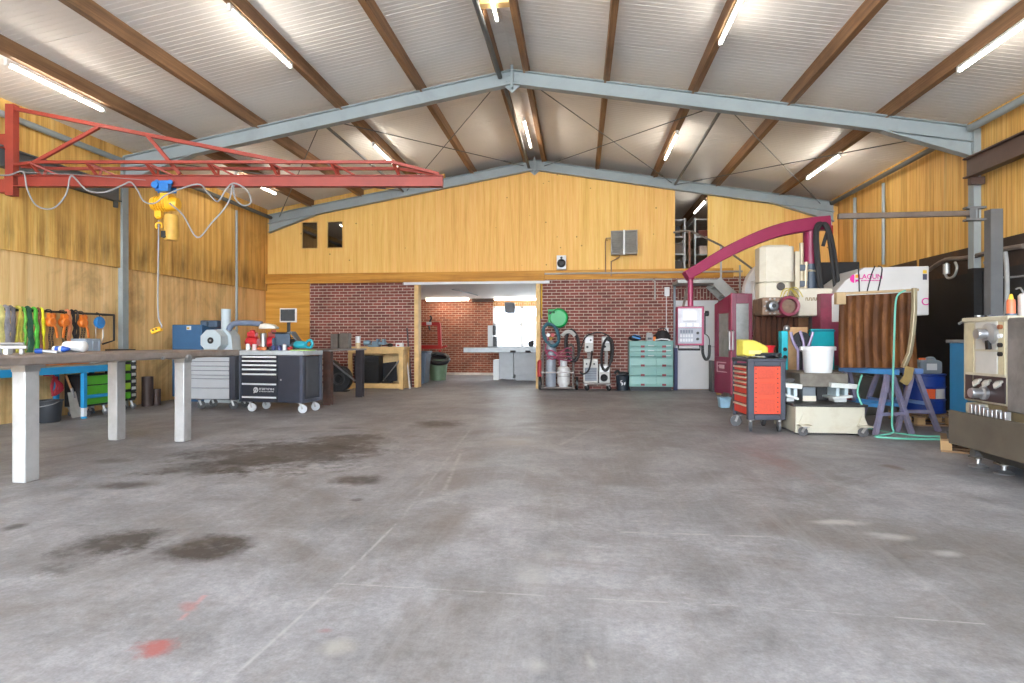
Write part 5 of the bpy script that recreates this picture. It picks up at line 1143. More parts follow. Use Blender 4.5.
for k, (x, y, z, lab) in enumerate(((2.42, 15.6, 2.94, 'dark box on the lowest shelf of the left loft rack'), (2.42, 15.62, 3.37, 'brown box on the second shelf of the left loft rack'), (2.4, 15.6, 3.80, 'dark box on the third shelf of the left loft rack'), (3.2, 15.85, 2.94, 'tan box on the lowest shelf of the right loft rack'), (3.2, 15.85, 3.387, 'pale box on the second shelf of the right loft rack'), (3.2, 15.9, 3.834, 'reddish box on the third shelf of the right loft rack'))):
    m = MB(); w, d_, h = rnd.uniform(.24, .34), rnd.uniform(.2, .36), rnd.uniform(.16, .28); m.box(x-w/2, x+w/2, y-d_/2, y+d_/2, z+.004, z+h); m.box(x-w/2-.006, x+w/2+.006, y-d_/2-.006, y+d_/2+.006, z+h-.05, z+h+.004)
    tag(m.build('storage_box', mat('box_%d' % k, cols[k], .6), bev=.006), lab, 'box', 'boxes on the loft racks')
# ---- steel stairs beside the white door
st = thing('steel_staircase', 'grey steel staircase with landing below the gable doorway', 'staircase', (3.0, 14.6, 0))
STG = mat('stair_galvanised', (164, 166, 164), .4, .3, .08)
a, b = wY(676, 283, 14.4), wY(716, 283, 14.4)
MB().box(a.x, b.x, 14.15, 14.94, 2.52, 2.6).build('landing', STG, st, True, .006)
s0, s1 = Vector((3.12, 14.2, 2.56)), Vector((4.75, 14.2, .95))
for y in (14.16, 14.86):
    MB().strip([(s0.x, y, s0.z), (4.9, y, s0.z-(4.9-s0.x)*.98)], .05, .24, (0, 1, 0)).build('stringer', STG, st, True)
for k in range(8):
    x = s0.x+.12+k*.21; z = s0.z-.1-k*.21
    MB().box(x-.11, x+.11, 14.2, 14.83, z-.03, z).build('tread', STG, st, True)
BR = mat('rail_brown_grey', (110, 98, 88), .5, .2, .1)
def R_(px, py, y=14.2): return wY(px, py, y)
MB().tube([R_(673.5, 232.5), R_(684, 231), R_(692, 231.5), R_(720, 245), (3.9, 14.2, 2.85), (4.7, 14.2, 2.05)], .024, 8).build('handrail', BR, st, True)
for px in (689.5,):
    p = R_(px, 283); MB().bar((p.x, 14.2, 2.6), (p.x, 14.2, R_(px, 231.5).z), .04, .04).build('baluster', mat('rusty_post', (120, 80, 60), .55, .2), st, True)
for px, py in ((721, 245.5), (740, 265)):
    p = R_(px, py); MB().bar((p.x, 14.2, p.z), (p.x, 14.2, s0.z-(p.x-s0.x)*.98), .035, .035).build('baluster', STG, st, True)
p0 = wY(674.5, 290, 14.93); MB().bar((p0.x, 14.93, 0), (p0.x, 14.93, 2.52), .05, .05).build('support_post', mat('stair_post_slate', (118, 126, 134), .45, .2), st, True)
MB().bar(R_(676.5, 335, 14.45), R_(688, 286, 14.45), .05, .05).build('diagonal_brace', BR, st, True)
# ================================================================== MILLING MACHINE
YM = 10.5
def q(px, py, y=YM): return wY(px, py, y)
mm_ = thing('milling_machine', 'large cream and magenta milling machine with curved overhead control arm', 'milling machine', (4.0, 11.0, 0))
W = mm_
BED = mat('bed_grey_green', (104, 104, 98), .5, .1, .15, 4, 0, (70, 62, 54), .5)
BROWN = mat('way_cover_brown', (92, 58, 42), .42, .15, .2, 3, 0, (52, 34, 28), .6)
m = MB(); m.box(3.0, 5.3, 10.2, 11.7, 0, .62); m.box(3.4, 5.4, 11.7, 13.2, 0, .5); m.box(3.2, 5.0, 10.35, 11.6, .62, .8); m.build('bed', BED, W, True, .02)
m = MB(); a, b = q(748, 372, 9.75), q(850, 372, 9.75); m.box(a.x, b.x, 9.55, 10.15, .60, .74)
m.build('table', IRON, W, True, .006); m = MB(); m.box(a.x+.35, b.x-.2, 9.7, 10.2, .12, .6); m.box(a.x+.25, b.x-.1, 9.75, 10.2, 0, .12); m.build('knee', BED, W, True, .02)
m = MB(); m.box(4.05, 5.2, 11.0, 12.4, .5, 2.2); m.build('column', CREAM, W, True, .03)
# LAGUN cover
def poly(pts, y): return [(q(px, py, y).x, q(px, py, y).z) for px, py in pts]
YL = 10.05
cov = MB().prism(poly([(832, 322), (832, 296), (845, 281), (864, 267.5), (929, 266), (929, 315), (917, 315.5), (917, 322)], YL), YL, YL+.9).build('ram_cover', mat('cover_white', (204, 202, 200), .42, 0, .04, 3, 0, (186, 180, 172), .4), W, True, .012)
LM = mat('logo_magenta', (206, 30, 140), .5); LO = mat('logo_orange', (240, 160, 40), .5)
text('LAGUN', .108, LM, 'lettering', cov, Vector((q(870.5, 277, YL).x, YL-.002, q(870, 276.8, YL).z)), FRONT, True, .98, .0015)
m = MB(); x0, x1 = q(861, 280, YL).x, q(880, 280, YL).x; z = q(861, 280.6, YL).z
for k in range(14): xx = x0+(x1-x0)*k/14; m.box(xx, xx+(x1-x0)/14*.62, YL-.004, YL-.001, z-.011, z+.011)
m.build('small_lettering', LM, cov, True)
c = q(855, 278.7, YL)
def arcpoly(c, r, a0, a1, n=14, ri=0): 
    o = [(c.x+r*math.cos(a0+(a1-a0)*k/n), c.z+r*math.sin(a0+(a1-a0)*k/n)) for k in range(n+1)]
    return o+([(c.x, c.z)] if not ri else [(c.x+ri*math.cos(a1-(a1-a0)*k/n), c.z+ri*math.sin(a1-(a1-a0)*k/n)) for k in range(n+1)])
cl = Vector((c.x-.012, 0, c.z)); m = MB().prism(arcpoly(cl, .066, PI/2, 3*PI/2), YL-.004, YL-.001); m.prism([(c.x+.004, c.z-.066), (c.x+.035, c.z-.04), (c.x+.06, c.z-.06), (c.x+.05, c.z-.015), (c.x+.004, c.z-.015)], YL-.004, YL-.001); m.build('logo', LM, cov, True)
MB().prism([(c.x+.004, c.z+.012), (c.x+.055, c.z+.012), (c.x+.055, c.z+.066), (c.x+.004, c.z+.066)], YL-.004, YL-.001).build('logo_corner', LO, cov, True)
text('C', .16, LM, 'lettering', cov, Vector((q(925, 302, YL).x, YL-.002, q(925, 302, YL).z)), FRONT, True, 1.0, .001)
p = q(924.8, 274, YL); MB().box(p.x-.03, p.x+.03, YL-.004, YL, p.z-.09, p.z).build('rating_plate', mat('plate_dark', (60, 60, 80), .5), cov, True); MB().box(p.x-.028, p.x+.028, YL-.004, YL, p.z+.008, p.z+.06).build('warning_sticker', mat('sticker_yellow', (220, 180, 50), .5), cov, True)
for pts in ([(858, 266), (858.5, 270), (859.5, 294)], [(875, 266), (871, 276), (866.5, 294)], [(878, 266), (882, 268), (881, 277), (877.5, 293)]):
    MB().tube([q(px, py, YL-.02) for px, py in pts], .009, 6, 4).build('cable', RUBBER, W, True)
# black box behind
m = MB(); a, b = q(812, 300, 11.1), q(857, 262.5, 11.1); m.box(a.x, b.x, 11.0, 11.4, a.z-.2, b.z); m.build('black_housing', mat('housing_black_matt', (24, 24, 26), .6), W, True, .01)
# ram head box
YR = 10.2
a, b = q(798.5, 316, YR), q(833, 288, YR); rb = MB().box(a.x, b.x, YR, YR+.8, a.z, b.z).build('ram', CREAM, W, True, .02)
m = MB(); z = q(812, 299, YR).z
rnd = random.Random(9)
x0, x1 = q(805.5, 299, YR).x, q(818, 299, YR).x
for k in range(7):
    xx = x0+(x1-x0)*k/7; w_ = (x1-x0)/7
    m.box(xx, xx+w_*.35, YR-.004, YR, z-.025, z+.025)
    if k % 2: m.box(xx, xx+w_*.8, YR-.004, YR, z-.025, z-.012)
    else: m.box(xx, xx+w_*.8, YR-.004, YR, z+.012, z+.025)
m.build('raised_mark', mat('mark_ochre', (120, 96, 40), .5), rb, True)
# head cover (rounded front)
YH = 10.25
a, b = q(760.5, 282, YH), q(795, 244, YH); zt_, zm, zl = b.z, q(775, 282, YH).z, q(775, 309.5, YH).z
def plan(x0, x1, y0, y1, c): return [(x0, y1), (x0, y0+c*.8), (x0+c, y0), (x1-c*.6, y0), (x1, y0+c*.5), (x1, y1)]
m = MB(); m.prism(plan(a.x, b.x, YH, YH+.32, .09), zm+.004, zt_-.03, 'Z'); m.prism(plan(a.x+.06, b.x-.06, YH+.05, YH+.3, .09), zt_-.03, zt_, 'Z'); hc = m.build('head_cover', CREAM, W, True, .015)
m = MB(); m.prism(plan(a.x, b.x-.05, YH+.004, YH+.32, .09), zl+.1, zm, 'Z'); m.prism(plan(a.x+.07, b.x-.12, YH+.06, YH+.3, .09), zl, zl+.1, 'Z'); hl = m.build('head_lower', CREAM, W, True, .02)
c = q(780.5, 286.5, YH); MB().lathe([(0, -.035), (.05, -.035), (.065, -.02), (.065, 0), (0, 0)], (c.x, YH, c.z), 'Y', 20).build('round_knob', mat('knob_dark', (56, 50, 48), .4), hl, True)
a2, b2 = q(795.5, 300, YH+.1), q(800.5, 251, YH+.1); MB().box(a2.x, b2.x, YH+.12, YH+.5, a2.z+.1, b2.z).build('side_cover', mat('side_cover_cream', (206, 194, 170), .45, 0, .08), W, True, .01)
m = MB(); m.cyl(q(801.5, 298, YH+.2), q(801.5, 243, YH+.2), .035, n=12); m.cyl(q(801.5, 270, YH+.2), q(818, 271, YH+.2), .02); m.cyl(q(806, 262, YH+.15), q(805, 292, YH+.15), .035, n=10); m.build('guide_tube', mat('tube_cream', (190, 176, 150), .4, .2), W, True)
for z_ in (0, 1): MB().cb(q(803, 268+z_*16, YH+.18), (.14, .12, .1)).build('clamp', mat('clamp_slate', (84, 92, 104), .4, .3), W, True, .01)
# drum guard
YD = 12.85
cx = q(767, 300, YD).x
pts = [(757, 308), (745, 308), (744, 296), (745, 286), (748.5, 276), (754, 268), (760, 263.5), (772, 263.5), (772, 308)]
MB().prism(poly(pts, YD), YD, YD+.25).build('drum_guard', WHITE, W, True, .02)
a, b = q(752.5, 306, YD-.15), q(758, 281, YD-.15); MB().box(a.x, b.x+.1, YD-.2, YD, a.z, b.z).build('guard_strip', PWHITE, W, True, .01)
# spindle gear housing
YS = 10.1
MGD = mat('magenta_dirty', (136, 52, 76), .45, 0, .2, 6, 0, (70, 50, 50), .6)
GRT = mat('greasy_plate', (128, 104, 86), .5, .3, .25, 9, .1, (66, 48, 40), .7)
a, b = q(763, 315, YS), q(786, 297, YS); c = q(773, 306, YS)
m = MB(); m.prism([(a.x, a.z), (b.x, a.z), (b.x, b.z), (a.x, b.z)], YS+.05, YS+.6); m.build('gear_box', GRT, W, True, .02)
rr = (b.z-a.z)/2
m = MB(); m.lathe([(0, -.05), (.05, -.06), (.075, -.05), (.09, 0), (.1, .06), (0, .06)], (c.x, YS, c.z), 'Y', 20); m.build('spindle_nose', mat('spindle_steel', (110, 112, 116), .3, .6, .15), W, True)
MB().lathe([(0, -.075), (.03, -.075), (.035, -.05), (0, -.05)], (c.x, YS, c.z), 'Y', 14).build('spindle_bore', BLACK, W, True)
for k in range(10):
    an = 2*PI*k/10; p = Vector((c.x+.115*math.cos(an), YS+.05, c.z+.125*math.sin(an))); MB().cyl(p-Vector((0, .03, 0)), p, .014, n=8).build('bolt', RAW, W, True)
cr_ = q(789, 306, YS); m = MB(); m.lathe([(rr*.82, -.05), (rr*1.1, -.06), (rr*1.18, 0), (rr*1.18, .4), (0, .4), (0, .12), (rr*.82, .1)], (cr_.x, YS+.02, cr_.z), 'Y', 30); m.build('magenta_ring', MGD, W, True)
MB().lathe([(0, .05), (rr*.8, .05), (rr*.8, .12), (0, .12)], (cr_.x, YS, cr_.z), 'Y', 24).build('ring_plate', GRT, W, True)
m = MB()
for dx, dz in ((0, 0), (.06, .03), (-.04, .02)):
    m.tube([q(783, 297, YS)+Vector((dx, 0, 0)), q(786, 291, YS)+Vector((dx, 0, dz)), q(793, 290, YS)+Vector((dx, 0, dz)), q(799, 297, YS)+Vector((dx, 0, 0))], .008, 6, 4)
m.build('yellow_hose', mat('hose_yellow', (186, 166, 60), .5), W, True)
# bellows under the head
def bellows(px0, px1, py0, py1, y, n, mat_, name):
    a, b = q(px0, py1, y), q(px1, py0, y); m = MB(); N = n*4; fr, bk = [], []
    for k in range(N+1):
        x = a.x+(b.x-a.x)*k/N; d = .05*abs(((k/4) % 1)*2-1)
        fr.append((x, y-d)); bk.append((x, y+.04))
    m.prism(fr+bk[::-1], a.z, b.z, 'Z'); return m.build(name, mat_, W, True, smooth=60)
bellows(753.5, 797, 313, 362, 10.6, 8, BROWN, 'bellows')
m = MB(); m.box(q(797, 0, 10.5).x, q(835, 0, 10.5).x, 10.6, 10.75, .8, q(800, 318, 10.6).z); m.build('back_plate', mat('rust_orange_plate', (112, 76, 46), .5, .2, .3), W, True)
m = MB(); m.box(q(812, 0, 10.4).x, q(820, 0, 10.4).x, 10.42, 10.55, .8, q(815, 316, 10.4).z); m.build('slide_way', mat('way_dark', (70, 72, 78), .4, .4), W, True)
m = MB(); a, b = q(822, 345, 10.0), q(842, 293, 10.0); m.box(a.x, b.x, 10.06, 10.5, .8, b.z); m.build('magenta_panel', MGD, W, True, .01)
# post and curved arm
p0, p1 = q(811.5, 287), q(811.5, 218); zc = q(811, 264).z
MB().cyl((p0.x, YM+.05, p0.z-.05), (p0.x, YM+.05, zc), .115, n=22).build('post_lower', mat('post_slate', (62, 74, 90), .45), W, True)
MB().cyl((p0.x, YM+.05, zc), (p0.x, YM+.05, p1.z-.02), .115, n=22).build('post_upper', MAG, W, True)
arm = [(830, 222.5), (812, 224), (790, 227.5), (770, 233), (750, 241), (730, 250.5), (712, 260.5), (698, 269), (686, 276)]
P = catmull([wY(px, py, YM-.35*i/8) + Vector((0, .05, 0)) for i, (px, py) in enumerate(arm)], 5)
rings = []; n = len(P)
for i, p in enumerate(P):
    t_ = (P[min(i+1, n-1)]-P[max(i-1, 0)]).normalized(); sd = Vector((0, 1, 0)); sd = (sd-t_*sd.dot(t_)).normalized(); up = sd.cross(t_)
    if up.z < 0: up = -up
    h = .115-.035*i/(n-1); w_ = .085
    rings.append([p-sd*w_-up*h, p+sd*w_-up*h, p+sd*w_+up*h, p-sd*w_+up*h])
MB().skin(rings).build('overhead_arm', MAG, W, True, .015)
YP = 10.2
pb = q(690.5, 305, YP); pt = q(690.5, 277, YP); m = MB(); m.cyl((pb.x, YP, pb.z-.02), (pb.x, YP, pt.z+.02), .045, n=16); m.cyl((pb.x, YP, pt.z-.04), (pb.x, YP, pt.z+.01), .06, n=16); m.build('pendant_pole', MAG, W, True)
a, b = q(676.5, 345.5, YP), q(703, 306.5, YP)
pd = MB().box(a.x, b.x, YP-.1, YP+.12, a.z, b.z).build('control_pendant', MAG, W, True, .012)
def pan(px0, py0, px1, py1, d, mt, nm, bev=0, y=YP-.1):
    A, B = q(px0, py1, y), q(px1, py0, y); return MB().box(A.x, B.x, y-d, y+.002, A.z, B.z).build(nm, mt, pd, True, bev)
PG = mat('panel_pale_grey', (176, 176, 182), .45); PG2 = mat('panel_mid_grey', (134, 136, 146), .45)
pan(678, 308.5, 701.5, 327.5, .012, PG, 'upper_panel'); pan(678, 328, 701.5, 343.5, .012, PG2, 'lower_panel')
pan(683, 311, 696, 320.5, .018, mat('pale_screen', (206, 204, 202), .25), 'screen'); pan(683, 320.5, 696, 321.5, .016, PG2, 'screen_edge')
for k, px in enumerate((680, 687, 694)): pan(px, 323.5, px+5, 326.3, .016, PWHITE, 'soft_keys')
for r_ in range(3):
    for c_ in range(5): pan(680+c_*2.7, 330+r_*4.3, 682+c_*2.7, 333+r_*4.3, .018, mat('key_dark', (96, 100, 112), .5) if r_ == 0 else PG, 'key')
for k in range(2): c = q(697.5, 333+k*6, YP-.11); MB().cyl((c.x, YP-.14, c.z), (c.x, YP-.11, c.z), .022, n=14).build('dial', BLACK, pd, True)
m = MB(); l, r = q(678.5, 346, YP-.1), q(700, 346, YP-.1); zz_ = q(690, 349.5, YP-.1).z; m.tube([(l.x, YP-.08, l.z+.03), (l.x, YP-.1, zz_), (r.x, YP-.1, zz_), (r.x, YP-.08, l.z+.03)], .018, 8); m.build('handle_bar', BLACK, pd, True)
m = MB(); A, B = q(703, 334, YP), q(706.5, 313, YP); m.box(A.x-.0, B.x-.02, YP-.05, YP+.03, A.z, B.z); m.cyl((B.x-.03, YP-.03, q(0, 317, YP).z), (B.x+.03, YP-.03, q(0, 317, YP).z), .045, n=12); m.build('handwheel_unit', BLACK, pd, True, .01)
m = MB(); m.tube([q(703, 334, YP), q(706, 334.5, YP), q(709, 338, YP), q(709.5, 345, YP)], .008, 6, 4); m.tube([q(702.5, 344, YP), q(703, 354, YP), q(706, 359.5, YP), q(709, 356, YP), q(709.5, 345, YP)], .024, 9, 5); m.build('coiled_cord', RUBBER, pd, True)
# hanging hoses
m = MB()
for pts in ([(836, 300), (833, 270), (829, 240), (826, 228), (820, 223), (815.5, 228), (815, 245), (818, 275), (823, 310), (829, 335), (833, 352)], [(839, 292), (836, 262), (831, 235), (826, 224), (821, 225), (817.5, 232), (818, 250), (821, 280), (826, 315), (831, 340), (836, 352)]): m.tube([q(px, py, YM-.15) for px, py in pts], .028, 9, 5)
m.tube([q(823, 246, YM-.1), q(826, 236, YM-.1), q(829, 228, YM-.1)], .03, 8, 3); m.build('hanging_hose', RUBBER, W, True)
# enclosure with door
E0, E1, E2 = Vector((2.98, 13.7, 0)), Vector((3.13, 12.8, 0)), Vector((3.52, 12.72, 0))
ZT0, ZT1 = q(716, 304.5, 13.7).z, q(731, 293, 12.8).z
enc = MB()
def slab(A, B, z0, zA, zB, th=.05, off=0.):
    d = (B-A).normalized(); nrm = Vector((-d.y, d.x, 0))
    if nrm.y < 0: nrm = -nrm
    A2, B2 = A-nrm*off, B-nrm*off
    vs = [A2+Vector((0, 0, z0)), B2+Vector((0, 0, z0)), B2+Vector((0, 0, zB)), A2+Vector((0, 0, zA))]; vs += [v+nrm*th for v in vs]
    return vs
FQ = [(0, 1, 2, 3), (7, 6, 5, 4), (0, 4, 5, 1), (1, 5, 6, 2), (2, 6, 7, 3), (3, 7, 4, 0)]
def lerp(A, B, f): return A+(B-A)*f
for A, B, za, zb in ((E0, E1, ZT0, ZT1), (E1, E2, ZT1, ZT1-.02)):
    enc.add(slab(A, B, .06, .85, .85), FQ); enc.add(slab(lerp(A, B, 0), lerp(A, B, .22), .85, za, lerp(Vector((za, 0, 0)), Vector((zb, 0, 0)), .22).x), FQ); enc.add(slab(lerp(A, B, .82), B, .85, za+(zb-za)*.82, zb), FQ)
    enc.add(slab(lerp(A, B, .22), lerp(A, B, .82), za-.22, za+(zb-za)*.22, za+(zb-za)*.82), FQ)
ec = enc.build('enclosure', MAG, W, True, .006)
WIN = mat('enclosure_window', (150, 152, 150), .25)
for A, B, za in ((E0, E1, ZT0), (E1, E2, ZT1)):
    MB().add(slab(lerp(A, B, .2), lerp(A, B, .84), .84, za-.2, za-.2, .01, -.02), FQ).build('enclosure_window', WIN, ec, True)
for f, A, B in ((.93, E0, E1), (.09, E1, E2)):
    p = lerp(A, B, f)+Vector((-.03, -.05, 0)); m = MB(); m.tube([p+Vector((0, .05, 1.0)), p+Vector((0, -.02, 1.02)), p+Vector((0, -.02, 1.38)), p+Vector((0, .05, 1.4))], .026, 8); m.build('door_handle', CHROME, ec, True)
MB().bar(E1+Vector((-.01, -.02, .1)), E1+Vector((-.01, -.02, ZT1)), .03, .03).build('door_edge', mat('edge_pink', (190, 90, 120), .4), ec, True)
m = MB(); d_ = lerp(E0, E1, .25); e_ = lerp(E0, E1, .62)
for za, zb, f0, f1 in ((.72, .74, .15, .7), (.52, .54, .15, .75), (.54, .72, .15, .2), (.6, .68, .3, .6), (.64, .66, .2, .3)): m.add(slab(lerp(E0, E1, f0), lerp(E0, E1, f1), za, zb, zb, .006, .004), FQ)
m.build('white_marking', mat('marking_pale', (222, 180, 190), .5), ec, True)
MB().box(2.94, 3.0, 13.75, 14.1, .05, .75).build('side_unit', mat('side_unit_dark', (70, 68, 70), .5), ec, True, .01)
m = MB(); m.box(3.06, 3.5, 12.9, 13.4, 0, .1); m.build('enclosure_foot', BED, W, True)
# things on the machine table
YT, ZTB = 9.8, .742
def tb(px, py=340, y=YT): return wY(px, py, y)
t = thing('cyan_angle_block', 'bright cyan box on the right of the milling table behind the white bucket', 'box', (tb(826).x, 9.98, ZTB)); a, b = tb(814.5, 350, 9.9), tb(837.5, 329, 9.9); h = (b.x-a.x)/2
CY = mat('cyan_paint', (24, 176, 192), .45, 0, .08); MB().box(-h, h, -.06, .06, 0, b.z-ZTB).build('body', CY, t, bev=.008); MB().box(-h-.012, h+.012, -.07, .07, b.z-ZTB-.04, b.z-ZTB-.015).build('band', mat('cyan_dark', (16, 126, 146), .45), t, bev=.003)
t = thing('plywood_board', 'small plywood board standing on the milling table left of the cyan box', 'board', (tb(798).x, 9.92, ZTB)); a, b = tb(787, 350, 9.9), tb(811, 327, 9.9); h = (b.x-a.x)/2; MB().box(-h, h, -.012, .012, 0, b.z-ZTB).build('board', mat('plywood_light', (190, 150, 106), .6), t)
m = MB(); c = tb(801.5, 340.5, 9.85); m.lathe([(0, -.06), (.04, -.06), (.05, -.03), (.13, -.03), (.14, 0), (.14, .03), (0, .03)], (c.x, 9.84, c.z), 'Y', 26); m.box(c.x-.05, c.x+.05, 9.82, 9.88, ZTB, c.z-.1); tag(m.build('chuck_disc', mat('disc_dark', (58, 58, 62), .4, .3)), 'dark round chuck disc in front of the plywood board', 'disc')
t = thing('cyan_vise', 'cyan clamp block with chrome knob left of the plywood board', 'clamp', (tb(784.5).x, 9.86, ZTB)); a, b = tb(781.5, 352, 9.8), tb(788, 331, 9.8); h = (b.x-a.x)/2; MB().box(-h, h, -.08, .08, 0, b.z-ZTB).build('body', CY, t, bev=.01); MB().ball((.05, 0, b.z-ZTB+.045), .05, n=14).cyl((.05, 0, b.z-ZTB), (.05, 0, b.z-ZTB+.04), .02).build('knob', CHROME, t); MB().cyl((-.0, -.095, .2), (0, -.08, .2), .03, n=14).cyl((0, -.095, .32), (0, -.08, .32), .03, n=14).build('bolt_head', BLACK, t)
PUR = mat('clamp_lilac', (160, 146, 178), .4, .3)
for pts, lab in (([(791, 332), (793, 341), (798, 350)], 'lilac clamp arm crossing the plywood board on the left'), ([(800, 331), (803, 340), (804, 347)], 'lilac clamp arm crossing the plywood board in the middle'), ([(813, 332), (810, 342), (806, 352)], 'lilac clamp arm slanting between plywood board and cyan box')):
    m = MB(); m.tube([tb(px, py, 9.74) for px, py in pts], .022, 8, 3); e = tb(*pts[-1], 9.74); m.cyl((e.x, 9.74, ZTB), e, .02, n=8); tag(m.build('clamp_arm', PUR), lab, 'clamp', 'clamp arms on the milling table')

# ================================================================== RED TOOL CART
A = math.radians(4)
ca, cb_, cc = wZ(747.5, 432), wZ(733, 424.5), wZ(780, 431.5)
rc = thing('red_tool_cart', 'dark framed tool cart with orange red side and red drawers', 'tool cart', (ca.x+.02, ca.y, 0), math.atan2((cc-ca).y, (cc-ca).x)*.35)
DK = mat('cart_frame_slate', (56, 60, 72), .45, 0, .1)
cw, cd, ch = .445, .60, .86
MB().box(0, cw, 0, cd, .2, .88).build('body', DK, rc, bev=.01)
m = MB(); m.box(-.025, .06, -.03, .04, .16, .94); m.box(cw-.05, cw+.02, -.03, .04, .16, .94); m.box(.06, cw-.05, -.03, .02, .86, .94); m.box(.06, cw-.05, -.03, .02, .16, .235); m.box(-.03, cw+.025, -.035, cd+.02, .92, .965); m.box(-.025, .03, cd-.06, cd, .16, .94); m.build('frame', DK, rc, bev=.012)
sp = MB().box(.055, cw-.045, -.022, .0, .24, .86).build('side_panel', ORANGE, rc, bev=.004)
m = MB()
for z0, z1 in ((.27, .43), (.49, .64), (.70, .84)): m.box(.11, cw-.12, -.028, -.022, z0, z1)
m.build('panel_inset', mat('inset_orange', (186, 66, 42), .5, 0, .1, 40), sp, bev=.004)
m = MB()
for k in range(10):
    for x in (.08, cw-.085): m.cyl((x, -.026, .27+k*.062), (x, -.018, .27+k*.062), .009, n=8)
m.build('panel_holes', BLACK, sp)
RD = mat('drawer_red', (206, 58, 40), .42, 0, .08)
for z0, z1 in ((.225, .36), (.365, .49), (.495, .60), (.605, .665), (.67, .73), (.735, .795), (.80, .865)):
    dr = MB().box(-.018, 0, .05, cd-.07, z0, z1-.006).build('drawer', RD, rc, bev=.003); MB().box(-.034, -.014, .05, cd-.07, z1-.032, z1-.008).build('handle', mat('handle_champagne', (206, 196, 170), .35, .3), dr, bev=.003)
for x, y, an in ((.03, .03, 1.2), (cw-.04, .04, 1.4), (.04, cd-.06, 2.6), (cw-.05, cd-.06, 1.5)): castor(rc, x, y, .075, .165, TYRE, an)
def rcw(x, y, z=.966): M_ = Matrix.Translation(rc.location) @ rc.rotation_euler.to_matrix().to_4x4(); return M_ @ Vector((x, y, z))
rcr = rc.rotation_euler.z
t = thing('yellow_bag', 'yellow box shaped bag lying on top of the red tool cart', 'bag', rcw(.15, .34), rcr+.15)
m = MB(); m.skin([[Vector((-.17, -.1, .04)), Vector((-.17, .1, .02)), Vector((-.17, .1, .25)), Vector((-.17, -.1, .24))], [Vector((0, -.12, 0)), Vector((0, .12, 0)), Vector((0, .11, .25)), Vector((0, -.11, .235))], [Vector((.19, -.11, 0)), Vector((.19, .11, 0)), Vector((.19, .1, .17)), Vector((.19, -.1, .15))]]); m.build('body', mat('bag_yellow', (212, 198, 84), .6, 0, .08, 14, .2), t, bev=.02)
MB().box(-.1, .08, -.125, -.115, .05, .1).build('pale_patch', mat('bag_pale', (216, 208, 140), .6), t)
t = thing('red_bowl', 'red plastic tray at the back right of the red tool cart', 'tray', rcw(.37, .48), rcr); MB().lathe([(0, 0), (.115, 0), (.14, .15), (.15, .15), (.145, .165), (.13, .16), (.11, .02), (0, .02)], n=26).build('body', mat('bowl_red', (204, 34, 44), .4), t); MB().lathe([(0, .1), (.125, .12), (.12, .13), (.04, .15), (0, .15)], n=20).build('contents', mat('bowl_contents', (170, 128, 90), .7), t)
m = MB(); M_ = Matrix.Translation(rcw(.1, .1)) @ Matrix.Rotation(.3, 4, 'Z'); m.M = M_
rnd = random.Random(2); G_ = 7; vs = []
for i in range(G_):
    for j in range(G_): vs.append((-.11+.22*i/(G_-1), -.09+.18*j/(G_-1), .012+rnd.uniform(0, .02)))
n_ = G_*G_; m.add(vs+[(x, y, z-.008) for x, y, z in vs], [(i*G_+j, (i+1)*G_+j, (i+1)*G_+j+1, i*G_+j+1) for i in range(G_-1) for j in range(G_-1)]+[(n_+i*G_+j, n_+i*G_+j+1, n_+(i+1)*G_+j+1, n_+(i+1)*G_+j) for i in range(G_-1) for j in range(G_-1)])
tag(m.build('white_cloth', PWHITE, smooth=70), 'crumpled white cloth at the front left corner of the red tool cart', 'cloth')
for k, (x, y, lab) in enumerate(((.27, .12, 'dark drill lying on the red tool cart'), (.4, .17, 'black tool lying near the red tray on the red tool cart'))):
    t = thing('hand_drill', lab, 'power tool', rcw(x, y), rcr+(.4 if k == 0 else 2.4)); MB().lathe([(0, -.08), (.03, -.08), (.036, -.04), (.036, .05), (.02, .08), (.012, .12), (0, .12)], (0, 0, .038), 'X', 14).build('body', mat('tool_dark2', (48, 52, 60), .4, .1), t); MB().strip([(-.04, 0, .035), (-.06, .06, .03), (-.07, .12, .03)], .04, .035, (0, 0, 1)).build('grip', BLACK, t, bev=.008)

# ================================================================== CREAM TROLLEY WITH IRON BLOCK
x0, x1 = wZ(792, 434).x, wZ(859, 434).x
ty0, ty1 = 7.98, 8.85
tr = thing('cream_trolley', 'low cream steel base on castors in front of the milling machine', 'trolley', ((x0+x1)/2, (ty0+ty1)/2, 0))
ztp = wY(820, 403.5, 8.08).z
MB().box(x0+.02, x1, ty0, ty1, .025, ztp-.03).build('body', mat('trolley_cream', (184, 180, 164), .45, 0, .05, 3, 0, (140, 112, 80), .45), tr, True, .01)
MB().box(x0-.02, x1+.03, ty0-.02, ty1+.02, ztp-.03, ztp).build('top_plate', mat('trolley_top', (52, 50, 50), .5, .3), tr, True, .006)
for xx, yy in ((x0+.11, ty0-.08), (x1-.03, ty0-.08), (x0+.2, ty1+.06), (x1-.1, ty1+.06)):
    lx, ly = xx-tr.location.x, yy-tr.location.y
    castor(tr, lx, ly, .055, .125, TYRE, 2.4)
    s = 1 if yy > 8.5 else -1
    yb = ty0 if s < 0 else ty1
    MB().prism([(xx-.06, .125), (xx+.06, .125), (xx+.01, .26), (xx-.01, .26)], min(yb, yb+s*.012), max(yb, yb+s*.012)).box(xx-.07, xx+.07, min(yb, yy+s*.05), max(yb, yy+s*.05), .125, .137).build('castor_bracket', mat('trolley_cream', (184, 180, 164)), tr, True)
ib0, ib1 = wY(800, 387, 8.3), wY(848.5, 373.5, 8.3)
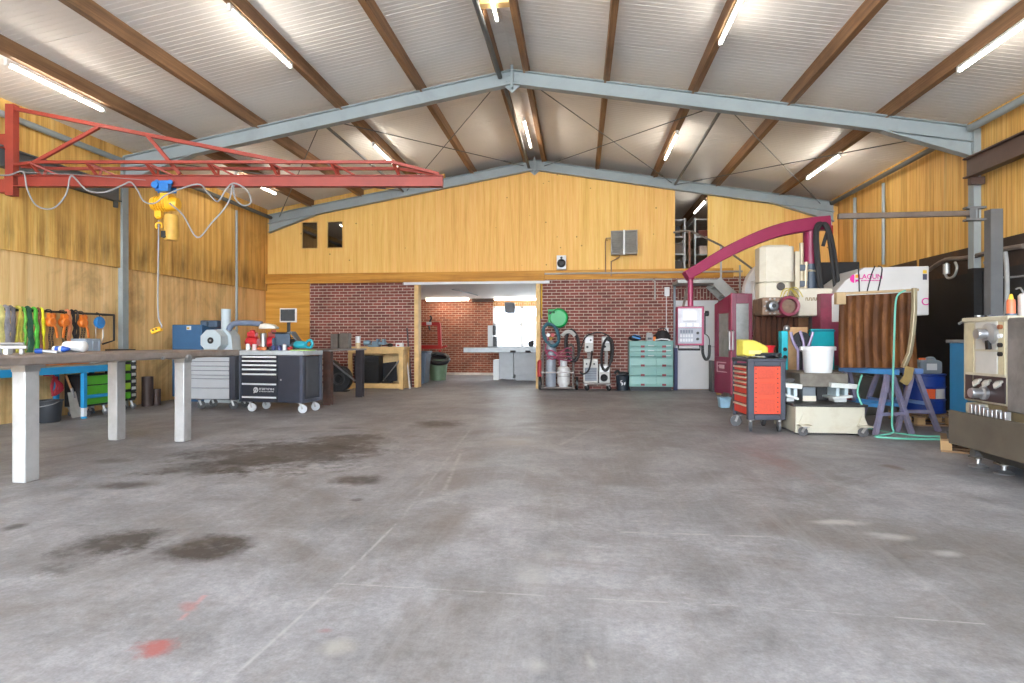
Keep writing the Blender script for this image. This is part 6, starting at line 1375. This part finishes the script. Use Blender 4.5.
t = thing('iron_block', 'heavy grey cast iron block raised on a pedestal above the cream trolley', 'iron block', ((ib0.x+ib1.x)/2, 8.55, ztp))
zz0, zz1 = ib0.z-ztp, ib1.z-ztp; hw_ = (ib1.x-ib0.x)/2
MB().box(-hw_, hw_, -.25, .25, zz0, zz1).build('block', IRON, t, bev=.012)
m = MB(); cxp = wY(809, 395, 8.4).x-t.location.x
m.box(cxp-.085, cxp+.085, -.16, .1, .0, zz0); m.build('pedestal', mat('pedestal_slate', (108, 116, 122), .45, .1, .15), t, bev=.008)
MB().box(cxp-.085, cxp+.085, -.172, -.161, 0, .07).build('pedestal_band', CREAM, t); MB().box(.0, .16, .0, .2, 0, zz0-.001).build('rear_support', BLACK, t, bev=.006)
m = MB()
for k in range(4): m.cyl((-hw_-.14+k*.045, .0, zz0-.12), (-hw_-.14+k*.045, .0, zz0+.05), .022, n=10)
m.box(-hw_-.16, -hw_+.0, -.06, .1, zz0+.05, zz0+.1); m.box(-hw_-.15, -hw_-.0, -.03, .05, zz0-.16, zz0-.12); m.build('side_fixture', mat('fixture_dark', (70, 68, 68), .5, .4), t)
# cream angled covers either side
CW = mat('cover_pale', (200, 203, 202), .42, 0, .05, 4, 0, (160, 140, 110), .35)
def cover(pxa, pxb, ya, yb, lab, s):
    a, b = wY(pxa, yb, 8.2), wY(pxb, ya, 8.2); t = thing('machine_cover', lab, 'cover', ((a.x+b.x)/2, 8.42, ztp), 0, 'pale covers on the cream trolley'); h = (b.x-a.x)/2; H_ = b.z-ztp
    MB().strip([(-h, 0, H_-.0), (h, 0, H_-.02)], .4, .06, (0, 1, 0)).build('top_flange', CW, t, bev=.004)
    MB().box(-.02+s*h*.4, .02+s*h*.4, -.15, .18, .07, H_-.03).box(-.02-s*h*.3, .02-s*h*.3, -.13, .18, .06, H_-.03).build('web', mat('web_pale_blue', (176, 192, 198), .45), t)
    MB().strip([(-h*.9, -.02, .055+.02*(1+s)), (h*.6, -.02, .04+.02*(1-s))], .36, .03, (0, 1, 0)).box(-h*.5, h*.4, -.1, .1, 0, .06).build('bottom_flange', CW, t, bev=.004); return t
cover(785, 803, 385.5, 401, 'pale angled cover on the left of the pedestal on the cream trolley', 1); cover(832, 859, 385.5, 401, 'pale angled cover on the right of the pedestal on the cream trolley', -1)
# white bucket
bk = wY(818.5, 372.5, 8.5); t = thing('white_bucket', 'large white plastic bucket standing on the cast iron block', 'bucket', (bk.x, 8.52, ztp+zz1))
r_ = (wY(834.5, 360, 8.5).x-wY(803.5, 360, 8.5).x)/2; h = wY(818, 346.5, 8.5).z-ztp-zz1
MB().lathe([(0, 0), (r_*.84, 0), (r_*.87, .02), (r_*.96, h*.86), (r_*1.05, h*.87), (r_*1.07, h), (r_*.98, h), (r_*.95, h*.9), (r_*.82, .03), (0, .03)], n=32).build('body', PWHITE, t)
MB().tube([(-r_*1.06, 0, h*.9), (-r_*.9, .1, h*.8), (0, r_*1.12, h*.7), (r_*.9, .1, h*.8), (r_*1.06, 0, h*.9)], .006, 6, 4).build('handle', RAW, t)
for s in (-1, 1): MB().cb((s*r_*1.07, 0, h*.92), (.03, .06, .05)).build('handle_lug', PWHITE, t, bev=.004)

# ================================================================== SAWHORSES AND BROWN PANEL
HBL = mat('trestle_blue', (70, 140, 200), .5, 0, .12, 6, 0, (130, 100, 140), .5); HPU = mat('trestle_purple', (124, 118, 138), .55, 0, .2, 8, 0, (96, 110, 160), .6)
def sawhorse(loc, rz, label, cols):
    t = thing('sawhorse', label, 'sawhorse', loc, rz, 'painted steel sawhorses under the brown panel'); L = .42; h = .83
    MB().box(-L-.06, L+.06, -.05, .05, h-.07, h).build('top_beam', cols[0], t, bev=.004)
    for sx in (-1, 1):
        for sy in (-1, 1):
            MB().bar((sx*L*.9, sy*.03, h-.07), (sx*(L+.02), sy*.27, 0.0), .055, .055, (1, 0, 0)).build('leg', cols[1], t, bev=.003)
        MB().bar((sx*(L+.0), -.2, .26), (sx*(L+.0), .2, .26), .05, .04, (1, 0, 0)).build('end_bar', cols[1], t)
    for sy in (-1, 1): MB().bar((-L, sy*.165, .36), (L, sy*.165, .36), .03, .045).build('side_bar', cols[0], t)
    return t
a = wY(888, 372, 8.2); 
sawhorse((a.x-.08, 8.58, 0), math.radians(107), 'blue topped sawhorse beside the cream trolley', (HBL, HPU))
b = wY(914, 373, 8.3)
sawhorse((b.x+.09, 8.9, 0), math.radians(95), 'purple sawhorse in front of the blue drum', (mat('trestle_faded', (100, 130, 184), .5, 0, .15), HPU))
# brown bellows panel : box profile ribs with a curved right edge
ZP = .835
P0, P1 = wY(839.5, 365, 8.45), wY(917, 365, 8.45)
zt0, zt1 = wY(840, 294, 8.45).z, wY(917, 290, 8.45).z
pn = thing('way_cover_panel', 'brown ribbed steel cover standing on the sawhorses', 'steel cover', ((P0.x+P1.x)/2, 8.5, ZP))
PB = NT('rusty_ribbed_steel'); v_ = PB.coord((3, 3, .7)); f_ = PB.noise(v_, 2.5, 6, .65, .5); col_ = PB.ramp(f_, [(.25, lin((50, 31, 21))), (.5, lin((92, 57, 32))), (.78, lin((142, 94, 50)))])
PB.base(col_); PB.b.inputs['Roughness'].default_value = .58; PB.b.inputs['Specular IOR Level'].default_value = .25; PB.b.inputs['Metallic'].default_value = .25
m = MB(); N = 9; cols_ = []; steps = 4; ZS = 8
xs_ = []
for k in range(N*steps+1):
    f = k/(N*steps); x = P0.x+(P1.x-P0.x)*f; ph = (k/steps) % 1
    xs_.append((x-pn.location.x, -.05-.035*math.sin(ph*PI)-.012*(1 if ph < .3 else 0), f))
rows = []
for j in range(ZS+1):
    g_ = j/ZS; row = []
    for x, y, f in xs_:
        zt = (zt0+(zt1-zt0)*f-.03)-ZP; row.append(Vector((x+.012*math.sin(g_*3+f*9)*g_, y+.03*math.sin(g_*PI), g_*zt+.002)))
    rows.append(row)
nb = len(xs_); vs = [p for r in rows for p in r]; vb = [p+Vector((0, .03, 0)) for p in vs]; o = len(vs); fs = []
for j in range(ZS):
    for k in range(nb-1): a_ = j*nb+k; fs += [(a_, a_+1, a_+nb+1, a_+nb), (o+a_, o+a_+nb, o+a_+nb+1, o+a_+1)]
for k in range(nb-1): fs += [(k, o+k, o+k+1, k+1), (ZS*nb+k, ZS*nb+k+1, o+ZS*nb+k+1, o+ZS*nb+k)]
for j in range(ZS): fs += [(j*nb, (j+1)*nb, o+(j+1)*nb, o+j*nb), (j*nb+nb-1, o+j*nb+nb-1, o+(j+1)*nb+nb-1, (j+1)*nb+nb-1)]
m.add(vs+vb, fs); m.build('ribbed_sheet', PB.m, pn, smooth=50)
TAN = mat('edge_tan', (176, 150, 112), .5, .1, .15)
MB().strip([(xs_[0][0]-.05, -.05, zt0-ZP), (xs_[-1][0]+.0, -.05, zt1-ZP)], .1, .03, (0, 1, 0)).build('top_edge', TAN, pn, bev=.005)
MB().box(xs_[0][0]-.06, xs_[0][0]+.06, -.11, -.02, zt0-ZP-.14, zt0-ZP+.02).build('corner_piece', TAN, pn, bev=.006)
m = MB(); ex = xs_[-1][0]
for (dx, y) in ((.015, -.12), ): m.strip([(ex-.07, y, zt1-ZP+.02), (ex-.07, y, (zt1-ZP)*.75), (ex-.09, y, (zt1-ZP)*.45), (ex-.13, y, .2), (ex-.2, y+.01, .01)], .05, .05, (1, .3, 0))
m.build('curved_edge', mat('edge_bright', (176, 164, 136), .3, .4, .1), pn, bev=.005)
m = MB(); m.strip([(ex-.13, -.13, .02), (ex-.16, -.135, -.12), (ex-.21, -.13, -.2)], .12, .02, (1, .2, 0)); m.build('hanging_flap', mat('flap_tan', (176, 150, 96), .5, .1), pn, bev=.003)
# green hose
m = MB(); HG2 = mat('hose_mint', (110, 190, 170), .45, 0, .08)
hp_ = [(911, 290), (904, 291), (898, 295), (895.5, 305), (894.5, 330), (893.5, 365), (892.5, 400), (892, 425)]
pts = [wY(px, py, 8.28 if py < 340 else 8.0) for px, py in hp_]
e = pts[-1]; pts[0].y = 8.42
cxh, cyh = wZ(885, 432).x+.1, 8.05
pts += [Vector((e.x, 7.98, .05))]+[Vector((cxh+.45*math.cos(a_), 7.86+.14*math.sin(a_), .014)) for a_ in [2.6+.5*k for k in range(11)]]
pts += [wZ(868, 428, .02)+Vector((0, 0, 0)), wY(863, 408, 8.02), wY(857.5, 392, 8.02), wY(862, 375, 8.2)]
m.tube(pts, .012, 7, 4); tag(m.build('green_hose', HG2), 'thin mint green hose draped over the brown cover to the floor', 'hose')
# drum and jerrycan
dr = wY(924, 405, 9.5); t = thing('blue_drum', 'blue steel drum behind the sawhorses', 'drum', (dr.x, 9.5, .142)); rr_ = .26
MB().lathe([(0, 0), (rr_, 0), (rr_+.01, .01), (rr_+.01, .03), (rr_, .04), (rr_, .18), (rr_+.012, .195), (rr_, .21), (rr_, .37), (rr_+.012, .385), (rr_, .4), (rr_, .54), (rr_+.012, .55), (rr_+.012, .57), (rr_-.02, .57), (rr_-.02, .55), (0, .55)], n=30).build('body', mat('drum_blue', (26, 62, 150), .4, 0, .1), t)
m = MB(); 
def curved_label(z0, z1, a0, a1, mt, nm):
    m = MB(); n = 8; o = [(math.cos(a0+(a1-a0)*k/n), math.sin(a0+(a1-a0)*k/n)) for k in range(n+1)]; R1, R2 = rr_+.002, rr_+.016
    m.prism([(x*R2, y*R2) for x, y in o]+[(x*R1, y*R1) for x, y in o[::-1]], z0, z1, 'Z'); m.build(nm, mt, t)
curved_label(.22, .36, -1.5, -.95, PWHITE, 'paper_label'); curved_label(.22, .36, -2.0, -1.55, mat('label_orange', (226, 96, 50), .5), 'hazard_label')
t = thing('jerrycan', 'grey plastic jerrycan with orange cap on top of the blue drum', 'jerrycan', (dr.x+.03, 9.5, .713)); a, b = wY(915, 376, 9.4), wY(937.5, 359, 9.4); h = (b.x-a.x)/2; H_ = b.z-.71
JG = mat('jerrycan_grey', (128, 138, 146), .45, 0, .06); MB().prism([(-h, .02), (-h+.02, 0), (h-.02, 0), (h, .02), (h, H_*.78), (h-.05, H_*.92), (-h+.04, H_*.92), (-h, H_*.8)], -.13, .13).build('body', JG, t, bev=.02); MB().cyl((-h*.35, 0, H_*.9), (-h*.35, 0, H_*1.04), .045, n=16).build('cap', mat('cap_orange', (232, 110, 50), .4), t); MB().tube([(h*.0, 0, H_*.9), (h*.1, 0, H_*1.02), (h*.6, 0, H_*1.02), (h*.75, 0, H_*.88)], .022, 8, 3).build('handle', JG, t); MB().box(-h*.4, h*.5, -.134, -.128, H_*.25, H_*.68).build('paper_label', PWHITE, t)
# pallets under / behind
def pallet(loc, rz, sx, sy, label):
    t = thing('wooden_pallet', label, 'pallet', loc, rz, 'wooden pallets by the right wall')
    for k in range(5):
        x = -sx/2+(sx-.1)*k/4; MB().box(x, x+.1, -sy/2, sy/2, .12, .14).build('deck_board', mat('pallet_wood', (150, 120, 88), .7, 0, .2, 5, .1, (96, 74, 54), .5), t)
    for y in (-sy/2, -.05, sy/2-.1):
        for x in (-sx/2, -.05, sx/2-.1): MB().box(x, x+.1, y, y+.1, .022, .12).build('block', mat('pallet_block', (196, 162, 116), .7), t)
        MB().box(-sx/2, sx/2, y, y+.1, 0, .022).build('bottom_board', mat('pallet_wood', (150, 120, 88)), t)
    return t
pallet((dr.x+.1, 9.38, 0), 0, .92, .8, 'wooden pallet under the blue drum')
a = wZ(938, 444); pallet((4.26, 7.02, 0), -.5, .6, .5, 'wooden pallet beside the grey lathe')
m = MB(); p = Vector((4.28, 7.02, .142)); m.M = Matrix.Translation(p) @ Matrix.Rotation(-.5, 4, 'Z')
m.box(-.26, .28, -.22, .22, 0, .03); tag(m.build('steel_sheets', mat('sheet_dark', (88, 84, 82), .5, .3)), 'stack of dark steel sheets on the pallet beside the lathe', 'steel sheets')
t = thing('pink_grinder', 'pink and red object lying on the sheets at the pallet edge', 'tool', (4.3, 7.12, .173), .5); MB().lathe([(0, -.03), (.055, -.03), (.07, 0), (.055, .03), (0, .03)], (0, 0, .07), 'X', 20).build('disc', mat('pink', (214, 120, 136), .5), t); MB().box(.03, .5, -.04, .04, .0, .05).build('bar', mat('maroon_bar', (150, 76, 84), .5), t, bev=.006); MB().box(.05, .14, -.05, .05, .05, .07).build('white_tip', PWHITE, t)
m = MB(); p = wY(868, 380, 9.3); m.lathe([(0, 0), (.13, 0), (.15, .38), (.13, .42), (0, .42)], (3.99, 9.42, 0), n=20); tag(m.build('red_canister', mat('canister_dark_red', (120, 22, 26), .4)), 'dark red canister behind the sawhorses', 'canister')

# ================================================================== LATHE
lt = thing('lathe', 'old grey and cream engine lathe at the right edge on chrome feet', 'lathe', (4.2, 5.2, 0))
LX, LY1, LY0 = 3.70, 6.28, 3.9
zt = 1.405
OLV = mat('olive_grey_paint', (92, 86, 76), .5, .05, .15, 4, 0, (62, 54, 46), .5)
LCR = mat('lathe_cream', (190, 184, 164), .45, 0, .08, 5, 0, (110, 92, 62), .6)
DS = mat('lathe_dark_side', (118, 114, 112), .5, .1, .3, 4, .1, (64, 58, 54), .7)
yk = 5.66
m = MB(); m.box(LX, LX+.75, yk, LY1, .62, zt); hs = m.build('headstock', LCR, lt, True, .035)
MB().box(LX-.004, LX+.76, yk-.5, yk, .58, zt-.01).build('gear_guard', DS, lt, True, .012)
MB().box(LX-.012, LX+.76, yk-.02, LY1-.01, zt-.03, zt+.012).build('top_cover', LCR, lt, True, .01)
def fx(y0, y1, z0, z1, d, mt, nm, bev=0): return MB().box(LX-d, LX+.003, y0, y1, z0, z1).build(nm, mt, hs, True, bev)
PL = mat('steel_panel_pale', (198, 198, 194), .4, .2, .06); DB_ = mat('dark_maroon_panel', (56, 42, 44), .45)
fx(5.78, 6.07, 1.12, 1.37, .008, PL, 'upper_plate', .002); fx(5.78, 6.07, .9, 1.10, .008, PL, 'middle_plate', .002); fx(6.1, 6.22, .9, 1.36, .006, mat('beige_strip', (190, 180, 150), .45), 'side_strip'); fx(5.69, 5.76, .9, 1.36, .006, mat('beige_strip', (190, 180, 150)), 'button_strip')
fx(5.68, 6.1, .645, .875, .008, DB_, 'lower_panel'); fx(6.12, 6.22, .645, .875, .008, mat('chart_dark', (66, 52, 52), .5), 'chart_panel')
for k in range(4): 
    y = 5.725; z = 1.08+k*.08; MB().cyl((LX-.03, y, z), (LX, y, z), .02, n=12).build('push_button', [BLACK, BLACK, PWHITE, mat('button_copper', (150, 90, 60), .4)][k], hs, True)
yk2 = 5.85; m = MB(); m.lathe([(0, -.13), (.045, -.13), (.05, -.115), (.045, -.055), (.075, -.05), (.095, -.035), (.095, -.0), (0, 0)], (LX-.008, yk2, 1.26), 'X', 24); m.build('speed_dial', CHROME, hs, True)
MB().bar((LX-.05, yk2-.02, 1.2), (LX-.05, yk2-.03, 1.12), .03, .04).build('dial_lever', BLACK, hs, True)
m = MB(); m.lathe([(0, -.13), (.042, -.13), (.046, -.11), (.042, -.04), (.06, -.03), (.06, 0), (0, 0)], (LX-.008, 5.93, .72), 'X', 22); m.build('lower_knob', CHROME, hs, True)
for y in (6.02, 5.89, 5.74): MB().strip([(LX-.005, y, .84), (LX-.05, y-.03, .82), (LX-.06, y-.05, .79)], .07, .02, (0, 1, 0)).build('lever_tab', mat('lever_silver', (190, 190, 186), .35, .4), hs, True, .004)
MB().tube([(LX+.1, LY1, zt-.03), (LX+.05, LY1+.06, zt-.02), (LX+.03, LY1+.1, zt-.04)], .012, 7, 3).build('hook', CHROME, lt, True)
m = MB(); m.box(LX-.0, LX+.7, LY0+.2, 5.15, .62, .78); m.build('bed', RAW, lt, True, .01)
m = MB(); m.box(LX+.06, LX+.68, LY0+.1, LY1-.1, .44, .62); m.build('gear_casting', mat('casting_ochre', (150, 134, 104), .5, .1, .25, 6, .2, (70, 58, 44), .7), lt, True, .01)
MB().box(LX+.0, LX+.3, 6.0, 6.24, .5, .61).build('foot_bracket', LCR, lt, True, .02)
# tray
TXa, TY1_ = 3.54, 6.22
MB().prism([(TXa, .21), (TXa, .535), (TXa+.02, .535), (TXa+.03, .44), (4.7, .44), (4.72, .535), (4.74, .535), (4.74, .21)], 3.7, TY1_).build('chip_tray', OLV, lt, True, .01)
m = MB()
rnd = random.Random(4)
for k in range(9): y = 5.55+k*.055; m.box(TXa+.07, TXa+.12, y, y+.035, .445, .60+rnd.uniform(-.02, .02))
m.build('chrome_fins', CHROME, lt, True, .004)
MB().prism([(3.76, .1), (4.6, .1), (4.6, .21), (3.64, .21)], 3.9, 6.1).build('plinth', mat('plinth_olive', (70, 66, 60), .5, .05, .15), lt, True, .008)
for c in (wZ(978, 467), wZ(1004, 474), None):
    if c is None: c = Vector((3.84, 4.5, 0))
    ft = MB().lathe([(0, 0), (.075, 0), (.08, .012), (.05, .03), (.02, .035), (.014, .16), (0, .16)], (c.x, c.y, 0), n=22).build('levelling_foot', CHROME, lt, True)
    MB().cyl((c.x, c.y, .07), (c.x, c.y, .095), .03, n=6).build('nut', RAW, ft, True)
    MB().box(c.x-.06, c.x+.0, c.y-.05, c.y+.05, .085, .099).build('foot_plate', OLV, lt, True)
MB().cyl((3.66, 6.06, .15), (3.8, 6.06, .15), .04, n=14).build('end_fitting', mat('fitting_grey', (120, 120, 122), .4, .4), lt, True)
# things on the lathe
zl_ = zt+.013
def onl(px, y): p = wY(px, 315, y); return Vector((p.x, y, zl_))
t = thing('oil_bottle', 'orange bottle with yellow spout on top of the lathe', 'bottle', onl(1011, 6.0)); MB().lathe([(0, .03), (.035, .03), (.035, .14), (.03, .16), (0, .16)], n=18).build('body', mat('bottle_orange', (222, 120, 84), .4), t); MB().lathe([(0, .155), (.022, .155), (.014, .2), (.008, .21), (0, .21)], n=12).build('spout', mat('spout_yellow', (226, 180, 50), .4), t); MB().lathe([(0, 0), (.045, 0), (.045, .03), (0, .03)], n=18).build('base', mat('base_slate', (90, 104, 120), .4, .3), t)
t = thing('oil_can', 'silver oil can with hose right of the orange bottle on the lathe', 'oil can', onl(1024, 5.95)); MB().lathe([(0, 0), (.045, 0), (.045, .19), (.03, .21), (0, .215)], n=18).build('body', mat('can_silver', (206, 208, 210), .3, .4), t); MB().tube([(0, 0, .2), (-.03, 0, .26), (-.07, 0, .25)], .008, 6, 3).build('spout', RAW, t)
for k, (px, y, rz, lab) in enumerate(((990, 6.1, .4, 'dark wrench lying on the left of the lathe top'), (1000, 6.02, -.2, 'dark steel rod tool lying behind the orange bottle on the lathe'), (979, 6.15, 1.0, 'small silver tool near the left corner of the lathe top'))):
    t = thing('wrench', lab, 'tool', onl(px, y), rz); mt = RAW if k == 2 else mat('tool_gunmetal', (76, 78, 84), .4, .5); MB().box(-.1, .1, -.014, .014, 0, .02).build('shaft', mt, t, bev=.004); MB().lathe([(.018, 0), (.038, 0), (.038, .025), (.018, .025)], (.11, 0, 0), n=14).build('head', mt, t)
# blue cabinet behind the lathe
bc = thing('blue_cabinet', 'blue steel cabinet behind the lathe', 'cabinet', (4.9, 7.77, 0))
a = wY(951, 341, 8.02)
MB().box(a.x, a.x+.6, 7.5, 8.05, .05, 1.17).box(a.x+.05, a.x+.55, 7.55, 8.0, 0, .05).build('body', mat('cabinet_blue', (52, 128, 178), .45, 0, .08), bc, True, .008); MB().box(a.x-.03, a.x+.62, 7.45, 8.08, 1.17, 1.21).build('top', mat('cab_top_grey', (130, 134, 138), .45), bc, True, .006)
m = MB(); m.tube([(a.x+.07, 7.46, 1.15), (a.x+.06, 7.46, .9), (a.x+.06, 7.46, .3)], .014, 7); m.build('cable', PWHITE, bc, True)
MB().tube([(a.x-.03, 7.48, 1.19), (a.x-.1, 7.46, 1.19), (a.x-.1, 7.46, 1.15)], .025, 8).build('side_handle', mat('cab_top_grey', (130, 134, 138)), bc, True); MB().bar((a.x-.06, 7.46, .68), (a.x+.25, 7.48, .67), .02, .02).build('rail', RAW, bc, True)

# ================================================================== STEEL JIB POST ON THE RIGHT
jp = wY(992.5, 300, 8.6)
jb = thing('slewing_jib', 'dark grey steel post with a long thin slewing arm', 'jib', (jp.x, 8.6, 0))
JG_ = mat('jib_grey', (104, 106, 108), .45, .2, .08)
z_top = wY(992, 210, 8.6).z
m = MB(); m.box(-.06, .06, -.07, .07, .02, z_top); m.box(-.075, .075, -.085, -.07, .02, z_top); m.box(-.16, .16, -.14, .14, 0, .02); m.build('post', JG_, jb)
za = wY(900, 215, 8.6).z; xl = wY(838, 216, 8.6).x-jp.x
m = MB(); m.box(xl, -.24, -.03, .03, za-.035, za+.035); m.build('arm', mat('arm_brown_grey', (104, 92, 84), .45, .2), jb, bev=.004)
m = MB(); m.box(-.34, -.1, -.05, .05, za+.06, za+.085); m.box(-.34, -.1, -.05, .05, za-.1, za-.075); m.cyl((-.2, 0, za-.1), (-.2, 0, za+.09), .03, n=12); m.box(-.3, -.23, -.04, .04, za-.1, za+.085); m.build('pivot_bracket', JG_, jb)
# pipes and hoses on the right wall
m = MB(); m.tube([wX(929, 270, 6.0), wX(945, 260, 6.0), wX(965, 258, 6.0), wX(1000, 250, 6.0), wX(1024, 246, 6.0)], .035, 8, 4); tag(m.build('wall_pipe', mat('pipe_brown_grey', (112, 100, 92), .5, .2, .2)), 'brown grey pipe running along the dark right wall', 'pipe')
m = MB(); m.tube([wX(947, 263, 6.0), wX(945, 272, 6.0), wX(948, 278, 6.0), wX(954, 276, 6.0), wX(957, 268, 6.0), wX(955, 262, 6.0)], .02, 8, 4); m.cyl(wX(946.5, 264, 6.0), wX(946.5, 274, 6.0), .05, n=12); tag(m.build('air_hook', mat('hook_silver', (176, 176, 170), .35, .4)), 'silver coupling with looped hose on the dark right wall', 'coupling')
m = MB(); m.tube([wX(1005, 252, 6.0), wX(1006.5, 265, 6.0), wX(1007, 290, 6.0), wX(1006, 318, 6.0)], .03, 8, 3); tag(m.build('grey_duct_hose', mat('hose_pale_grey', (160, 160, 158), .5)), 'pale grey hose dropping down beside the steel post', 'hose')
m = MB(); m.tube([wX(984, 262, 6.02), wX(990, 273, 6.02), wX(1000, 277, 6.02), wX(1014, 277, 6.02), wX(1030, 275, 6.02)], .014, 7, 4); tag(m.build('sagging_cable', CABG), 'thin grey cable sagging along the dark right wall', 'cable')
m = MB(); m.cyl((XR-.05, 14.0, 2.72), (XR-.05, 14.0, 4.35), .035, n=10); tag(m.build('downpipe', GREY_STEEL), 'vertical grey pipe on the right wall near the back corner', 'pipe', 'vertical grey pipes on the right wall')
m = MB(); m.cyl((XR-.05, 12.75, 2.72), (XR-.05, 12.75, 4.35), .03, n=10); tag(m.build('downpipe', GREY_STEEL), 'vertical grey pipe on the right wall nearer the middle frame', 'pipe', 'vertical grey pipes on the right wall')
p = wY(834.5, 228, 14.7); t = thing('red_alarm', 'small red and white plug box in the back right corner', 'plug box', (p.x-.02, 14.948, p.z-.1)); MB().box(-.07, .07, -.06, .05, 0, .2).build('body', mat('alarm_red', (170, 54, 40), .4), t, bev=.01); MB().box(-.05, .05, -.05, .05, .2, .3).build('top', PWHITE, t, bev=.006)
p = wZ(725.5, 408); t = thing('light_blue_box', 'pale blue plastic box on the floor behind the red tool cart', 'box', (p.x, p.y+.1, 0)); MB().prism([(-.08, 0), (.08, 0), (.1, .17), (-.1, .17)], -.1, .1).build('body', mat('pale_blue', (150, 190, 214), .5), t, bev=.01); MB().box(-.105, .105, -.105, .105, .17, .185).build('rim', mat('pale_blue', (150, 190, 214)), t)
m = MB(); p = wZ(718.5, 394); m.box(p.x-.07, p.x+.07, p.y-.2, p.y-.06, 0, .07); tag(m.build('wood_block', PINE), 'small wooden block at the foot of the magenta enclosure', 'wood block')
# ------------------------------------------------------------------ CAMERA, WORLD, LIGHT
cam = bpy.data.cameras.new('camera'); co = bpy.data.objects.new('camera', cam); COL.objects.link(co)
cam.sensor_width = 36; cam.lens = FPX/1024*36; cam.clip_start = .05; cam.clip_end = 300
cam.shift_y = (HOR-341.5)/1024
co.location = (0, 0, CAMH); co.rotation_euler = (PI/2, 0, YAW); SC.camera = co
w = bpy.data.worlds.new('sky'); SC.world = w; w.use_nodes = True
bg = w.node_tree.nodes['Background']; bg.inputs['Color'].default_value = (.86, .93, 1.0, 1); bg.inputs['Strength'].default_value = 10.0
SC.view_settings.view_transform = 'Standard'; SC.view_settings.look = 'None'; SC.view_settings.gamma = 1; SC.view_settings.use_curve_mapping = False
SC.view_settings.exposure = 0.78
SC.cycles.max_bounces = 10; SC.cycles.diffuse_bounces = 6; SC.cycles.use_denoising = True
